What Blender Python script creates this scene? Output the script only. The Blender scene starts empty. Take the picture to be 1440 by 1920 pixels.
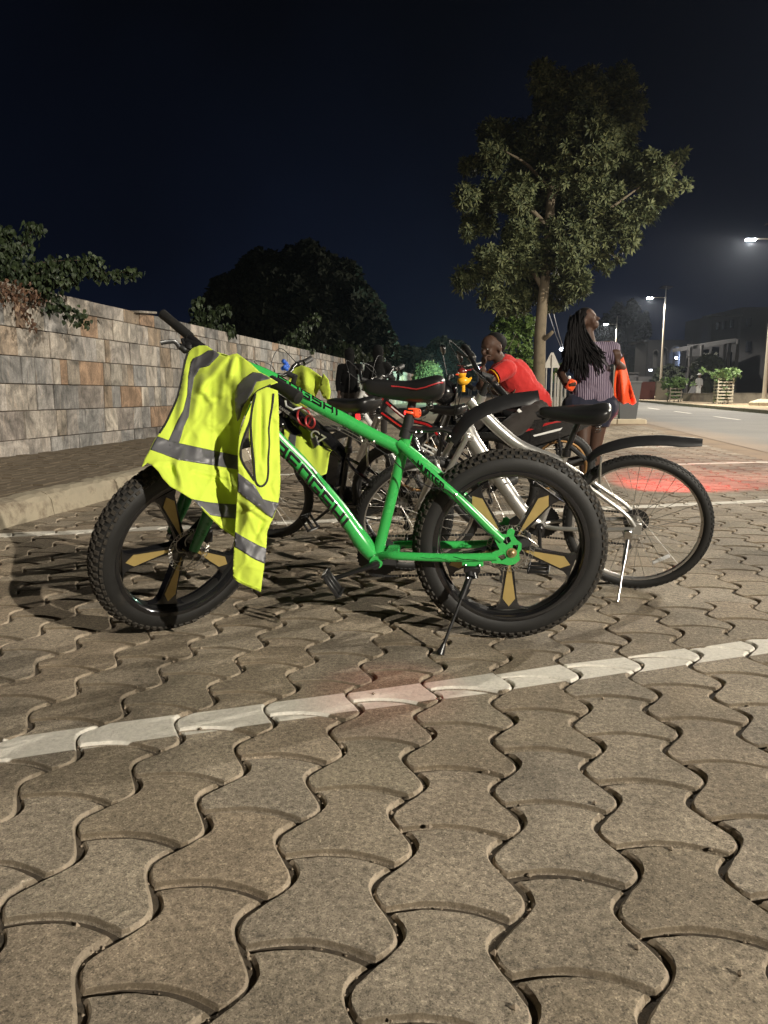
import bpy, math, random
import numpy as np
from mathutils import Vector, Matrix, geometry, noise
rnd = random.Random(7)
PI = math.pi
rad = math.radians
SC = bpy.context.scene
COL = SC.collection

# ------------------------------------------------------------------ camera
CAM_H = 0.94
PITCH = math.atan(230 / 1400.0)
cam_data = bpy.data.cameras.new("camera")
cam = bpy.data.objects.new("camera", cam_data)
COL.objects.link(cam)
cam.location = (0, 0, CAM_H)
cam.rotation_euler = (PI / 2 - PITCH, 0, 0)
cam_data.sensor_fit = 'VERTICAL'
cam_data.sensor_height = 36
cam_data.lens = 36 * 1400 / 1920.0
cam_data.clip_start = 0.05
cam_data.clip_end = 800
SC.camera = cam
SC.view_settings.view_transform = 'Standard'
SC.view_settings.look = 'None'
SC.view_settings.exposure = 0.0
SC.view_settings.gamma = 1.0
SC.view_settings.use_curve_mapping = False

# ------------------------------------------------------------------ night sky
world = bpy.data.worlds.new("World")
SC.world = world
world.use_nodes = True
wn = world.node_tree
wn.nodes.clear()
w_out = wn.nodes.new('ShaderNodeOutputWorld')
w_bg = wn.nodes.new('ShaderNodeBackground')
w_tc = wn.nodes.new('ShaderNodeTexCoord')
w_sep = wn.nodes.new('ShaderNodeSeparateXYZ')
w_ramp = wn.nodes.new('ShaderNodeValToRGB')
w_noise = wn.nodes.new('ShaderNodeTexNoise')
w_add = wn.nodes.new('ShaderNodeMath'); w_add.operation = 'MULTIPLY_ADD'
w_noise.inputs['Scale'].default_value = 3.0
w_noise.inputs['Detail'].default_value = 4.0
wn.links.new(w_tc.outputs['Generated'], w_sep.inputs[0])
wn.links.new(w_tc.outputs['Generated'], w_noise.inputs['Vector'])
wn.links.new(w_noise.outputs['Fac'], w_add.inputs[0])
w_add.inputs[1].default_value = 0.34
wn.links.new(w_sep.outputs['Z'], w_add.inputs[2])
wn.links.new(w_add.outputs[0], w_ramp.inputs['Fac'])
cr = w_ramp.color_ramp
cr.elements[0].position = 0.02; cr.elements[0].color = (0.0062, 0.0098, 0.0225, 1)
cr.elements[1].position = 0.95; cr.elements[1].color = (0.0006, 0.0008, 0.0012, 1)
e = cr.elements.new(0.2); e.color = (0.0042, 0.0070, 0.0175, 1)
e = cr.elements.new(0.4); e.color = (0.0021, 0.0033, 0.0080, 1)
e = cr.elements.new(0.62); e.color = (0.0011, 0.0016, 0.0031, 1)
wn.links.new(w_ramp.outputs[0], w_bg.inputs['Color'])
w_bg.inputs['Strength'].default_value = 1.0
wn.links.new(w_bg.outputs[0], w_out.inputs[0])

# strength of the street lamps (W), by lamp along the far pavement
LAMP_POWER = [19500, 9500, 8500, 7000, 6000]
LAMP_COLOR = (1.0, 0.92, 0.78)

# ------------------------------------------------------------------ pixel <-> place helpers (measuring tools for the camera above)
CAM_C = Vector((0, 0, CAM_H))
FW = Vector((0, math.cos(PITCH), -math.sin(PITCH)))
UP = Vector((0, math.sin(PITCH), math.cos(PITCH)))
RT = Vector((1, 0, 0))


def ray(px, py):
    return FW + RT * ((px - 720) / 1400.0) + UP * ((960 - py) / 1400.0)


def at(px, py, t):
    """point seen at photo pixel (px,py), t metres deep"""
    return CAM_C + ray(px, py) * t


def ground(px, py, z=0.0):
    r = ray(px, py)
    return CAM_C + r * ((z - CAM_H) / r.z)


def topx(p):
    d = Vector(p) - CAM_C
    z = d.dot(FW)
    return 720 + 1400 * d.dot(RT) / z, 960 - 1400 * d.dot(UP) / z


ROAD_A = rad(9.0)
RD = Vector((math.sin(ROAD_A), math.cos(ROAD_A), 0))      # along the road
RN = Vector((math.cos(ROAD_A), -math.sin(ROAD_A), 0))     # across, to the right


def SN(s, n, z=0.0):
    return RD * s + RN * n + Vector((0, 0, z))


# ------------------------------------------------------------------ mesh builder
class MB:
    def __init__(self):
        self.v = []; self.f = []; self.m = []

    def add(self, vs, fs, m=0):
        b = len(self.v)
        self.v.extend([tuple(p) for p in vs])
        for f in fs:
            self.f.append(tuple(b + i for i in f)); self.m.append(m)
        return b

    def tube(self, path, r, n=10, m=0, cap=True, closed=False, flat=None, up=None):
        """sweep a circle (or ellipse with flat=(a,b)) along a path; r number or list"""
        P = [Vector(p) for p in path]
        N = len(P)
        R = r if isinstance(r, (list, tuple)) else [r] * N
        T = []
        for i in range(N):
            if closed:
                t = P[(i + 1) % N] - P[i - 1]
            else:
                t = P[min(i + 1, N - 1)] - P[max(i - 1, 0)]
            if t.length < 1e-9: t = Vector((0, 0, 1))
            T.append(t.normalized())
        a = Vector(up) if up is not None else (Vector((0, 0, 1)) if abs(T[0].z) < .9 else Vector((1, 0, 0)))
        x = (a - T[0] * a.dot(T[0])).normalized()
        vs = []
        for i in range(N):
            x = (x - T[i] * x.dot(T[i]))
            if x.length < 1e-6: x = T[i].orthogonal()
            x.normalize()
            y = T[i].cross(x)
            fa, fb = (1, 1) if flat is None else flat
            for k in range(n):
                th = 2 * PI * k / n
                vs.append(P[i] + x * (math.cos(th) * R[i] * fa) + y * (math.sin(th) * R[i] * fb))
        fs = []
        for i in range(N if closed else N - 1):
            j = (i + 1) % N
            for k in range(n):
                k2 = (k + 1) % n
                fs.append((i * n + k, i * n + k2, j * n + k2, j * n + k))
        if cap and not closed:
            fs.append(tuple(reversed(range(n))))
            fs.append(tuple((N - 1) * n + k for k in range(n)))
        return self.add(vs, fs, m)

    def box(self, c, s, rot=None, m=0, bev=0.0):
        c = Vector(c); hx, hy, hz = s[0] / 2, s[1] / 2, s[2] / 2
        M = rot if rot is not None else Matrix.Identity(3)
        if bev <= 0:
            vs = [c + M @ Vector((x * hx, y * hy, z * hz)) for x in (-1, 1) for y in (-1, 1) for z in (-1, 1)]
            fs = [(0, 1, 3, 2), (4, 6, 7, 5), (0, 4, 5, 1), (2, 3, 7, 6), (0, 2, 6, 4), (1, 5, 7, 3)]
            return self.add(vs, fs, m)
        # chamfered box: three rings per axis
        b = min(bev, hx * .9, hy * .9, hz * .9)
        vs = []; idx = {}
        for sx in (-1, 1):
            for sy in (-1, 1):
                for sz in (-1, 1):
                    for k, q in enumerate(((hx - b, hy - b, hz), (hx - b, hy, hz - b), (hx, hy - b, hz - b))):
                        idx[(sx, sy, sz, k)] = len(vs)
                        vs.append(c + M @ Vector((sx * q[0], sy * q[1], sz * q[2])))
        g = lambda *a: idx[a]
        fs = []
        for s_ in (-1, 1):
            a = [g(-1, -1, s_, 0), g(1, -1, s_, 0), g(1, 1, s_, 0), g(-1, 1, s_, 0)]
            fs.append(tuple(a if s_ > 0 else a[::-1]))
            a = [g(-1, s_, -1, 1), g(1, s_, -1, 1), g(1, s_, 1, 1), g(-1, s_, 1, 1)]
            fs.append(tuple(a if s_ < 0 else a[::-1]))
            a = [g(s_, -1, -1, 2), g(s_, 1, -1, 2), g(s_, 1, 1, 2), g(s_, -1, 1, 2)]
            fs.append(tuple(a if s_ > 0 else a[::-1]))
        for sx in (-1, 1):
            for sy in (-1, 1):
                fs.append((g(sx, sy, -1, 1), g(sx, sy, 1, 1), g(sx, sy, 1, 2), g(sx, sy, -1, 2)))
                fs.append((g(sx, -1, sy, 2), g(sx, 1, sy, 2), g(sx, 1, sy, 0), g(sx, -1, sy, 0)))
                fs.append((g(-1, sx, sy, 0), g(1, sx, sy, 0), g(1, sx, sy, 1), g(-1, sx, sy, 1)))
                for sz in (-1, 1):
                    fs.append((g(sx, sy, sz, 0), g(sx, sy, sz, 1), g(sx, sy, sz, 2)))
        return self.add(vs, fs, m)

    def lathe(self, c, axis, prof, n=24, m=0, ref=None):
        """prof: [(radius, height along axis)]"""
        c = Vector(c); k = Vector(axis).normalized()
        x = (Vector(ref) - k * Vector(ref).dot(k)).normalized() if ref is not None else k.orthogonal().normalized()
        y = k.cross(x)
        vs = []
        for (r, h) in prof:
            for i in range(n):
                th = 2 * PI * i / n
                vs.append(c + k * h + (x * math.cos(th) + y * math.sin(th)) * max(r, 1e-5))
        fs = []
        for j in range(len(prof) - 1):
            for i in range(n):
                i2 = (i + 1) % n
                fs.append((j * n + i, j * n + i2, (j + 1) * n + i2, (j + 1) * n + i))
        return self.add(vs, fs, m)

    def cyl(self, p, q, r, n=14, m=0):
        return self.tube([p, q], r, n, m)

    def ball(self, c, r, n=12, m=0, s=(1, 1, 1), rot=None):
        c = Vector(c); vs = []; fs = []
        M = rot if rot is not None else Matrix.Identity(3)
        h = n // 2
        for j in range(h + 1):
            a = PI * j / h
            for i in range(n):
                b = 2 * PI * i / n
                vs.append(c + M @ Vector((math.sin(a) * math.cos(b) * r * s[0], math.sin(a) * math.sin(b) * r * s[1], math.cos(a) * r * s[2])))
        for j in range(h):
            for i in range(n):
                fs.append((j * n + i, (j + 1) * n + i, (j + 1) * n + (i + 1) % n, j * n + (i + 1) % n))
        return self.add(vs, fs, m)

    def torus(self, c, axis, R, r, n=40, k=10, m=0, flat=(1, 1), ref=None):
        a = Vector(axis).normalized()
        x = a.orthogonal().normalized() if ref is None else (Vector(ref) - a * Vector(ref).dot(a)).normalized()
        y = a.cross(x)
        vs = []; fs = []
        for i in range(n):
            th = 2 * PI * i / n
            d = x * math.cos(th) + y * math.sin(th)
            for j in range(k):
                ph = 2 * PI * j / k
                vs.append(Vector(c) + d * (R + r * math.cos(ph) * flat[0]) + a * (r * math.sin(ph) * flat[1]))
        for i in range(n):
            for j in range(k):
                i2 = (i + 1) % n; j2 = (j + 1) % k
                fs.append((i * k + j, i2 * k + j, i2 * k + j2, i * k + j2))
        return self.add(vs, fs, m)

    def prism(self, poly, ax, ay, az, o, d0, d1, m=0):
        """extrude a 2D polygon [(x,y)] laid on axes ax, ay from d0 to d1 along az"""
        o = Vector(o); ax = Vector(ax); ay = Vector(ay); az = Vector(az)
        n = len(poly)
        vs = [o + ax * x + ay * y + az * d0 for x, y in poly] + [o + ax * x + ay * y + az * d1 for x, y in poly]
        fs = [(i, (i + 1) % n, n + (i + 1) % n, n + i) for i in range(n)]
        tri = geometry.tessellate_polygon([[Vector((x, y, 0)) for x, y in poly]])
        for t in tri:
            fs.append(tuple(t)); fs.append(tuple(n + i for i in reversed(t)))
        return self.add(vs, fs, m)


def smooth(me, on=True, angle=None):
    me.polygons.foreach_set('use_smooth', [on] * len(me.polygons))


def recalc(me):
    import bmesh
    bm = bmesh.new(); bm.from_mesh(me)
    bmesh.ops.recalc_face_normals(bm, faces=bm.faces)
    bm.to_mesh(me); bm.free()


class Root:
    """an Empty at a thing's base; parts are built in its own frame, or in world points with world=True"""
    def __init__(self, name, label, cat, mat=None, loc=(0, 0, 0), group=None, kind=None):
        self.o = bpy.data.objects.new(name, None)
        self.o.empty_display_size = 0.1
        COL.objects.link(self.o)
        self.M = mat if mat is not None else Matrix.Translation(Vector(loc))
        self.o.matrix_world = self.M
        self.inv = self.M.inverted()
        tag(self.o, label, cat, group, kind)


def tag(o, label=None, cat=None, group=None, kind=None):
    if label: o['label'] = label
    if cat: o['category'] = cat
    if group: o['group'] = group
    if kind: o['kind'] = kind
    return o


def build(name, mb, mats, root=None, parent=None, world=False, sm=True, fix=True, kind=None, label=None, auto=40):
    me = bpy.data.meshes.new(name)
    vs = mb.v
    if root is not None and world:
        inv = root.inv
        vs = [tuple(inv @ Vector(p)) for p in vs]
    me.from_pydata(vs, [], mb.f)
    if not isinstance(mats, (list, tuple)): mats = [mats]
    for m in mats: me.materials.append(m)
    if len(mats) > 1: me.polygons.foreach_set('material_index', mb.m)
    if fix: recalc(me)
    if sm:
        smooth(me)
        if auto: 
            try: me.set_sharp_from_angle(angle=rad(auto))
            except Exception: pass
    me.update()
    o = bpy.data.objects.new(name, me)
    COL.objects.link(o)
    if parent is not None: o.parent = parent
    elif root is not None: o.parent = root.o
    if kind: o['kind'] = kind
    if label: o['label'] = label
    return o


# ------------------------------------------------------------------ materials
def new_mat(name):
    m = bpy.data.materials.new(name); m.use_nodes = True
    nt = m.node_tree
    b = nt.nodes['Principled BSDF']
    return m, nt, b


def nd(nt, t, **kw):
    n = nt.nodes.new(t)
    for k, v in kw.items():
        if k in n.inputs.keys(): n.inputs[k].default_value = v
        else: setattr(n, k, v)
    return n


def simple(name, col, rough=.5, metal=0., spec=.5, vary=.15, scale=40, bump=0., bscale=200, emit=None, estr=0, coat=0., dirt=None, subs=0, rvar=.12):
    m, nt, b = new_mat(name)
    tc = nd(nt, 'ShaderNodeTexCoord')
    n1 = nd(nt, 'ShaderNodeTexNoise', Scale=scale, Detail=5.0)
    nt.links.new(tc.outputs['Object'], n1.inputs['Vector'])
    mix = nd(nt, 'ShaderNodeMix', data_type='RGBA')
    c = Vector(col[:3])
    a = [max(0, x * (1 - vary)) for x in c]; d = [min(1, x * (1 + vary)) for x in c]
    mix.inputs[6].default_value = (*a, 1); mix.inputs[7].default_value = (*d, 1)
    nt.links.new(n1.outputs['Fac'], mix.inputs[0])
    last = mix.outputs[2]
    if dirt:
        n2 = nd(nt, 'ShaderNodeTexNoise', Scale=dirt[1], Detail=8.0, Roughness=.7)
        nt.links.new(tc.outputs['Object'], n2.inputs['Vector'])
        rmp = nd(nt, 'ShaderNodeValToRGB')
        rmp.color_ramp.elements[0].position = dirt[2]; rmp.color_ramp.elements[1].position = dirt[2] + .18
        nt.links.new(n2.outputs['Fac'], rmp.inputs[0])
        mx = nd(nt, 'ShaderNodeMix', data_type='RGBA')
        mx.inputs[7].default_value = (*dirt[0], 1)
        nt.links.new(last, mx.inputs[6]); nt.links.new(rmp.outputs[0], mx.inputs[0])
        last = mx.outputs[2]
    nt.links.new(last, b.inputs['Base Color'])
    mr = nd(nt, 'ShaderNodeMapRange')
    mr.inputs['To Min'].default_value = max(.03, rough - rvar); mr.inputs['To Max'].default_value = min(1, rough + rvar)
    nt.links.new(n1.outputs['Fac'], mr.inputs['Value'])
    nt.links.new(mr.outputs[0], b.inputs['Roughness'])
    b.inputs['Metallic'].default_value = metal
    b.inputs['Specular IOR Level'].default_value = spec
    b.inputs['Coat Weight'].default_value = coat
    if bump > 0:
        n3 = nd(nt, 'ShaderNodeTexNoise', Scale=bscale, Detail=4.0)
        nt.links.new(tc.outputs['Object'], n3.inputs['Vector'])
        bp = nd(nt, 'ShaderNodeBump', Strength=bump, Distance=.002)
        nt.links.new(n3.outputs['Fac'], bp.inputs['Height'])
        nt.links.new(bp.outputs[0], b.inputs['Normal'])
    if emit:
        b.inputs['Emission Color'].default_value = (*emit, 1); b.inputs['Emission Strength'].default_value = estr
    return m


M = {}
M['rubber'] = simple('rubber', (.009, .0088, .0085), .62, bump=.25, bscale=300, dirt=((.032, .026, .019), 9, .6))
M['rubber_worn'] = simple('rubber_dusty', (.030, .025, .019), .85, bump=.4, bscale=250, dirt=((.016, .015, .014), 14, .5))
M['black'] = simple('black_paint', (.012, .012, .013), .32, coat=.2)
M['gloss_black'] = simple('gloss_black', (.01, .01, .011), .2, coat=.5)
M['matte_black'] = simple('matte_black', (.017, .017, .018), .6, bump=.15)
M['plastic_black'] = simple('black_plastic', (.014, .014, .015), .45, bump=.1, bscale=500)
M['gold'] = simple('gold_panel', (.42, .31, .115), .42, metal=.35, vary=.1)
M['green'] = simple('green_paint', (.04, .40, .085), .26, coat=.6, vary=.06, rvar=.08, dirt=((.03, .2, .05), 35, .69))
M['darkgreen'] = simple('dark_green_paint', (.01, .14, .03), .3, coat=.4)
M['white'] = simple('white_decal', (.72, .72, .7), .35, vary=.06)
M['silver'] = simple('silver_paint', (.50, .49, .47), .32, metal=.75, vary=.08)
M['chrome'] = simple('chrome', (.62, .62, .62), .2, metal=1., vary=.05)
M['steel'] = simple('brushed_steel', (.42, .40, .37), .35, metal=.95)
M['rim_silver'] = simple('rim_alloy', (.48, .46, .44), .3, metal=.85)
M['dark_steel'] = simple('dark_steel', (.09, .085, .08), .42, metal=.8)
M['red_paint'] = simple('red_paint', (.42, .015, .018), .28, coat=.5)
M['red_trim'] = simple('red_trim', (.42, .03, .035), .45)
M['orange'] = simple('orange_plastic', (.8, .10, .03), .4, emit=(1, .09, .03), estr=.35)
M['clear'] = simple('clear_reflector', (.55, .55, .55), .15, spec=.8)
M['vinyl'] = simple('saddle_vinyl', (.013, .013, .0135), .36, bump=.12, bscale=900, rvar=.06)
M['glow_red'] = simple('tail_light_lens', (.6, .02, .02), .3, emit=(1, .03, .03), estr=2.2)
M['brass'] = simple('brass', (.5, .38, .2), .4, metal=.8)
# ------------------------------------------------------------------ street lamps (real lamps; two of the row stand just outside the frame)
def mat_lamp_glass(strength):
    return simple('lamp_diffuser', (.8, .8, .8), .3, emit=(.86, .92, 1.0), estr=strength)


M['pole'] = simple('lamp_pole_paint', (.42, .37, .30), .5, metal=.2, vary=.1, scale=8)
M['concrete_light'] = simple('pale_concrete', (.42, .36, .26), .85, bump=.5, bscale=60, scale=6, dirt=((.2, .15, .1), 3, .6))
M['panel'] = simple('solar_panel', (.012, .014, .03), .2, coat=.4)
M['glass_on'] = mat_lamp_glass(350)


def street_lamp(pos, power, label, idx):
    R = Root('street_lamp', label, 'street lamp', loc=pos, group='solar street lamps along the far pavement')
    p = MB()
    p.tube([(0, 0, .3), (0, 0, 7.9)], [.105, .055], 16)
    p.tube([(0, 0, .3), (0, 0, .36)], .16, 16)
    p.tube([(0, 0, 7.85), (0, 0, 8.55)], .03, 8)
    build('pole', p, M['pole'], R)
    b = MB()
    b.box((0, 0, .06), (1.0, 1.0, .22), m=0, bev=.02)
    v = [(-.48, -.48, .17), (.48, -.48, .17), (.48, .48, .17), (-.48, .48, .17), (-.2, -.2, .32), (.2, -.2, .32), (.2, .2, .32), (-.2, .2, .32)]
    b.add(v, [(0, 1, 5, 4), (1, 2, 6, 5), (2, 3, 7, 6), (3, 0, 4, 7), (4, 5, 6, 7)])
    build('concrete_base', b, M['concrete_light'], R, sm=False)
    a = MB(); d = -RN
    a.tube([Vector((0, 0, 7.82)), d * .95 + Vector((0, 0, 7.86))], .028, 8)
    build('arm', a, M['pole'], R)
    h = MB()
    rot = Matrix((d, RD, Vector((0, 0, 1)))).transposed()
    h.box(d * 1.15 + Vector((0, 0, 7.88)), (.55, .22, .06), rot, bev=.015)
    hd = build('lamp_head', h, M['dark_steel'], R, sm=False)
    g = MB()
    g.box(d * 1.18 + Vector((0, 0, 7.815)), (.42, .18, .07), rot, bev=.02)
    build('diffuser', g, M['glass_on'], R, parent=hd, sm=False)
    s = MB()
    s.box((0, 0, 8.6), (.75, 1.7, .05), Matrix.Rotation(-ROAD_A, 3, 'Z') @ Matrix.Rotation(rad(6), 3, 'Y'), bev=.01)
    build('solar_panel', s, M['panel'], R, sm=False)
    ld = bpy.data.lights.new('lamp_light', 'SPOT'); ld.spot_size = rad(176); ld.spot_blend = .25; ld.energy = power; ld.color = LAMP_COLOR; ld.shadow_soft_size = .07
    lo = bpy.data.objects.new('lamp_light', ld); COL.objects.link(lo)
    lo.location = Vector(pos) + d * 1.18 + Vector((0, 0, 7.72))
    lo.rotation_euler = (d * .22 + Vector((0, 0, -1))).to_track_quat('-Z', 'Y').to_euler()
    return R


lamps = [((11.4, -10.0, 0), 'grey street lamp standing behind the photographer beyond the road'),
         ((14.9, 13.0, 0), 'grey street lamp nearest the bicycles on the far pavement'),
         ((18.62, 37.0, .15), 'tallest street lamp at the right edge with a blazing white lamp head'),
         ((21.9, 60.0, .15), 'street lamp with a flat solar panel on top beside the small guarded sapling'),
         ((25.5, 84.0, .15), 'smallest distant street lamp glowing behind the standing woman')]
for i, (p, l) in enumerate(lamps):
    street_lamp(p, LAMP_POWER[i], l, i)


# ------------------------------------------------------------------ paving
PA = rad(8.11)
PD = Vector((math.sin(PA), math.cos(PA), 0)); PN = Vector((math.cos(PA), -math.sin(PA), 0))
PL, PW, PS0, PN0, PAMP, PRISE = .2572, .2252, .18765, -.0584, .0325, .029


def paver_outline(ns, na):
    L, W = PL, PW
    f = lambda q: 1.04 * math.sin(2 * PI * q) + .10 * math.sin(4 * PI * q)
    hw = lambda q: W / 2 + PAMP * f(q) + .0005
    CG = .0028
    w0 = hw(0)
    pts = []
    for i in range(na):            # near edge, left to right
        x = -w0 + 2 * w0 * i / na
        pts.append((x, CG + PRISE * (1 - (x / w0) ** 2)))
    for i in range(ns):
        q = i / ns
        pts.append((hw(q), min(max(L * q, CG), L - CG)))
    for i in range(na):
        x = w0 - 2 * w0 * i / na
        pts.append((x, L - CG + PRISE * (1 - (x / w0) ** 2)))
    for i in range(ns):
        q = 1 - i / ns
        pts.append((-hw(q), min(max(L * q, CG), L - CG)))
    return pts


def inset(pts, d):
    n = len(pts); out = []
    for i in range(n):
        a = Vector(pts[i - 1]); b = Vector(pts[i]); c = Vector(pts[(i + 1) % n])
        e1 = (b - a).normalized(); e2 = (c - b).normalized()
        n1 = Vector((-e1.y, e1.x)); n2 = Vector((-e2.y, e2.x))
        m = (n1 + n2); m.normalize()
        k = d / max(.5, m.dot(n1))
        out.append((b.x + m.x * k, b.y + m.y * k))
    return out


def paver_geo(ns, na, seed=0):
    r = random.Random(seed)
    base = paver_outline(ns, na)
    o1 = inset(base, .0045 + r.random() * .001)
    o2 = inset(base, .0068 + r.random() * .001)
    o3 = inset(base, .0100 + r.random() * .0018)
    jag = lambda o, a: [(x + r.uniform(-a, a), y + r.uniform(-a, a)) for x, y in o]
    o2 = jag(o2, .0012); o3 = jag(o3, .0016)
    c = PL / 2
    rings = [(o1, -.035), (o1, -.0085), (o2, -.0030), (o3, 0.0)]
    n = len(base); vs = []; fs = []
    for o, z in rings:
        vs += [(x, y - c, z) for x, y in o]
    for j in range(3):
        for i in range(n):
            i2 = (i + 1) % n
            fs.append((j * n + i, j * n + i2, (j + 1) * n + i2, (j + 1) * n + i))
    tri = geometry.tessellate_polygon([[Vector((x, y, 0)) for x, y in rings[3][0]]])
    for t in tri:
        a, b, d = t
        p = [rings[3][0][k] for k in t]
        cr_ = (p[1][0] - p[0][0]) * (p[2][1] - p[0][1]) - (p[1][1] - p[0][1]) * (p[2][0] - p[0][0])
        fs.append(tuple(3 * n + k for k in (t if cr_ > 0 else reversed(t))))
    return vs, fs


# bay lines painted on the pavers: (point, slope, width, from x, to x)
BAY = [((0, 2.186), .3327, .135, -9, 9), ((0, 5.442), .2652, .14, -9, 9), ((0, 8.60), .235, .13, -9, 9), ((0, 11.447), .2064, .12, -9, 9)]


def paver_material():
    m, nt, b = new_mat('concrete_paver')
    L = nt.links
    geo = nd(nt, 'ShaderNodeNewGeometry'); oi = nd(nt, 'ShaderNodeObjectInfo')
    ad = nd(nt, 'ShaderNodeMath', operation='ADD'); L.new(geo.outputs['Random Per Island'], ad.inputs[0]); L.new(oi.outputs['Random'], ad.inputs[1])
    fr = nd(nt, 'ShaderNodeMath', operation='FRACT'); L.new(ad.outputs[0], fr.inputs[0])
    rp = nd(nt, 'ShaderNodeValToRGB'); L.new(fr.outputs[0], rp.inputs[0])
    els = rp.color_ramp.elements
    els[0].position = 0; els[0].color = (.228, .192, .140, 1)
    els[1].position = 1; els[1].color = (.288, .242, .182, 1)
    for p, c in ((.2, (.27, .225, .168)), (.45, (.216, .177, .127)), (.62, (.275, .220, .158)), (.8, (.250, .212, .163))):
        e_ = els.new(p); e_.color = (*c, 1)
    pos = geo.outputs['Position']
    n1 = nd(nt, 'ShaderNodeTexNoise', Scale=2.2, Detail=6.0, Roughness=.6); L.new(pos, n1.inputs['Vector'])
    n2 = nd(nt, 'ShaderNodeTexNoise', Scale=62., Detail=7.0, Roughness=.78); L.new(pos, n2.inputs['Vector'])
    n3 = nd(nt, 'ShaderNodeTexNoise', Scale=420., Detail=3.0, Roughness=.7); L.new(pos, n3.inputs['Vector'])
    vo = nd(nt, 'ShaderNodeTexVoronoi', Scale=130.); L.new(pos, vo.inputs['Vector'])

    def mul(col, fac, lo, hi, a=0., c=1.):
        mr = nd(nt, 'ShaderNodeMapRange'); L.new(fac, mr.inputs['Value'])
        mr.inputs['From Min'].default_value = a; mr.inputs['From Max'].default_value = c
        mr.inputs['To Min'].default_value = lo; mr.inputs['To Max'].default_value = hi
        mx = nd(nt, 'ShaderNodeMix', data_type='RGBA', blend_type='MULTIPLY'); mx.inputs[0].default_value = 1
        L.new(col, mx.inputs[6]); L.new(mr.outputs[0], mx.inputs[7])
        return mx.outputs[2]
    c = mul(rp.outputs[0], n1.outputs['Fac'], .72, 1.25, .3, .7)
    c = mul(c, n2.outputs['Fac'], .38, 1.62, .3, .7)
    c = mul(c, n3.outputs['Fac'], .7, 1.3, .3, .7)
    # dark stains and pits
    c = mul(c, vo.outputs['Distance'], .62, 1.0, .02, .22)
    vs_ = nd(nt, 'ShaderNodeTexVoronoi', Scale=330.); L.new(pos, vs_.inputs['Vector']); vs_.inputs['Randomness'].default_value = 1
    sp_ = nd(nt, 'ShaderNodeSeparateColor'); L.new(vs_.outputs['Color'], sp_.inputs[0])
    pit = nd(nt, 'ShaderNodeMapRange'); L.new(sp_.outputs[0], pit.inputs['Value']); pit.inputs['From Min'].default_value = .80; pit.inputs['From Max'].default_value = .84; pit.inputs['To Min'].default_value = 1; pit.inputs['To Max'].default_value = .62
    pmx = nd(nt, 'ShaderNodeMix', data_type='RGBA', blend_type='MULTIPLY'); pmx.inputs[0].default_value = 1; L.new(c, pmx.inputs[6]); L.new(pit.outputs[0], pmx.inputs[7]); c = pmx.outputs[2]
    lit_ = nd(nt, 'ShaderNodeMapRange'); L.new(sp_.outputs[1], lit_.inputs['Value']); lit_.inputs['From Min'].default_value = .88; lit_.inputs['From Max'].default_value = .92; lit_.inputs['To Min'].default_value = 1; lit_.inputs['To Max'].default_value = 1.45
    lmx = nd(nt, 'ShaderNodeMix', data_type='RGBA', blend_type='MULTIPLY'); lmx.inputs[0].default_value = 1; L.new(c, lmx.inputs[6]); L.new(lit_.outputs[0], lmx.inputs[7]); c = lmx.outputs[2]
    # rim colour: lamplight painted pale on side edges, dirt brown on cross edges
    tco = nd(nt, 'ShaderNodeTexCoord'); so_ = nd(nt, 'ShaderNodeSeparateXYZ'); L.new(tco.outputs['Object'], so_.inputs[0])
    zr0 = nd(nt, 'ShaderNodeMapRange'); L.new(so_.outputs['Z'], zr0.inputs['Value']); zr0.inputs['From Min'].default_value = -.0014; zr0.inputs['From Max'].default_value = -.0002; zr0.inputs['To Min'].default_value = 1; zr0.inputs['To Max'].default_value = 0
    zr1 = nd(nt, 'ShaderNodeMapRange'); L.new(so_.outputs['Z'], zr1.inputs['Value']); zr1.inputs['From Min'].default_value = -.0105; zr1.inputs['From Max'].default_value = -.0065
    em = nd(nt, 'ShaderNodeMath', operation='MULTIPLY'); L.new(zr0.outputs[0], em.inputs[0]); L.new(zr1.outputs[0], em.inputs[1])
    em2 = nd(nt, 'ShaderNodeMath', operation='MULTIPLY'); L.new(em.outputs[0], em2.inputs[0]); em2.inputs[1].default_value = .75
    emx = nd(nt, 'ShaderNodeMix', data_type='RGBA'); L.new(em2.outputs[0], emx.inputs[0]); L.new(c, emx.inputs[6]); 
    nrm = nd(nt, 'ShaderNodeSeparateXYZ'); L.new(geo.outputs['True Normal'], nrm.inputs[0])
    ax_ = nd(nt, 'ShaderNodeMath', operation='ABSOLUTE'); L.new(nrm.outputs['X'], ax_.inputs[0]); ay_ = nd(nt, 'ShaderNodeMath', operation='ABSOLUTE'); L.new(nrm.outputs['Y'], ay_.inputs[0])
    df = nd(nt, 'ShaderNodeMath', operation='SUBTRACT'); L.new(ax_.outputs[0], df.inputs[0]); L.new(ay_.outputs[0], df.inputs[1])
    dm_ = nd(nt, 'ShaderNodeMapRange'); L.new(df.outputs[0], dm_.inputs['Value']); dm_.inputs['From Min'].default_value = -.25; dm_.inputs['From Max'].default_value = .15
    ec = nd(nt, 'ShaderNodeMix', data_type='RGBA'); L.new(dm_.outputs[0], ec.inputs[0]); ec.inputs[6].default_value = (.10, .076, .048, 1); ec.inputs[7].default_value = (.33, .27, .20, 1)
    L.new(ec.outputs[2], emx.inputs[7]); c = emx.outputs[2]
    # broad stains
    n5 = nd(nt, 'ShaderNodeTexNoise', Scale=.9, Detail=9.0, Roughness=.68, Distortion=.8); L.new(pos, n5.inputs['Vector'])
    c = mul(c, n5.outputs['Fac'], .68, 1.2, .36, .58)
    # paint
    sep = nd(nt, 'ShaderNodeSeparateXYZ'); L.new(pos, sep.inputs[0])
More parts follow.
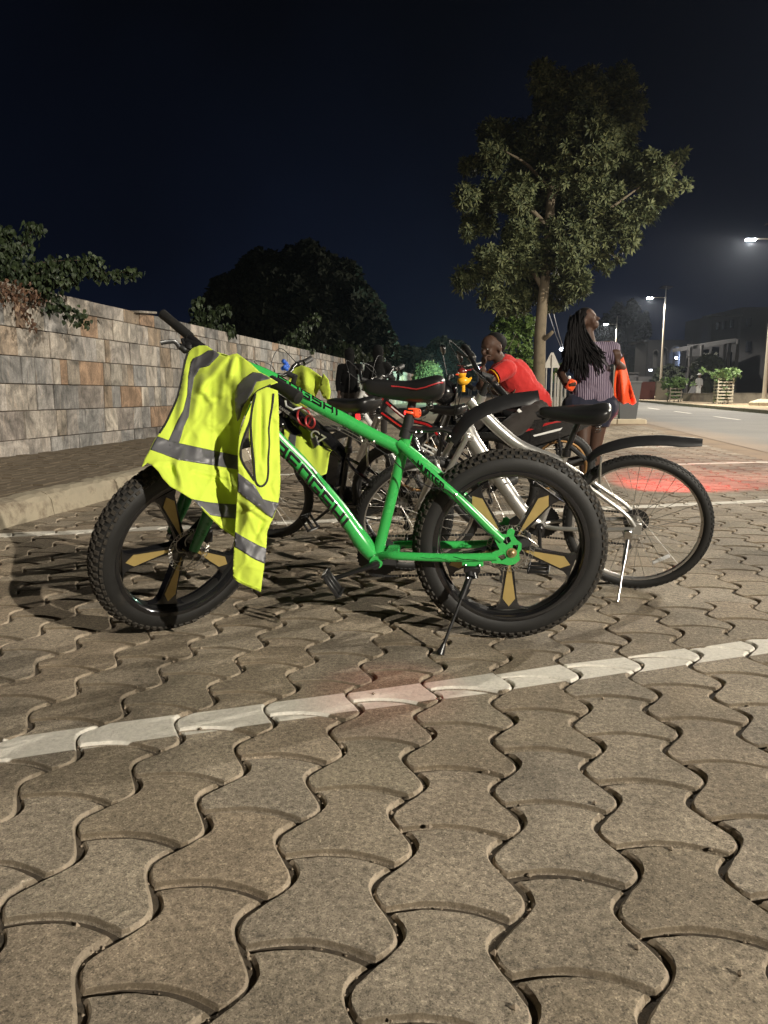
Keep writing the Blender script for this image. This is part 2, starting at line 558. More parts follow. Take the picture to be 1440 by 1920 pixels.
    acc = None
    for (p0, sl, w, xa, xb) in BAY:
        nx, ny = -sl, 1.0; ln = math.hypot(nx, ny)
        dt = nd(nt, 'ShaderNodeVectorMath', operation='DOT_PRODUCT'); L.new(pos, dt.inputs[0]); dt.inputs[1].default_value = (nx / ln, ny / ln, 0)
        sb = nd(nt, 'ShaderNodeMath', operation='SUBTRACT'); L.new(dt.outputs['Value'], sb.inputs[0]); sb.inputs[1].default_value = (p0[0] * nx + p0[1] * ny) / ln
        ab = nd(nt, 'ShaderNodeMath', operation='ABSOLUTE'); L.new(sb.outputs[0], ab.inputs[0])
        nw = nd(nt, 'ShaderNodeMath', operation='MULTIPLY_ADD'); L.new(n2.outputs['Fac'], nw.inputs[0]); nw.inputs[1].default_value = .006; L.new(ab.outputs[0], nw.inputs[2])
        mr = nd(nt, 'ShaderNodeMapRange'); L.new(nw.outputs[0], mr.inputs['Value'])
        mr.inputs['From Min'].default_value = w / 2 + .0015; mr.inputs['From Max'].default_value = w / 2 + .0045
        mr.inputs['To Min'].default_value = 1; mr.inputs['To Max'].default_value = 0
        if acc is None: acc = mr.outputs[0]
        else:
            mm = nd(nt, 'ShaderNodeMath', operation='MAXIMUM'); L.new(acc, mm.inputs[0]); L.new(mr.outputs[0], mm.inputs[1]); acc = mm.outputs[0]
    wear = nd(nt, 'ShaderNodeTexNoise', Scale=34., Detail=9.0, Roughness=.72); L.new(pos, wear.inputs['Vector'])
    wr = nd(nt, 'ShaderNodeMapRange'); L.new(wear.outputs['Fac'], wr.inputs['Value'])
    wr.inputs['From Min'].default_value = .58; wr.inputs['From Max'].default_value = .72; wr.inputs['To Min'].default_value = 1; wr.inputs['To Max'].default_value = .35
    pm = nd(nt, 'ShaderNodeMath', operation='MULTIPLY'); L.new(acc, pm.inputs[0]); L.new(wr.outputs[0], pm.inputs[1])
    zr = nd(nt, 'ShaderNodeMapRange'); L.new(sep.outputs['Z'], zr.inputs['Value'])
    zr.inputs['From Min'].default_value = -.009; zr.inputs['From Max'].default_value = -.006
    pm2 = nd(nt, 'ShaderNodeMath', operation='MULTIPLY'); L.new(pm.outputs[0], pm2.inputs[0]); L.new(zr.outputs[0], pm2.inputs[1])
    pc = mul(nd(nt, 'ShaderNodeRGB').outputs[0], n2.outputs['Fac'], .72, 1.08, .3, .7)
    for n in nt.nodes:
        if n.type == 'RGB': n.outputs[0].default_value = (.74, .70, .62, 1)
    mx = nd(nt, 'ShaderNodeMix', data_type='RGBA'); L.new(pm2.outputs[0], mx.inputs[0]); L.new(c, mx.inputs[6]); L.new(pc, mx.inputs[7])
    L.new(mx.outputs[2], b.inputs['Base Color'])
    b.inputs['Roughness'].default_value = .82
    b.inputs['Specular IOR Level'].default_value = .35
    hsum = nd(nt, 'ShaderNodeMath', operation='ADD'); L.new(n2.outputs['Fac'], hsum.inputs[0])
    h2 = nd(nt, 'ShaderNodeMath', operation='MULTIPLY'); L.new(n3.outputs['Fac'], h2.inputs[0]); h2.inputs[1].default_value = .45
    L.new(h2.outputs[0], hsum.inputs[1])
    bp = nd(nt, 'ShaderNodeBump', Strength=.85, Distance=.0048); L.new(hsum.outputs[0], bp.inputs['Height'])
    n6 = nd(nt, 'ShaderNodeTexNoise', Scale=7., Detail=3.0); L.new(pos, n6.inputs['Vector'])
    bp2 = nd(nt, 'ShaderNodeBump', Strength=.8, Distance=.006); L.new(n6.outputs['Fac'], bp2.inputs['Height']); L.new(bp.outputs[0], bp2.inputs['Normal'])
    L.new(bp2.outputs[0], b.inputs['Normal'])
    return m


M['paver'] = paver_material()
pave_root = bpy.data.objects.new('pavement', None); COL.objects.link(pave_root); pave_root['kind'] = 'structure'
var = []
for k in range(5):
    vs, fs = paver_geo(16, 10, k)
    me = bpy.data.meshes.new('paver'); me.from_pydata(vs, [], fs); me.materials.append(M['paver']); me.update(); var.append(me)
lo_v, lo_f = paver_geo(6, 4, 9); mid_v, mid_f = paver_geo(10, 6, 8)
cand = []
for i in range(-18, 19):
    for j in range(0, 78):
        s = PS0 + j * PL + (PL / 2 if i % 2 else 0) + PL / 2
        n = PN0 + i * PW
        c = PD * s + PN * n
        nn = c.dot(RN)
        if nn < -3.36 or nn > 3.5 or s < .35: continue
        px, py = topx(c)
        area = 1400 ** 2 * PL * PW * CAM_H / max(.3, (c - CAM_C).length) ** 3
        vis = -60 < px < 1500 and py < 2060
        cand.append((area if vis else 0, vis, s, n, c))
cand.sort(key=lambda t: -t[0])
rest = MB()
rp_ = random.Random(3)
for k, (ar, vis, s, n, c) in enumerate(cand):
    z = rp_.gauss(0, .0012); tx = rp_.gauss(0, .009); ty = rp_.gauss(0, .009); dz = rp_.gauss(0, .006)
    Mx = Matrix.Translation(c + Vector((rp_.gauss(0, .0008), rp_.gauss(0, .0008), z))) @ Matrix.Rotation(-PA + dz, 4, 'Z') @ Matrix.Rotation(tx, 4, 'X') @ Matrix.Rotation(ty, 4, 'Y')
    if k < 300:
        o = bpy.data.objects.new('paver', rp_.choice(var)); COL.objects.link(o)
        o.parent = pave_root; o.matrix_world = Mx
    else:
        if not vis and (s > 6 or s < 0): 
            if not (-3.4 < n < 3.4): continue
        v, f = (mid_v, mid_f) if s < 7 else (lo_v, lo_f)
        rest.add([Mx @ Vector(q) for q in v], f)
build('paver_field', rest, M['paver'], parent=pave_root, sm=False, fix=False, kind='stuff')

# sand in the joints
M['sand'] = simple('joint_sand', (.075, .058, .04), .95, bump=1.0, bscale=350, scale=60, vary=.5, dirt=((.03, .024, .017), 45, .5))
sb = MB()
nx_, ny_ = 60, 120
a = SN(-2, -3.45); 
sb.add([SN(-2, -3.42, -.0125), SN(-2, 3.62, -.0125), SN(21, 3.62, -.0125), SN(21, -3.42, -.0125)], [(0, 1, 2, 3)])
tag(build('joint_sand', sb, M['sand'], sm=False), kind='structure')

# grit lying in the joints
gm = MB(); rg = random.Random(5)
M['grit'] = simple('grit', (.22, .175, .125), .8, vary=.4)
for k in range(1300):
    i = rg.randint(-6, 7); s = rg.uniform(.7, 1) ** 2 * rg.uniform(.8, 4.2) + .1
    side = rg.random() < .7
    q = (s - PS0 - (PL / 2 if i % 2 else 0)) / PL
    f = 1.04 * math.sin(2 * PI * q) + .10 * math.sin(4 * PI * q)
    if side: n = PN0 + i * PW + PW / 2 + PAMP * f + rg.uniform(-.006, .006)
    else:
        q = round(q); s = PS0 + (PL / 2 if i % 2 else 0) + q * PL + PRISE * .7; n = PN0 + i * PW + rg.uniform(-.09, .09)
    r = rg.uniform(.0012, .0038) if rg.random() < .9 else rg.uniform(.004, .008)
    c = PD * s + PN * n + Vector((0, 0, -.010 + r * .5 + (.007 if rg.random() < .2 else 0)))
    b0 = [(1, 0, 0), (-1, 0, 0), (0, 1, 0), (0, -1, 0), (0, 0, 1), (0, 0, -1)]
    vs = [c + Vector(t) * r * rg.uniform(.6, 1.3) for t in b0]
    gm.add(vs, [(0, 2, 4), (2, 1, 4), (1, 3, 4), (3, 0, 4), (2, 0, 5), (1, 2, 5), (3, 1, 5), (0, 3, 5)])
for px, py in ((1388, 1825), (1195, 1775), (965, 1888), (1258, 1590), (825, 1310), (1115, 1505), (915, 1447), (805, 1550), (465, 1790), (700, 1300), (1130, 1309)):
    r = .007; c = ground(px, py, .004)
    gm.add([c + Vector(t) * r * rg.uniform(.6, 1.3) for t in b0], [(0, 2, 4), (2, 1, 4), (1, 3, 4), (3, 0, 4), (2, 0, 5), (1, 2, 5), (3, 1, 5), (0, 3, 5)])
tag(build('grit', gm, M['grit'], sm=False), 'loose grit and small stones lying in the paving joints', 'grit', kind='stuff')

# ------------------------------------------------------------------ terrain, road, far pavement
M['earth'] = simple('dusty_earth', (.23, .165, .105), .95, bump=.8, bscale=25, scale=1.5, vary=.25, dirt=((.13, .09, .055), .8, .5))
gmb = MB(); gmb.add([(-400, -120, -.10), (400, -120, -.10), (400, 700, -.10), (-400, 700, -.10)], [(0, 1, 2, 3)])
tag(build('ground', gmb, M['earth'], sm=False), kind='structure')
e2 = MB()      # dusty verge between paving and road, uneven edge
L_, R_ = [], []
for k in range(0, 90):
    s = -6 + k * 1.0
    L_.append(SN(s, 3.30 if s < 20.5 else -3.4, -.004)); R_.append(SN(s, 4.1 + .18 * noise.noise(Vector((s * .35, 0, 0))), -.006))
for k in range(89):
    e2.add([L_[k], R_[k], R_[k + 1], L_[k + 1]], [(0, 1, 2, 3)])
tag(build('verge', e2, M['earth'], sm=False), kind='structure')


def asphalt():
    m, nt, b = new_mat('asphalt'); L = nt.links
    geo = nd(nt, 'ShaderNodeNewGeometry'); pos = geo.outputs['Position']
    n1 = nd(nt, 'ShaderNodeTexNoise', Scale=.5, Detail=5.); n2 = nd(nt, 'ShaderNodeTexNoise', Scale=120., Detail=3.)
    L.new(pos, n1.inputs['Vector']); L.new(pos, n2.inputs['Vector'])
    rp = nd(nt, 'ShaderNodeValToRGB'); L.new(n1.outputs['Fac'], rp.inputs[0])
    rp.color_ramp.elements[0].position = .3; rp.color_ramp.elements[0].color = (.10, .095, .088, 1)
    rp.color_ramp.elements[1].position = .7; rp.color_ramp.elements[1].color = (.145, .135, .12, 1)
    dt = nd(nt, 'ShaderNodeVectorMath', operation='DOT_PRODUCT'); L.new(pos, dt.inputs[0]); dt.inputs[1].default_value = tuple(RN)
    wob = nd(nt, 'ShaderNodeMath', operation='MULTIPLY_ADD'); L.new(n1.outputs['Fac'], wob.inputs[0]); wob.inputs[1].default_value = -1.2; L.new(dt.outputs['Value'], wob.inputs[2])
    mr = nd(nt, 'ShaderNodeMapRange'); L.new(wob.outputs[0], mr.inputs['Value']); mr.inputs['From Min'].default_value = 3.0; mr.inputs['From Max'].default_value = 4.3
    mr.inputs['To Min'].default_value = 1; mr.inputs['To Max'].default_value = 0
    mx = nd(nt, 'ShaderNodeMix', data_type='RGBA'); L.new(mr.outputs[0], mx.inputs[0]); L.new(rp.outputs[0], mx.inputs[6]); mx.inputs[7].default_value = (.26, .18, .11, 1)
    L.new(mx.outputs[2], b.inputs['Base Color']); b.inputs['Roughness'].default_value = .8
    bp = nd(nt, 'ShaderNodeBump', Strength=.5, Distance=.003); L.new(n2.outputs['Fac'], bp.inputs['Height']); L.new(bp.outputs[0], b.inputs['Normal'])
    return m


M['asphalt'] = asphalt()
rd = MB()
for k in range(30):
    s0, s1 = -14 + k * 12, -2 + k * 12
    rd.add([SN(s0, 3.95, .0), SN(s0, 10.1, .0), SN(s1, 10.1, .0), SN(s1, 3.95, .0)], [(0, 1, 2, 3)])
tag(build('road', rd, M['asphalt'], sm=False), kind='structure')
M['road_paint'] = simple('road_paint', (.62, .58, .5), .7, scale=12, vary=.25, dirt=((.2, .18, .15), 14, .6))
rm = bpy.data.objects.new('road_marking', None); COL.objects.link(rm); rm['kind'] = 'structure'
s = 12.5
while s < 90:
    m_ = MB(); m_.add([SN(s, 7.22, .004), SN(s, 7.36, .004), SN(s + 2.9, 7.36, .004), SN(s + 2.9, 7.22, .004)], [(0, 1, 2, 3)])
    build('lane_dash', m_, M['road_paint'], parent=rm, sm=False)
    s += 6.2
# far kerb and pavement
M['kerb'] = simple('kerb_concrete', (.36, .29, .2), .85, bump=.6, bscale=40, scale=5, vary=.25, dirt=((.16, .12, .08), 4, .55))
M['far_pave'] = simple('far_pavement', (.33, .25, .16), .9, bump=.4, bscale=30, scale=2, vary=.15)
fk = MB()
for k in range(60):
    s = -8 + k * 2.0
    fk.box(SN(s + 1, 10.18, .05), (.18, 1.985, .22), Matrix.Rotation(-ROAD_A, 3, 'Z'), bev=.02)
tag(build('far_kerb', fk, M['kerb'], sm=False), kind='structure')
fp = MB(); fp.add([SN(-8, 10.27, .15), SN(-8, 15.5, .15), SN(130, 15.5, .15), SN(130, 10.27, .15)], [(0, 1, 2, 3)])
tag(build('far_pavement', fp, M['far_pave'], sm=False), kind='structure')
ff = MB(); ff.add([SN(-8, 15.5, .1), SN(-8, 90, .1), SN(200, 90, .1), SN(200, 15.5, .1)], [(0, 1, 2, 3)])
tag(build('yard', ff, M['earth'], sm=False), kind='structure')

# ------------------------------------------------------------------ near raised pavement on the left with its kerb
M['walk'] = simple('walkway_setts', (.12, .092, .06), .9, bump=1.0, bscale=18, scale=4, vary=.35, dirt=((.2, .15, .1), 7, .64))
kr = bpy.data.objects.new('kerb', None); COL.objects.link(kr); kr['kind'] = 'structure'
rk = random.Random(11)
M['kerbstone'] = simple('kerbstone', (.30, .26, .19), .9, bump=1.0, bscale=22, scale=5, vary=.35, dirt=((.13, .10, .07), 5, .5))
s = 1.2
while s < 24:
    l = .98
    k_ = MB()
    prof = [(-.055, -.05), (-.03, .12), (.0, .155), (.05, .172), (.15, .175), (.15, -.05)]
    n0 = -3.40 + rk.uniform(-.008, .008)
    seg = 12; rings = []
    for q in range(seg + 1):
        ss = s + .006 + (l - .012) * q / seg
        rings.append([SN(ss, n0 - x + (rk.uniform(-.009, .009) if z > 0 else 0), z + (rk.uniform(-.008, .006) if z > 0 else 0)) for x, z in prof])
    n = len(prof); vs = [p for r in rings for p in r]; fs = []
    for q in range(seg):
        for i in range(n - 1):
            fs.append((q * n + i, q * n + i + 1, (q + 1) * n + i + 1, (q + 1) * n + i))
    fs.append(tuple(range(n))); fs.append(tuple(seg * n + i for i in reversed(range(n))))
    k_.add(vs, fs)
    build('kerb_stone', k_, M['kerbstone'], parent=kr, sm=False)
    s += l + rk.uniform(.0, .012)
wk = MB()
# small setts of the raised walkway: rows of slightly uneven slabs
wk.add([SN(-3, -5.75, .15), SN(-3, -3.54, .15), SN(70, -3.54, .15), SN(70, -5.75, .15)], [(0, 1, 2, 3)])
rs = random.Random(2)
s = .5
while s < 24:
    n = -5.62; off = rs.random() * .1
    while n < -3.62:
        w_ = .105; h_ = rs.gauss(0, .0022)
        if s < 14:
            wk.box(SN(s, n + off, .158 + h_), (w_ - .008, .205 - .01, .025), Matrix.Rotation(-ROAD_A + rs.gauss(0, .01), 3, 'Z') @ Matrix.Rotation(rs.gauss(0, .012), 3, 'X'), bev=.004)
        n += w_
    s += .205
w_o = build('walkway', wk, M['walk'], sm=False, fix=False); tag(w_o, kind='structure')


# ------------------------------------------------------------------ stone clad wall
def stone_material():
    m, nt, b = new_mat('slate_cladding'); L = nt.links
    geo = nd(nt, 'ShaderNodeNewGeometry'); oi = nd(nt, 'ShaderNodeObjectInfo')
    ad = nd(nt, 'ShaderNodeMath', operation='ADD'); L.new(geo.outputs['Random Per Island'], ad.inputs[0]); L.new(oi.outputs['Random'], ad.inputs[1])
    fr = nd(nt, 'ShaderNodeMath', operation='FRACT'); L.new(ad.outputs[0], fr.inputs[0])
    rp = nd(nt, 'ShaderNodeValToRGB'); L.new(fr.outputs[0], rp.inputs[0]); rp.color_ramp.interpolation = 'CONSTANT'
    cols = [(0.23, 0.204, 0.174), (0.175, 0.152, 0.134), (0.267, 0.237, 0.204), (0.205, 0.135, 0.087), (0.169, 0.162, 0.154), (0.224, 0.176, 0.132), (0.201, 0.19, 0.179), (0.303, 0.27, 0.229), (0.14, 0.133, 0.126), (0.187, 0.143, 0.102), (0.249, 0.223, 0.197), (0.182, 0.156, 0.127), (0.221, 0.199, 0.169), (0.205, 0.19, 0.175), (0.157, 0.142, 0.128)]
    els = rp.color_ramp.elements
    els[0].position = 0; els[0].color = (*cols[0], 1); els[1].position = 1 / len(cols); els[1].color = (*cols[1], 1)
    for i, c in enumerate(cols[2:], 2):
        e_ = els.new(i / len(cols)); e_.color = (*c, 1)
    pos = geo.outputs['Position']
    # each stone gets its own piece of pattern
    sc = nd(nt, 'ShaderNodeVectorMath', operation='SCALE'); sc.inputs[0].default_value = (13, 7, 29); L.new(fr.outputs[0], sc.inputs['Scale'])
    pv = nd(nt, 'ShaderNodeVectorMath', operation='ADD'); L.new(pos, pv.inputs[0]); L.new(sc.outputs[0], pv.inputs[1])
    n1 = nd(nt, 'ShaderNodeTexNoise', Scale=2.6, Detail=8., Roughness=.62, Distortion=1.4); L.new(pv.outputs[0], n1.inputs['Vector'])
    mp = nd(nt, 'ShaderNodeMapping'); mp.inputs['Rotation'].default_value = (.6, .3, .2); mp.inputs['Scale'].default_value = (5, 5, 1.1); L.new(pv.outputs[0], mp.inputs[0])
    n2 = nd(nt, 'ShaderNodeTexNoise', Scale=2.2, Detail=9., Roughness=.7, Distortion=2.); L.new(mp.outputs[0], n2.inputs['Vector'])
    n3 = nd(nt, 'ShaderNodeTexNoise', Scale=45., Detail=6., Roughness=.7); L.new(pos, n3.inputs['Vector'])

    def mul(col, fac, lo, hi, a, c):
        mr = nd(nt, 'ShaderNodeMapRange'); L.new(fac, mr.inputs['Value']); mr.inputs['From Min'].default_value = a; mr.inputs['From Max'].default_value = c
        mr.inputs['To Min'].default_value = lo; mr.inputs['To Max'].default_value = hi
        mx = nd(nt, 'ShaderNodeMix', data_type='RGBA', blend_type='MULTIPLY'); mx.inputs[0].default_value = 1; L.new(col, mx.inputs[6]); L.new(mr.outputs[0], mx.inputs[7]); return mx.outputs[2]
    c = mul(rp.outputs[0], n1.outputs['Fac'], .48, 1.8, .33, .67)
    c = mul(c, n2.outputs['Fac'], .62, 1.55, .3, .72)
    c = mul(c, n3.outputs['Fac'], .75, 1.25, .3, .7)
    r2 = nd(nt, 'ShaderNodeMapRange'); L.new(n1.outputs['Color'], r2.inputs['Value'])
    mr = nd(nt, 'ShaderNodeMapRange'); L.new(n2.outputs['Fac'], mr.inputs['Value']); mr.inputs['From Min'].default_value = .55; mr.inputs['From Max'].default_value = .75; mr.inputs['To Max'].default_value = .5
    mx = nd(nt, 'ShaderNodeMix', data_type='RGBA'); L.new(mr.outputs[0], mx.inputs[0]); L.new(c, mx.inputs[6]); mx.inputs[7].default_value = (.36, .24, .14, 1)
    L.new(mx.outputs[2], b.inputs['Base Color']); b.inputs['Roughness'].default_value = .7
    bp = nd(nt, 'ShaderNodeBump', Strength=.6, Distance=.01)
    ad2 = nd(nt, 'ShaderNodeMath', operation='ADD'); L.new(n2.outputs['Fac'], ad2.inputs[0]); L.new(n3.outputs['Fac'], ad2.inputs[1]); L.new(ad2.outputs[0], bp.inputs['Height'])
    L.new(bp.outputs[0], b.inputs['Normal'])
    return m


M['slate'] = stone_material()
M['mortar'] = simple('mortar', (.09, .07, .055), .95, bump=.5)
WR = Root('stone_wall', 'long boundary wall clad in mixed grey, brown and rust slate blocks', 'wall', loc=SN(8, -5.7, .17))
WN = -5.705


def wz(s, z): return z - .0065 * max(0, s - 8)


core = MB()
for k in range(40):
    s0 = 3 + k * 2.2; s1 = s0 + 2.2
    p = []
    for s_ in (s0, s1):
        for n_, z_ in ((WN - .3, -.2), (WN - .012, -.2), (WN - .012, 2.13), (WN - .3, 2.13)):
            p.append(SN(s_, n_, wz(s_, z_)))
    core.add(p, [(0, 1, 5, 4), (1, 2, 6, 5), (2, 3, 7, 6), (3, 0, 4, 7)])
build('wall_core', core, M['mortar'], WR, world=True, sm=False)
zs = [.10, .346, .686, 1.006, 1.332, 1.663, 1.962, 2.16]
stones = []
rw = random.Random(21)
for ci in range(7):
    s = 3 + rw.random() * .3
    while s < 88:
        h = zs[ci + 1] - zs[ci]
        l = rw.choice([.12, .17, .22, .27, .33, .4, .5, .62]) * rw.uniform(.9, 1.1)
        if ci in (0, 6): l = rw.choice([.3, .4, .5, .62]) * rw.uniform(.9, 1.15)
        stones.append((s, l, zs[ci], h)); s += l
def stone_vis(t):
    c = SN(t[0] + t[1] / 2, WN, t[2] + t[3] / 2); px, py = topx(c) if c.y > 1 else (-999, 0)
    if not (-30 < px < 850): return 0
    if py > 1400: return 0
    return t[1] * t[3] / (c.length ** 3)
stones.sort(key=lambda t: -stone_vis(t))
sr = MB()
for k, (s, l, z, h) in enumerate(stones):
    m_ = MB() if k < 300 else sr
    d = rw.uniform(0, .024); g = .0035 + rw.random() * .0015
    f = []
    g += .001; q = [(s + g, z + g), (s + l - g, z + g), (s + l - g, z + h - g), (s + g, z + h - g)]
    b_ = .006
    q2 = [(s + g + b_, z + g + b_), (s + l - g - b_, z + g + b_), (s + l - g - b_, z + h - g - b_), (s + g + b_, z + h - g - b_)]
    vs = [SN(a_, WN - .03, wz(a_, c_)) for a_, c_ in q] + [SN(a_, WN + d - .004, wz(a_, c_)) for a_, c_ in q] + [SN(a_, WN + d + rw.uniform(-.004, .004), wz(a_, c_)) for a_, c_ in q2]
    fs = [(0, 4, 5, 1), (1, 5, 6, 2), (2, 6, 7, 3), (3, 7, 4, 0), (4, 8, 9, 5), (5, 9, 10, 6), (6, 10, 11, 7), (7, 11, 8, 4), (8, 11, 10, 9)]
    m_.add(vs, fs)
    if k < 300: build('stone', m_, M['slate'], WR, world=True, sm=False)
build('far_stones', sr, M['slate'], WR, world=True, sm=False, kind='stuff')
cp = MB()      # one loose coping slab sticking up near x=270 in the photo
cp.box(SN(11.5, WN - .12, 2.15), (.42, .62, .035), Matrix.Rotation(-ROAD_A, 3, 'Z') @ Matrix.Rotation(rad(4), 3, 'X'), bev=.006)
build('coping_slab', cp, M['slate'], WR, world=True, sm=False)
# ================================================================== bicycles
def bike_matrix(cx, cy, yaw, lean):
    u = Vector((math.cos(yaw), math.sin(yaw), 0)); l = Vector((-math.sin(yaw), math.cos(yaw), 0)); z = Vector((0, 0, 1))
    w = z * math.cos(lean) + l * math.sin(lean); n = l * math.cos(lean) - z * math.sin(lean)
    m = Matrix((u, n, w)).transposed().to_4x4(); m.translation = Vector((cx, cy, 0))
    return m


def xf(mb, S):
    mb.v = [tuple(S @ Vector(p)) for p in mb.v]; return mb


Y = Vector((0, 1, 0))


def tyre_mesh(c, R, b, knob, nk, rows, squash=0.0):
    """tyre round axis y at c with blocks of tread; slightly flattened where it stands"""
    m = MB(); Rc = R - b - knob
    m.torus(c, Y, Rc, b, 96, 18)
    # sidewall band
    for sgn in (-1, 1):
        m.torus(Vector(c) + Y * (b * .93 * sgn), Y, Rc + b * .1, b * .05, 80, 6)
    r2 = random.Random(int(R * 1e4) + nk)
    for i in range(nk):
        for q, (an, wd) in enumerate(rows):
            th = 2 * PI * (i + (.5 if q % 2 else 0)) / nk + r2.uniform(-.004, .004)
            er = Vector((math.cos(th), 0, math.sin(th))); et = Vector((-math.sin(th), 0, math.cos(th)))
            nrm = er * math.cos(an) + Y * math.sin(an)
            side = Y * math.cos(an) - er * math.sin(an)
            o = Vector(c) + er * Rc + nrm * (b - .001)
            hl = PI * R / nk * .62 * (1 if q % 2 else .8); hw = wd
            top = .78
            vs = []
            for h, s in ((0, 1), (knob * r2.uniform(.8, 1.1), top)):
                for a_, b_ in ((-1, -1), (1, -1), (1, 1), (-1, 1)):
                    vs.append(o + nrm * h + et * (a_ * hl * s) + side * (b_ * hw * s))
            m.add(vs, [(4, 5, 6, 7), (0, 1, 5, 4), (1, 2, 6, 5), (2, 3, 7, 6), (3, 0, 4, 7)], 1)
    lo = c[2] - R + .0035
    m.v = [(x, y * (1 + (0.12 if z < lo + .01 else 0)), max(z, lo)) for x, y, z in m.v]
    return m


def rotor(c, off, r, root, parent, S, name='brake_disc'):
    m = MB(); o = Vector(c) + Y * off
    def ringband(ra, rb, n=60):
        vs = []; fs = []
        for i in range(n):
            th = 2 * PI * i / n; d = Vector((math.cos(th), 0, math.sin(th)))
            for rr, yy in ((ra, -.0009), (rb, -.0009), (rb, .0009), (ra, .0009)): vs.append(o + d * rr + Y * yy)
        for i in range(n):
            j = (i + 1) % n
            for k in range(4): fs.append((i * 4 + k, j * 4 + k, j * 4 + (k + 1) % 4, i * 4 + (k + 1) % 4))
        m.add(vs, fs)
    ringband(r * .985, r); ringband(r * .80, r * .825, 60)
    for i in range(30):
        t0 = 2 * PI * i / 30; t1 = t0 + 2 * PI / 30 * .55
        for ta, tb in ((t0, t1), (t1, t0 + 2 * PI / 30)):
            a = o + Vector((math.cos(ta), 0, math.sin(ta))) * r * .815; b = o + Vector((math.cos(tb), 0, math.sin(tb))) * r * .99
            if ta > tb - 9 and i % 6 in (0,): m.tube([a, b], .0022, 5)
            m.tube([a, b] if ta == t0 else [o + Vector((math.cos(tb), 0, math.sin(tb))) * r * .815, o + Vector((math.cos(ta), 0, math.sin(ta))) * r * .99], .0013, 4)
    for i in range(6):
        t0 = 2 * PI * i / 6
        P = []
        for q in range(6):
            f = q / 5; th = t0 + .75 * f * f; P.append(o + Vector((math.cos(th), 0, math.sin(th))) * (.022 + (r * .81 - .022) * f))
        m.tube(P, .0022, 5)
    m.lathe(o, Y, [(.024, -.001), (.024, .001), (.012, .001), (.012, -.001), (.024, -.001)], 20)
    return build(name, xf(m, S), M['steel'], root, parent=parent)


def fat_wheel(root, c, phase, S, name, disc_off=.052, steer_gap=0):
    R = .365; c = Vector(c)
    hub = MB()
    hub.lathe(c, Y, [(.006, -.085), (.022, -.085), (.022, -.06), (.028, -.05), (.018, -.03), (.018, .03), (.028, .045), (.022, .06), (.022, .075), (.006, .075)], 24)
    H = build(name, xf(hub, S), M['gloss_black'], root)
    t = tyre_mesh(c, R, .050, .0065, 72, [(-.95, .006), (-.55, .0095), (-.17, .0085), (.17, .0085), (.55, .0095), (.95, .006)])
    build('tyre', xf(t, S), [M['rubber'], M['rubber_worn']], root, parent=H)
    rm = MB()
    rm.lathe(c, Y, [(.292, -.043), (.285, -.046), (.272, -.044), (.266, -.036), (.262, -.012), (.262, .012), (.266, .036), (.272, .044), (.285, .046), (.292, .043), (.292, -.043)], 96)
    build('rim', xf(rm, S), M['gloss_black'], root, parent=H)
    for i in range(5):
        th = phase + i * 2 * PI / 5
        er = Vector((math.cos(th), 0, math.sin(th))); et = Vector((-math.sin(th), 0, math.cos(th)))
        half = [(.018, .020), (.06, .0165), (.12, .0205), (.18, .027), (.222, .033), (.242, .045), (.256, .065), (.263, .088)]
        poly = [(r, h) for r, h in half] + [(r, -h) for r, h in reversed(half)]
        poly = [(math.sqrt(max(r * r - h * h, r * r * .8)) if r > .25 else r, h) for r, h in poly]
        s = MB(); s.prism(poly, er, et, Y, c, -.016, .016)
        sp = build('spoke', xf(s, S), M['gloss_black'], root, parent=H, auto=30)
        for sg in (1, -1):
            g = MB()
            k = [(.045, .0008), (.205, .0235), (.236, .0), (.205, -.0235), (.045, -.0008)]
            g.prism(k, er, et, Y * sg, c, .0162, .019)
            if sg == 1 or i < 5: build('gold_panel', xf(g, S), M['gold'], root, parent=sp, sm=False) if False else build('gold_panel', xf(g, S), M['gold'], root, parent=H, sm=False)
    rotor(c, disc_off, .088, root, H, S)
    return H


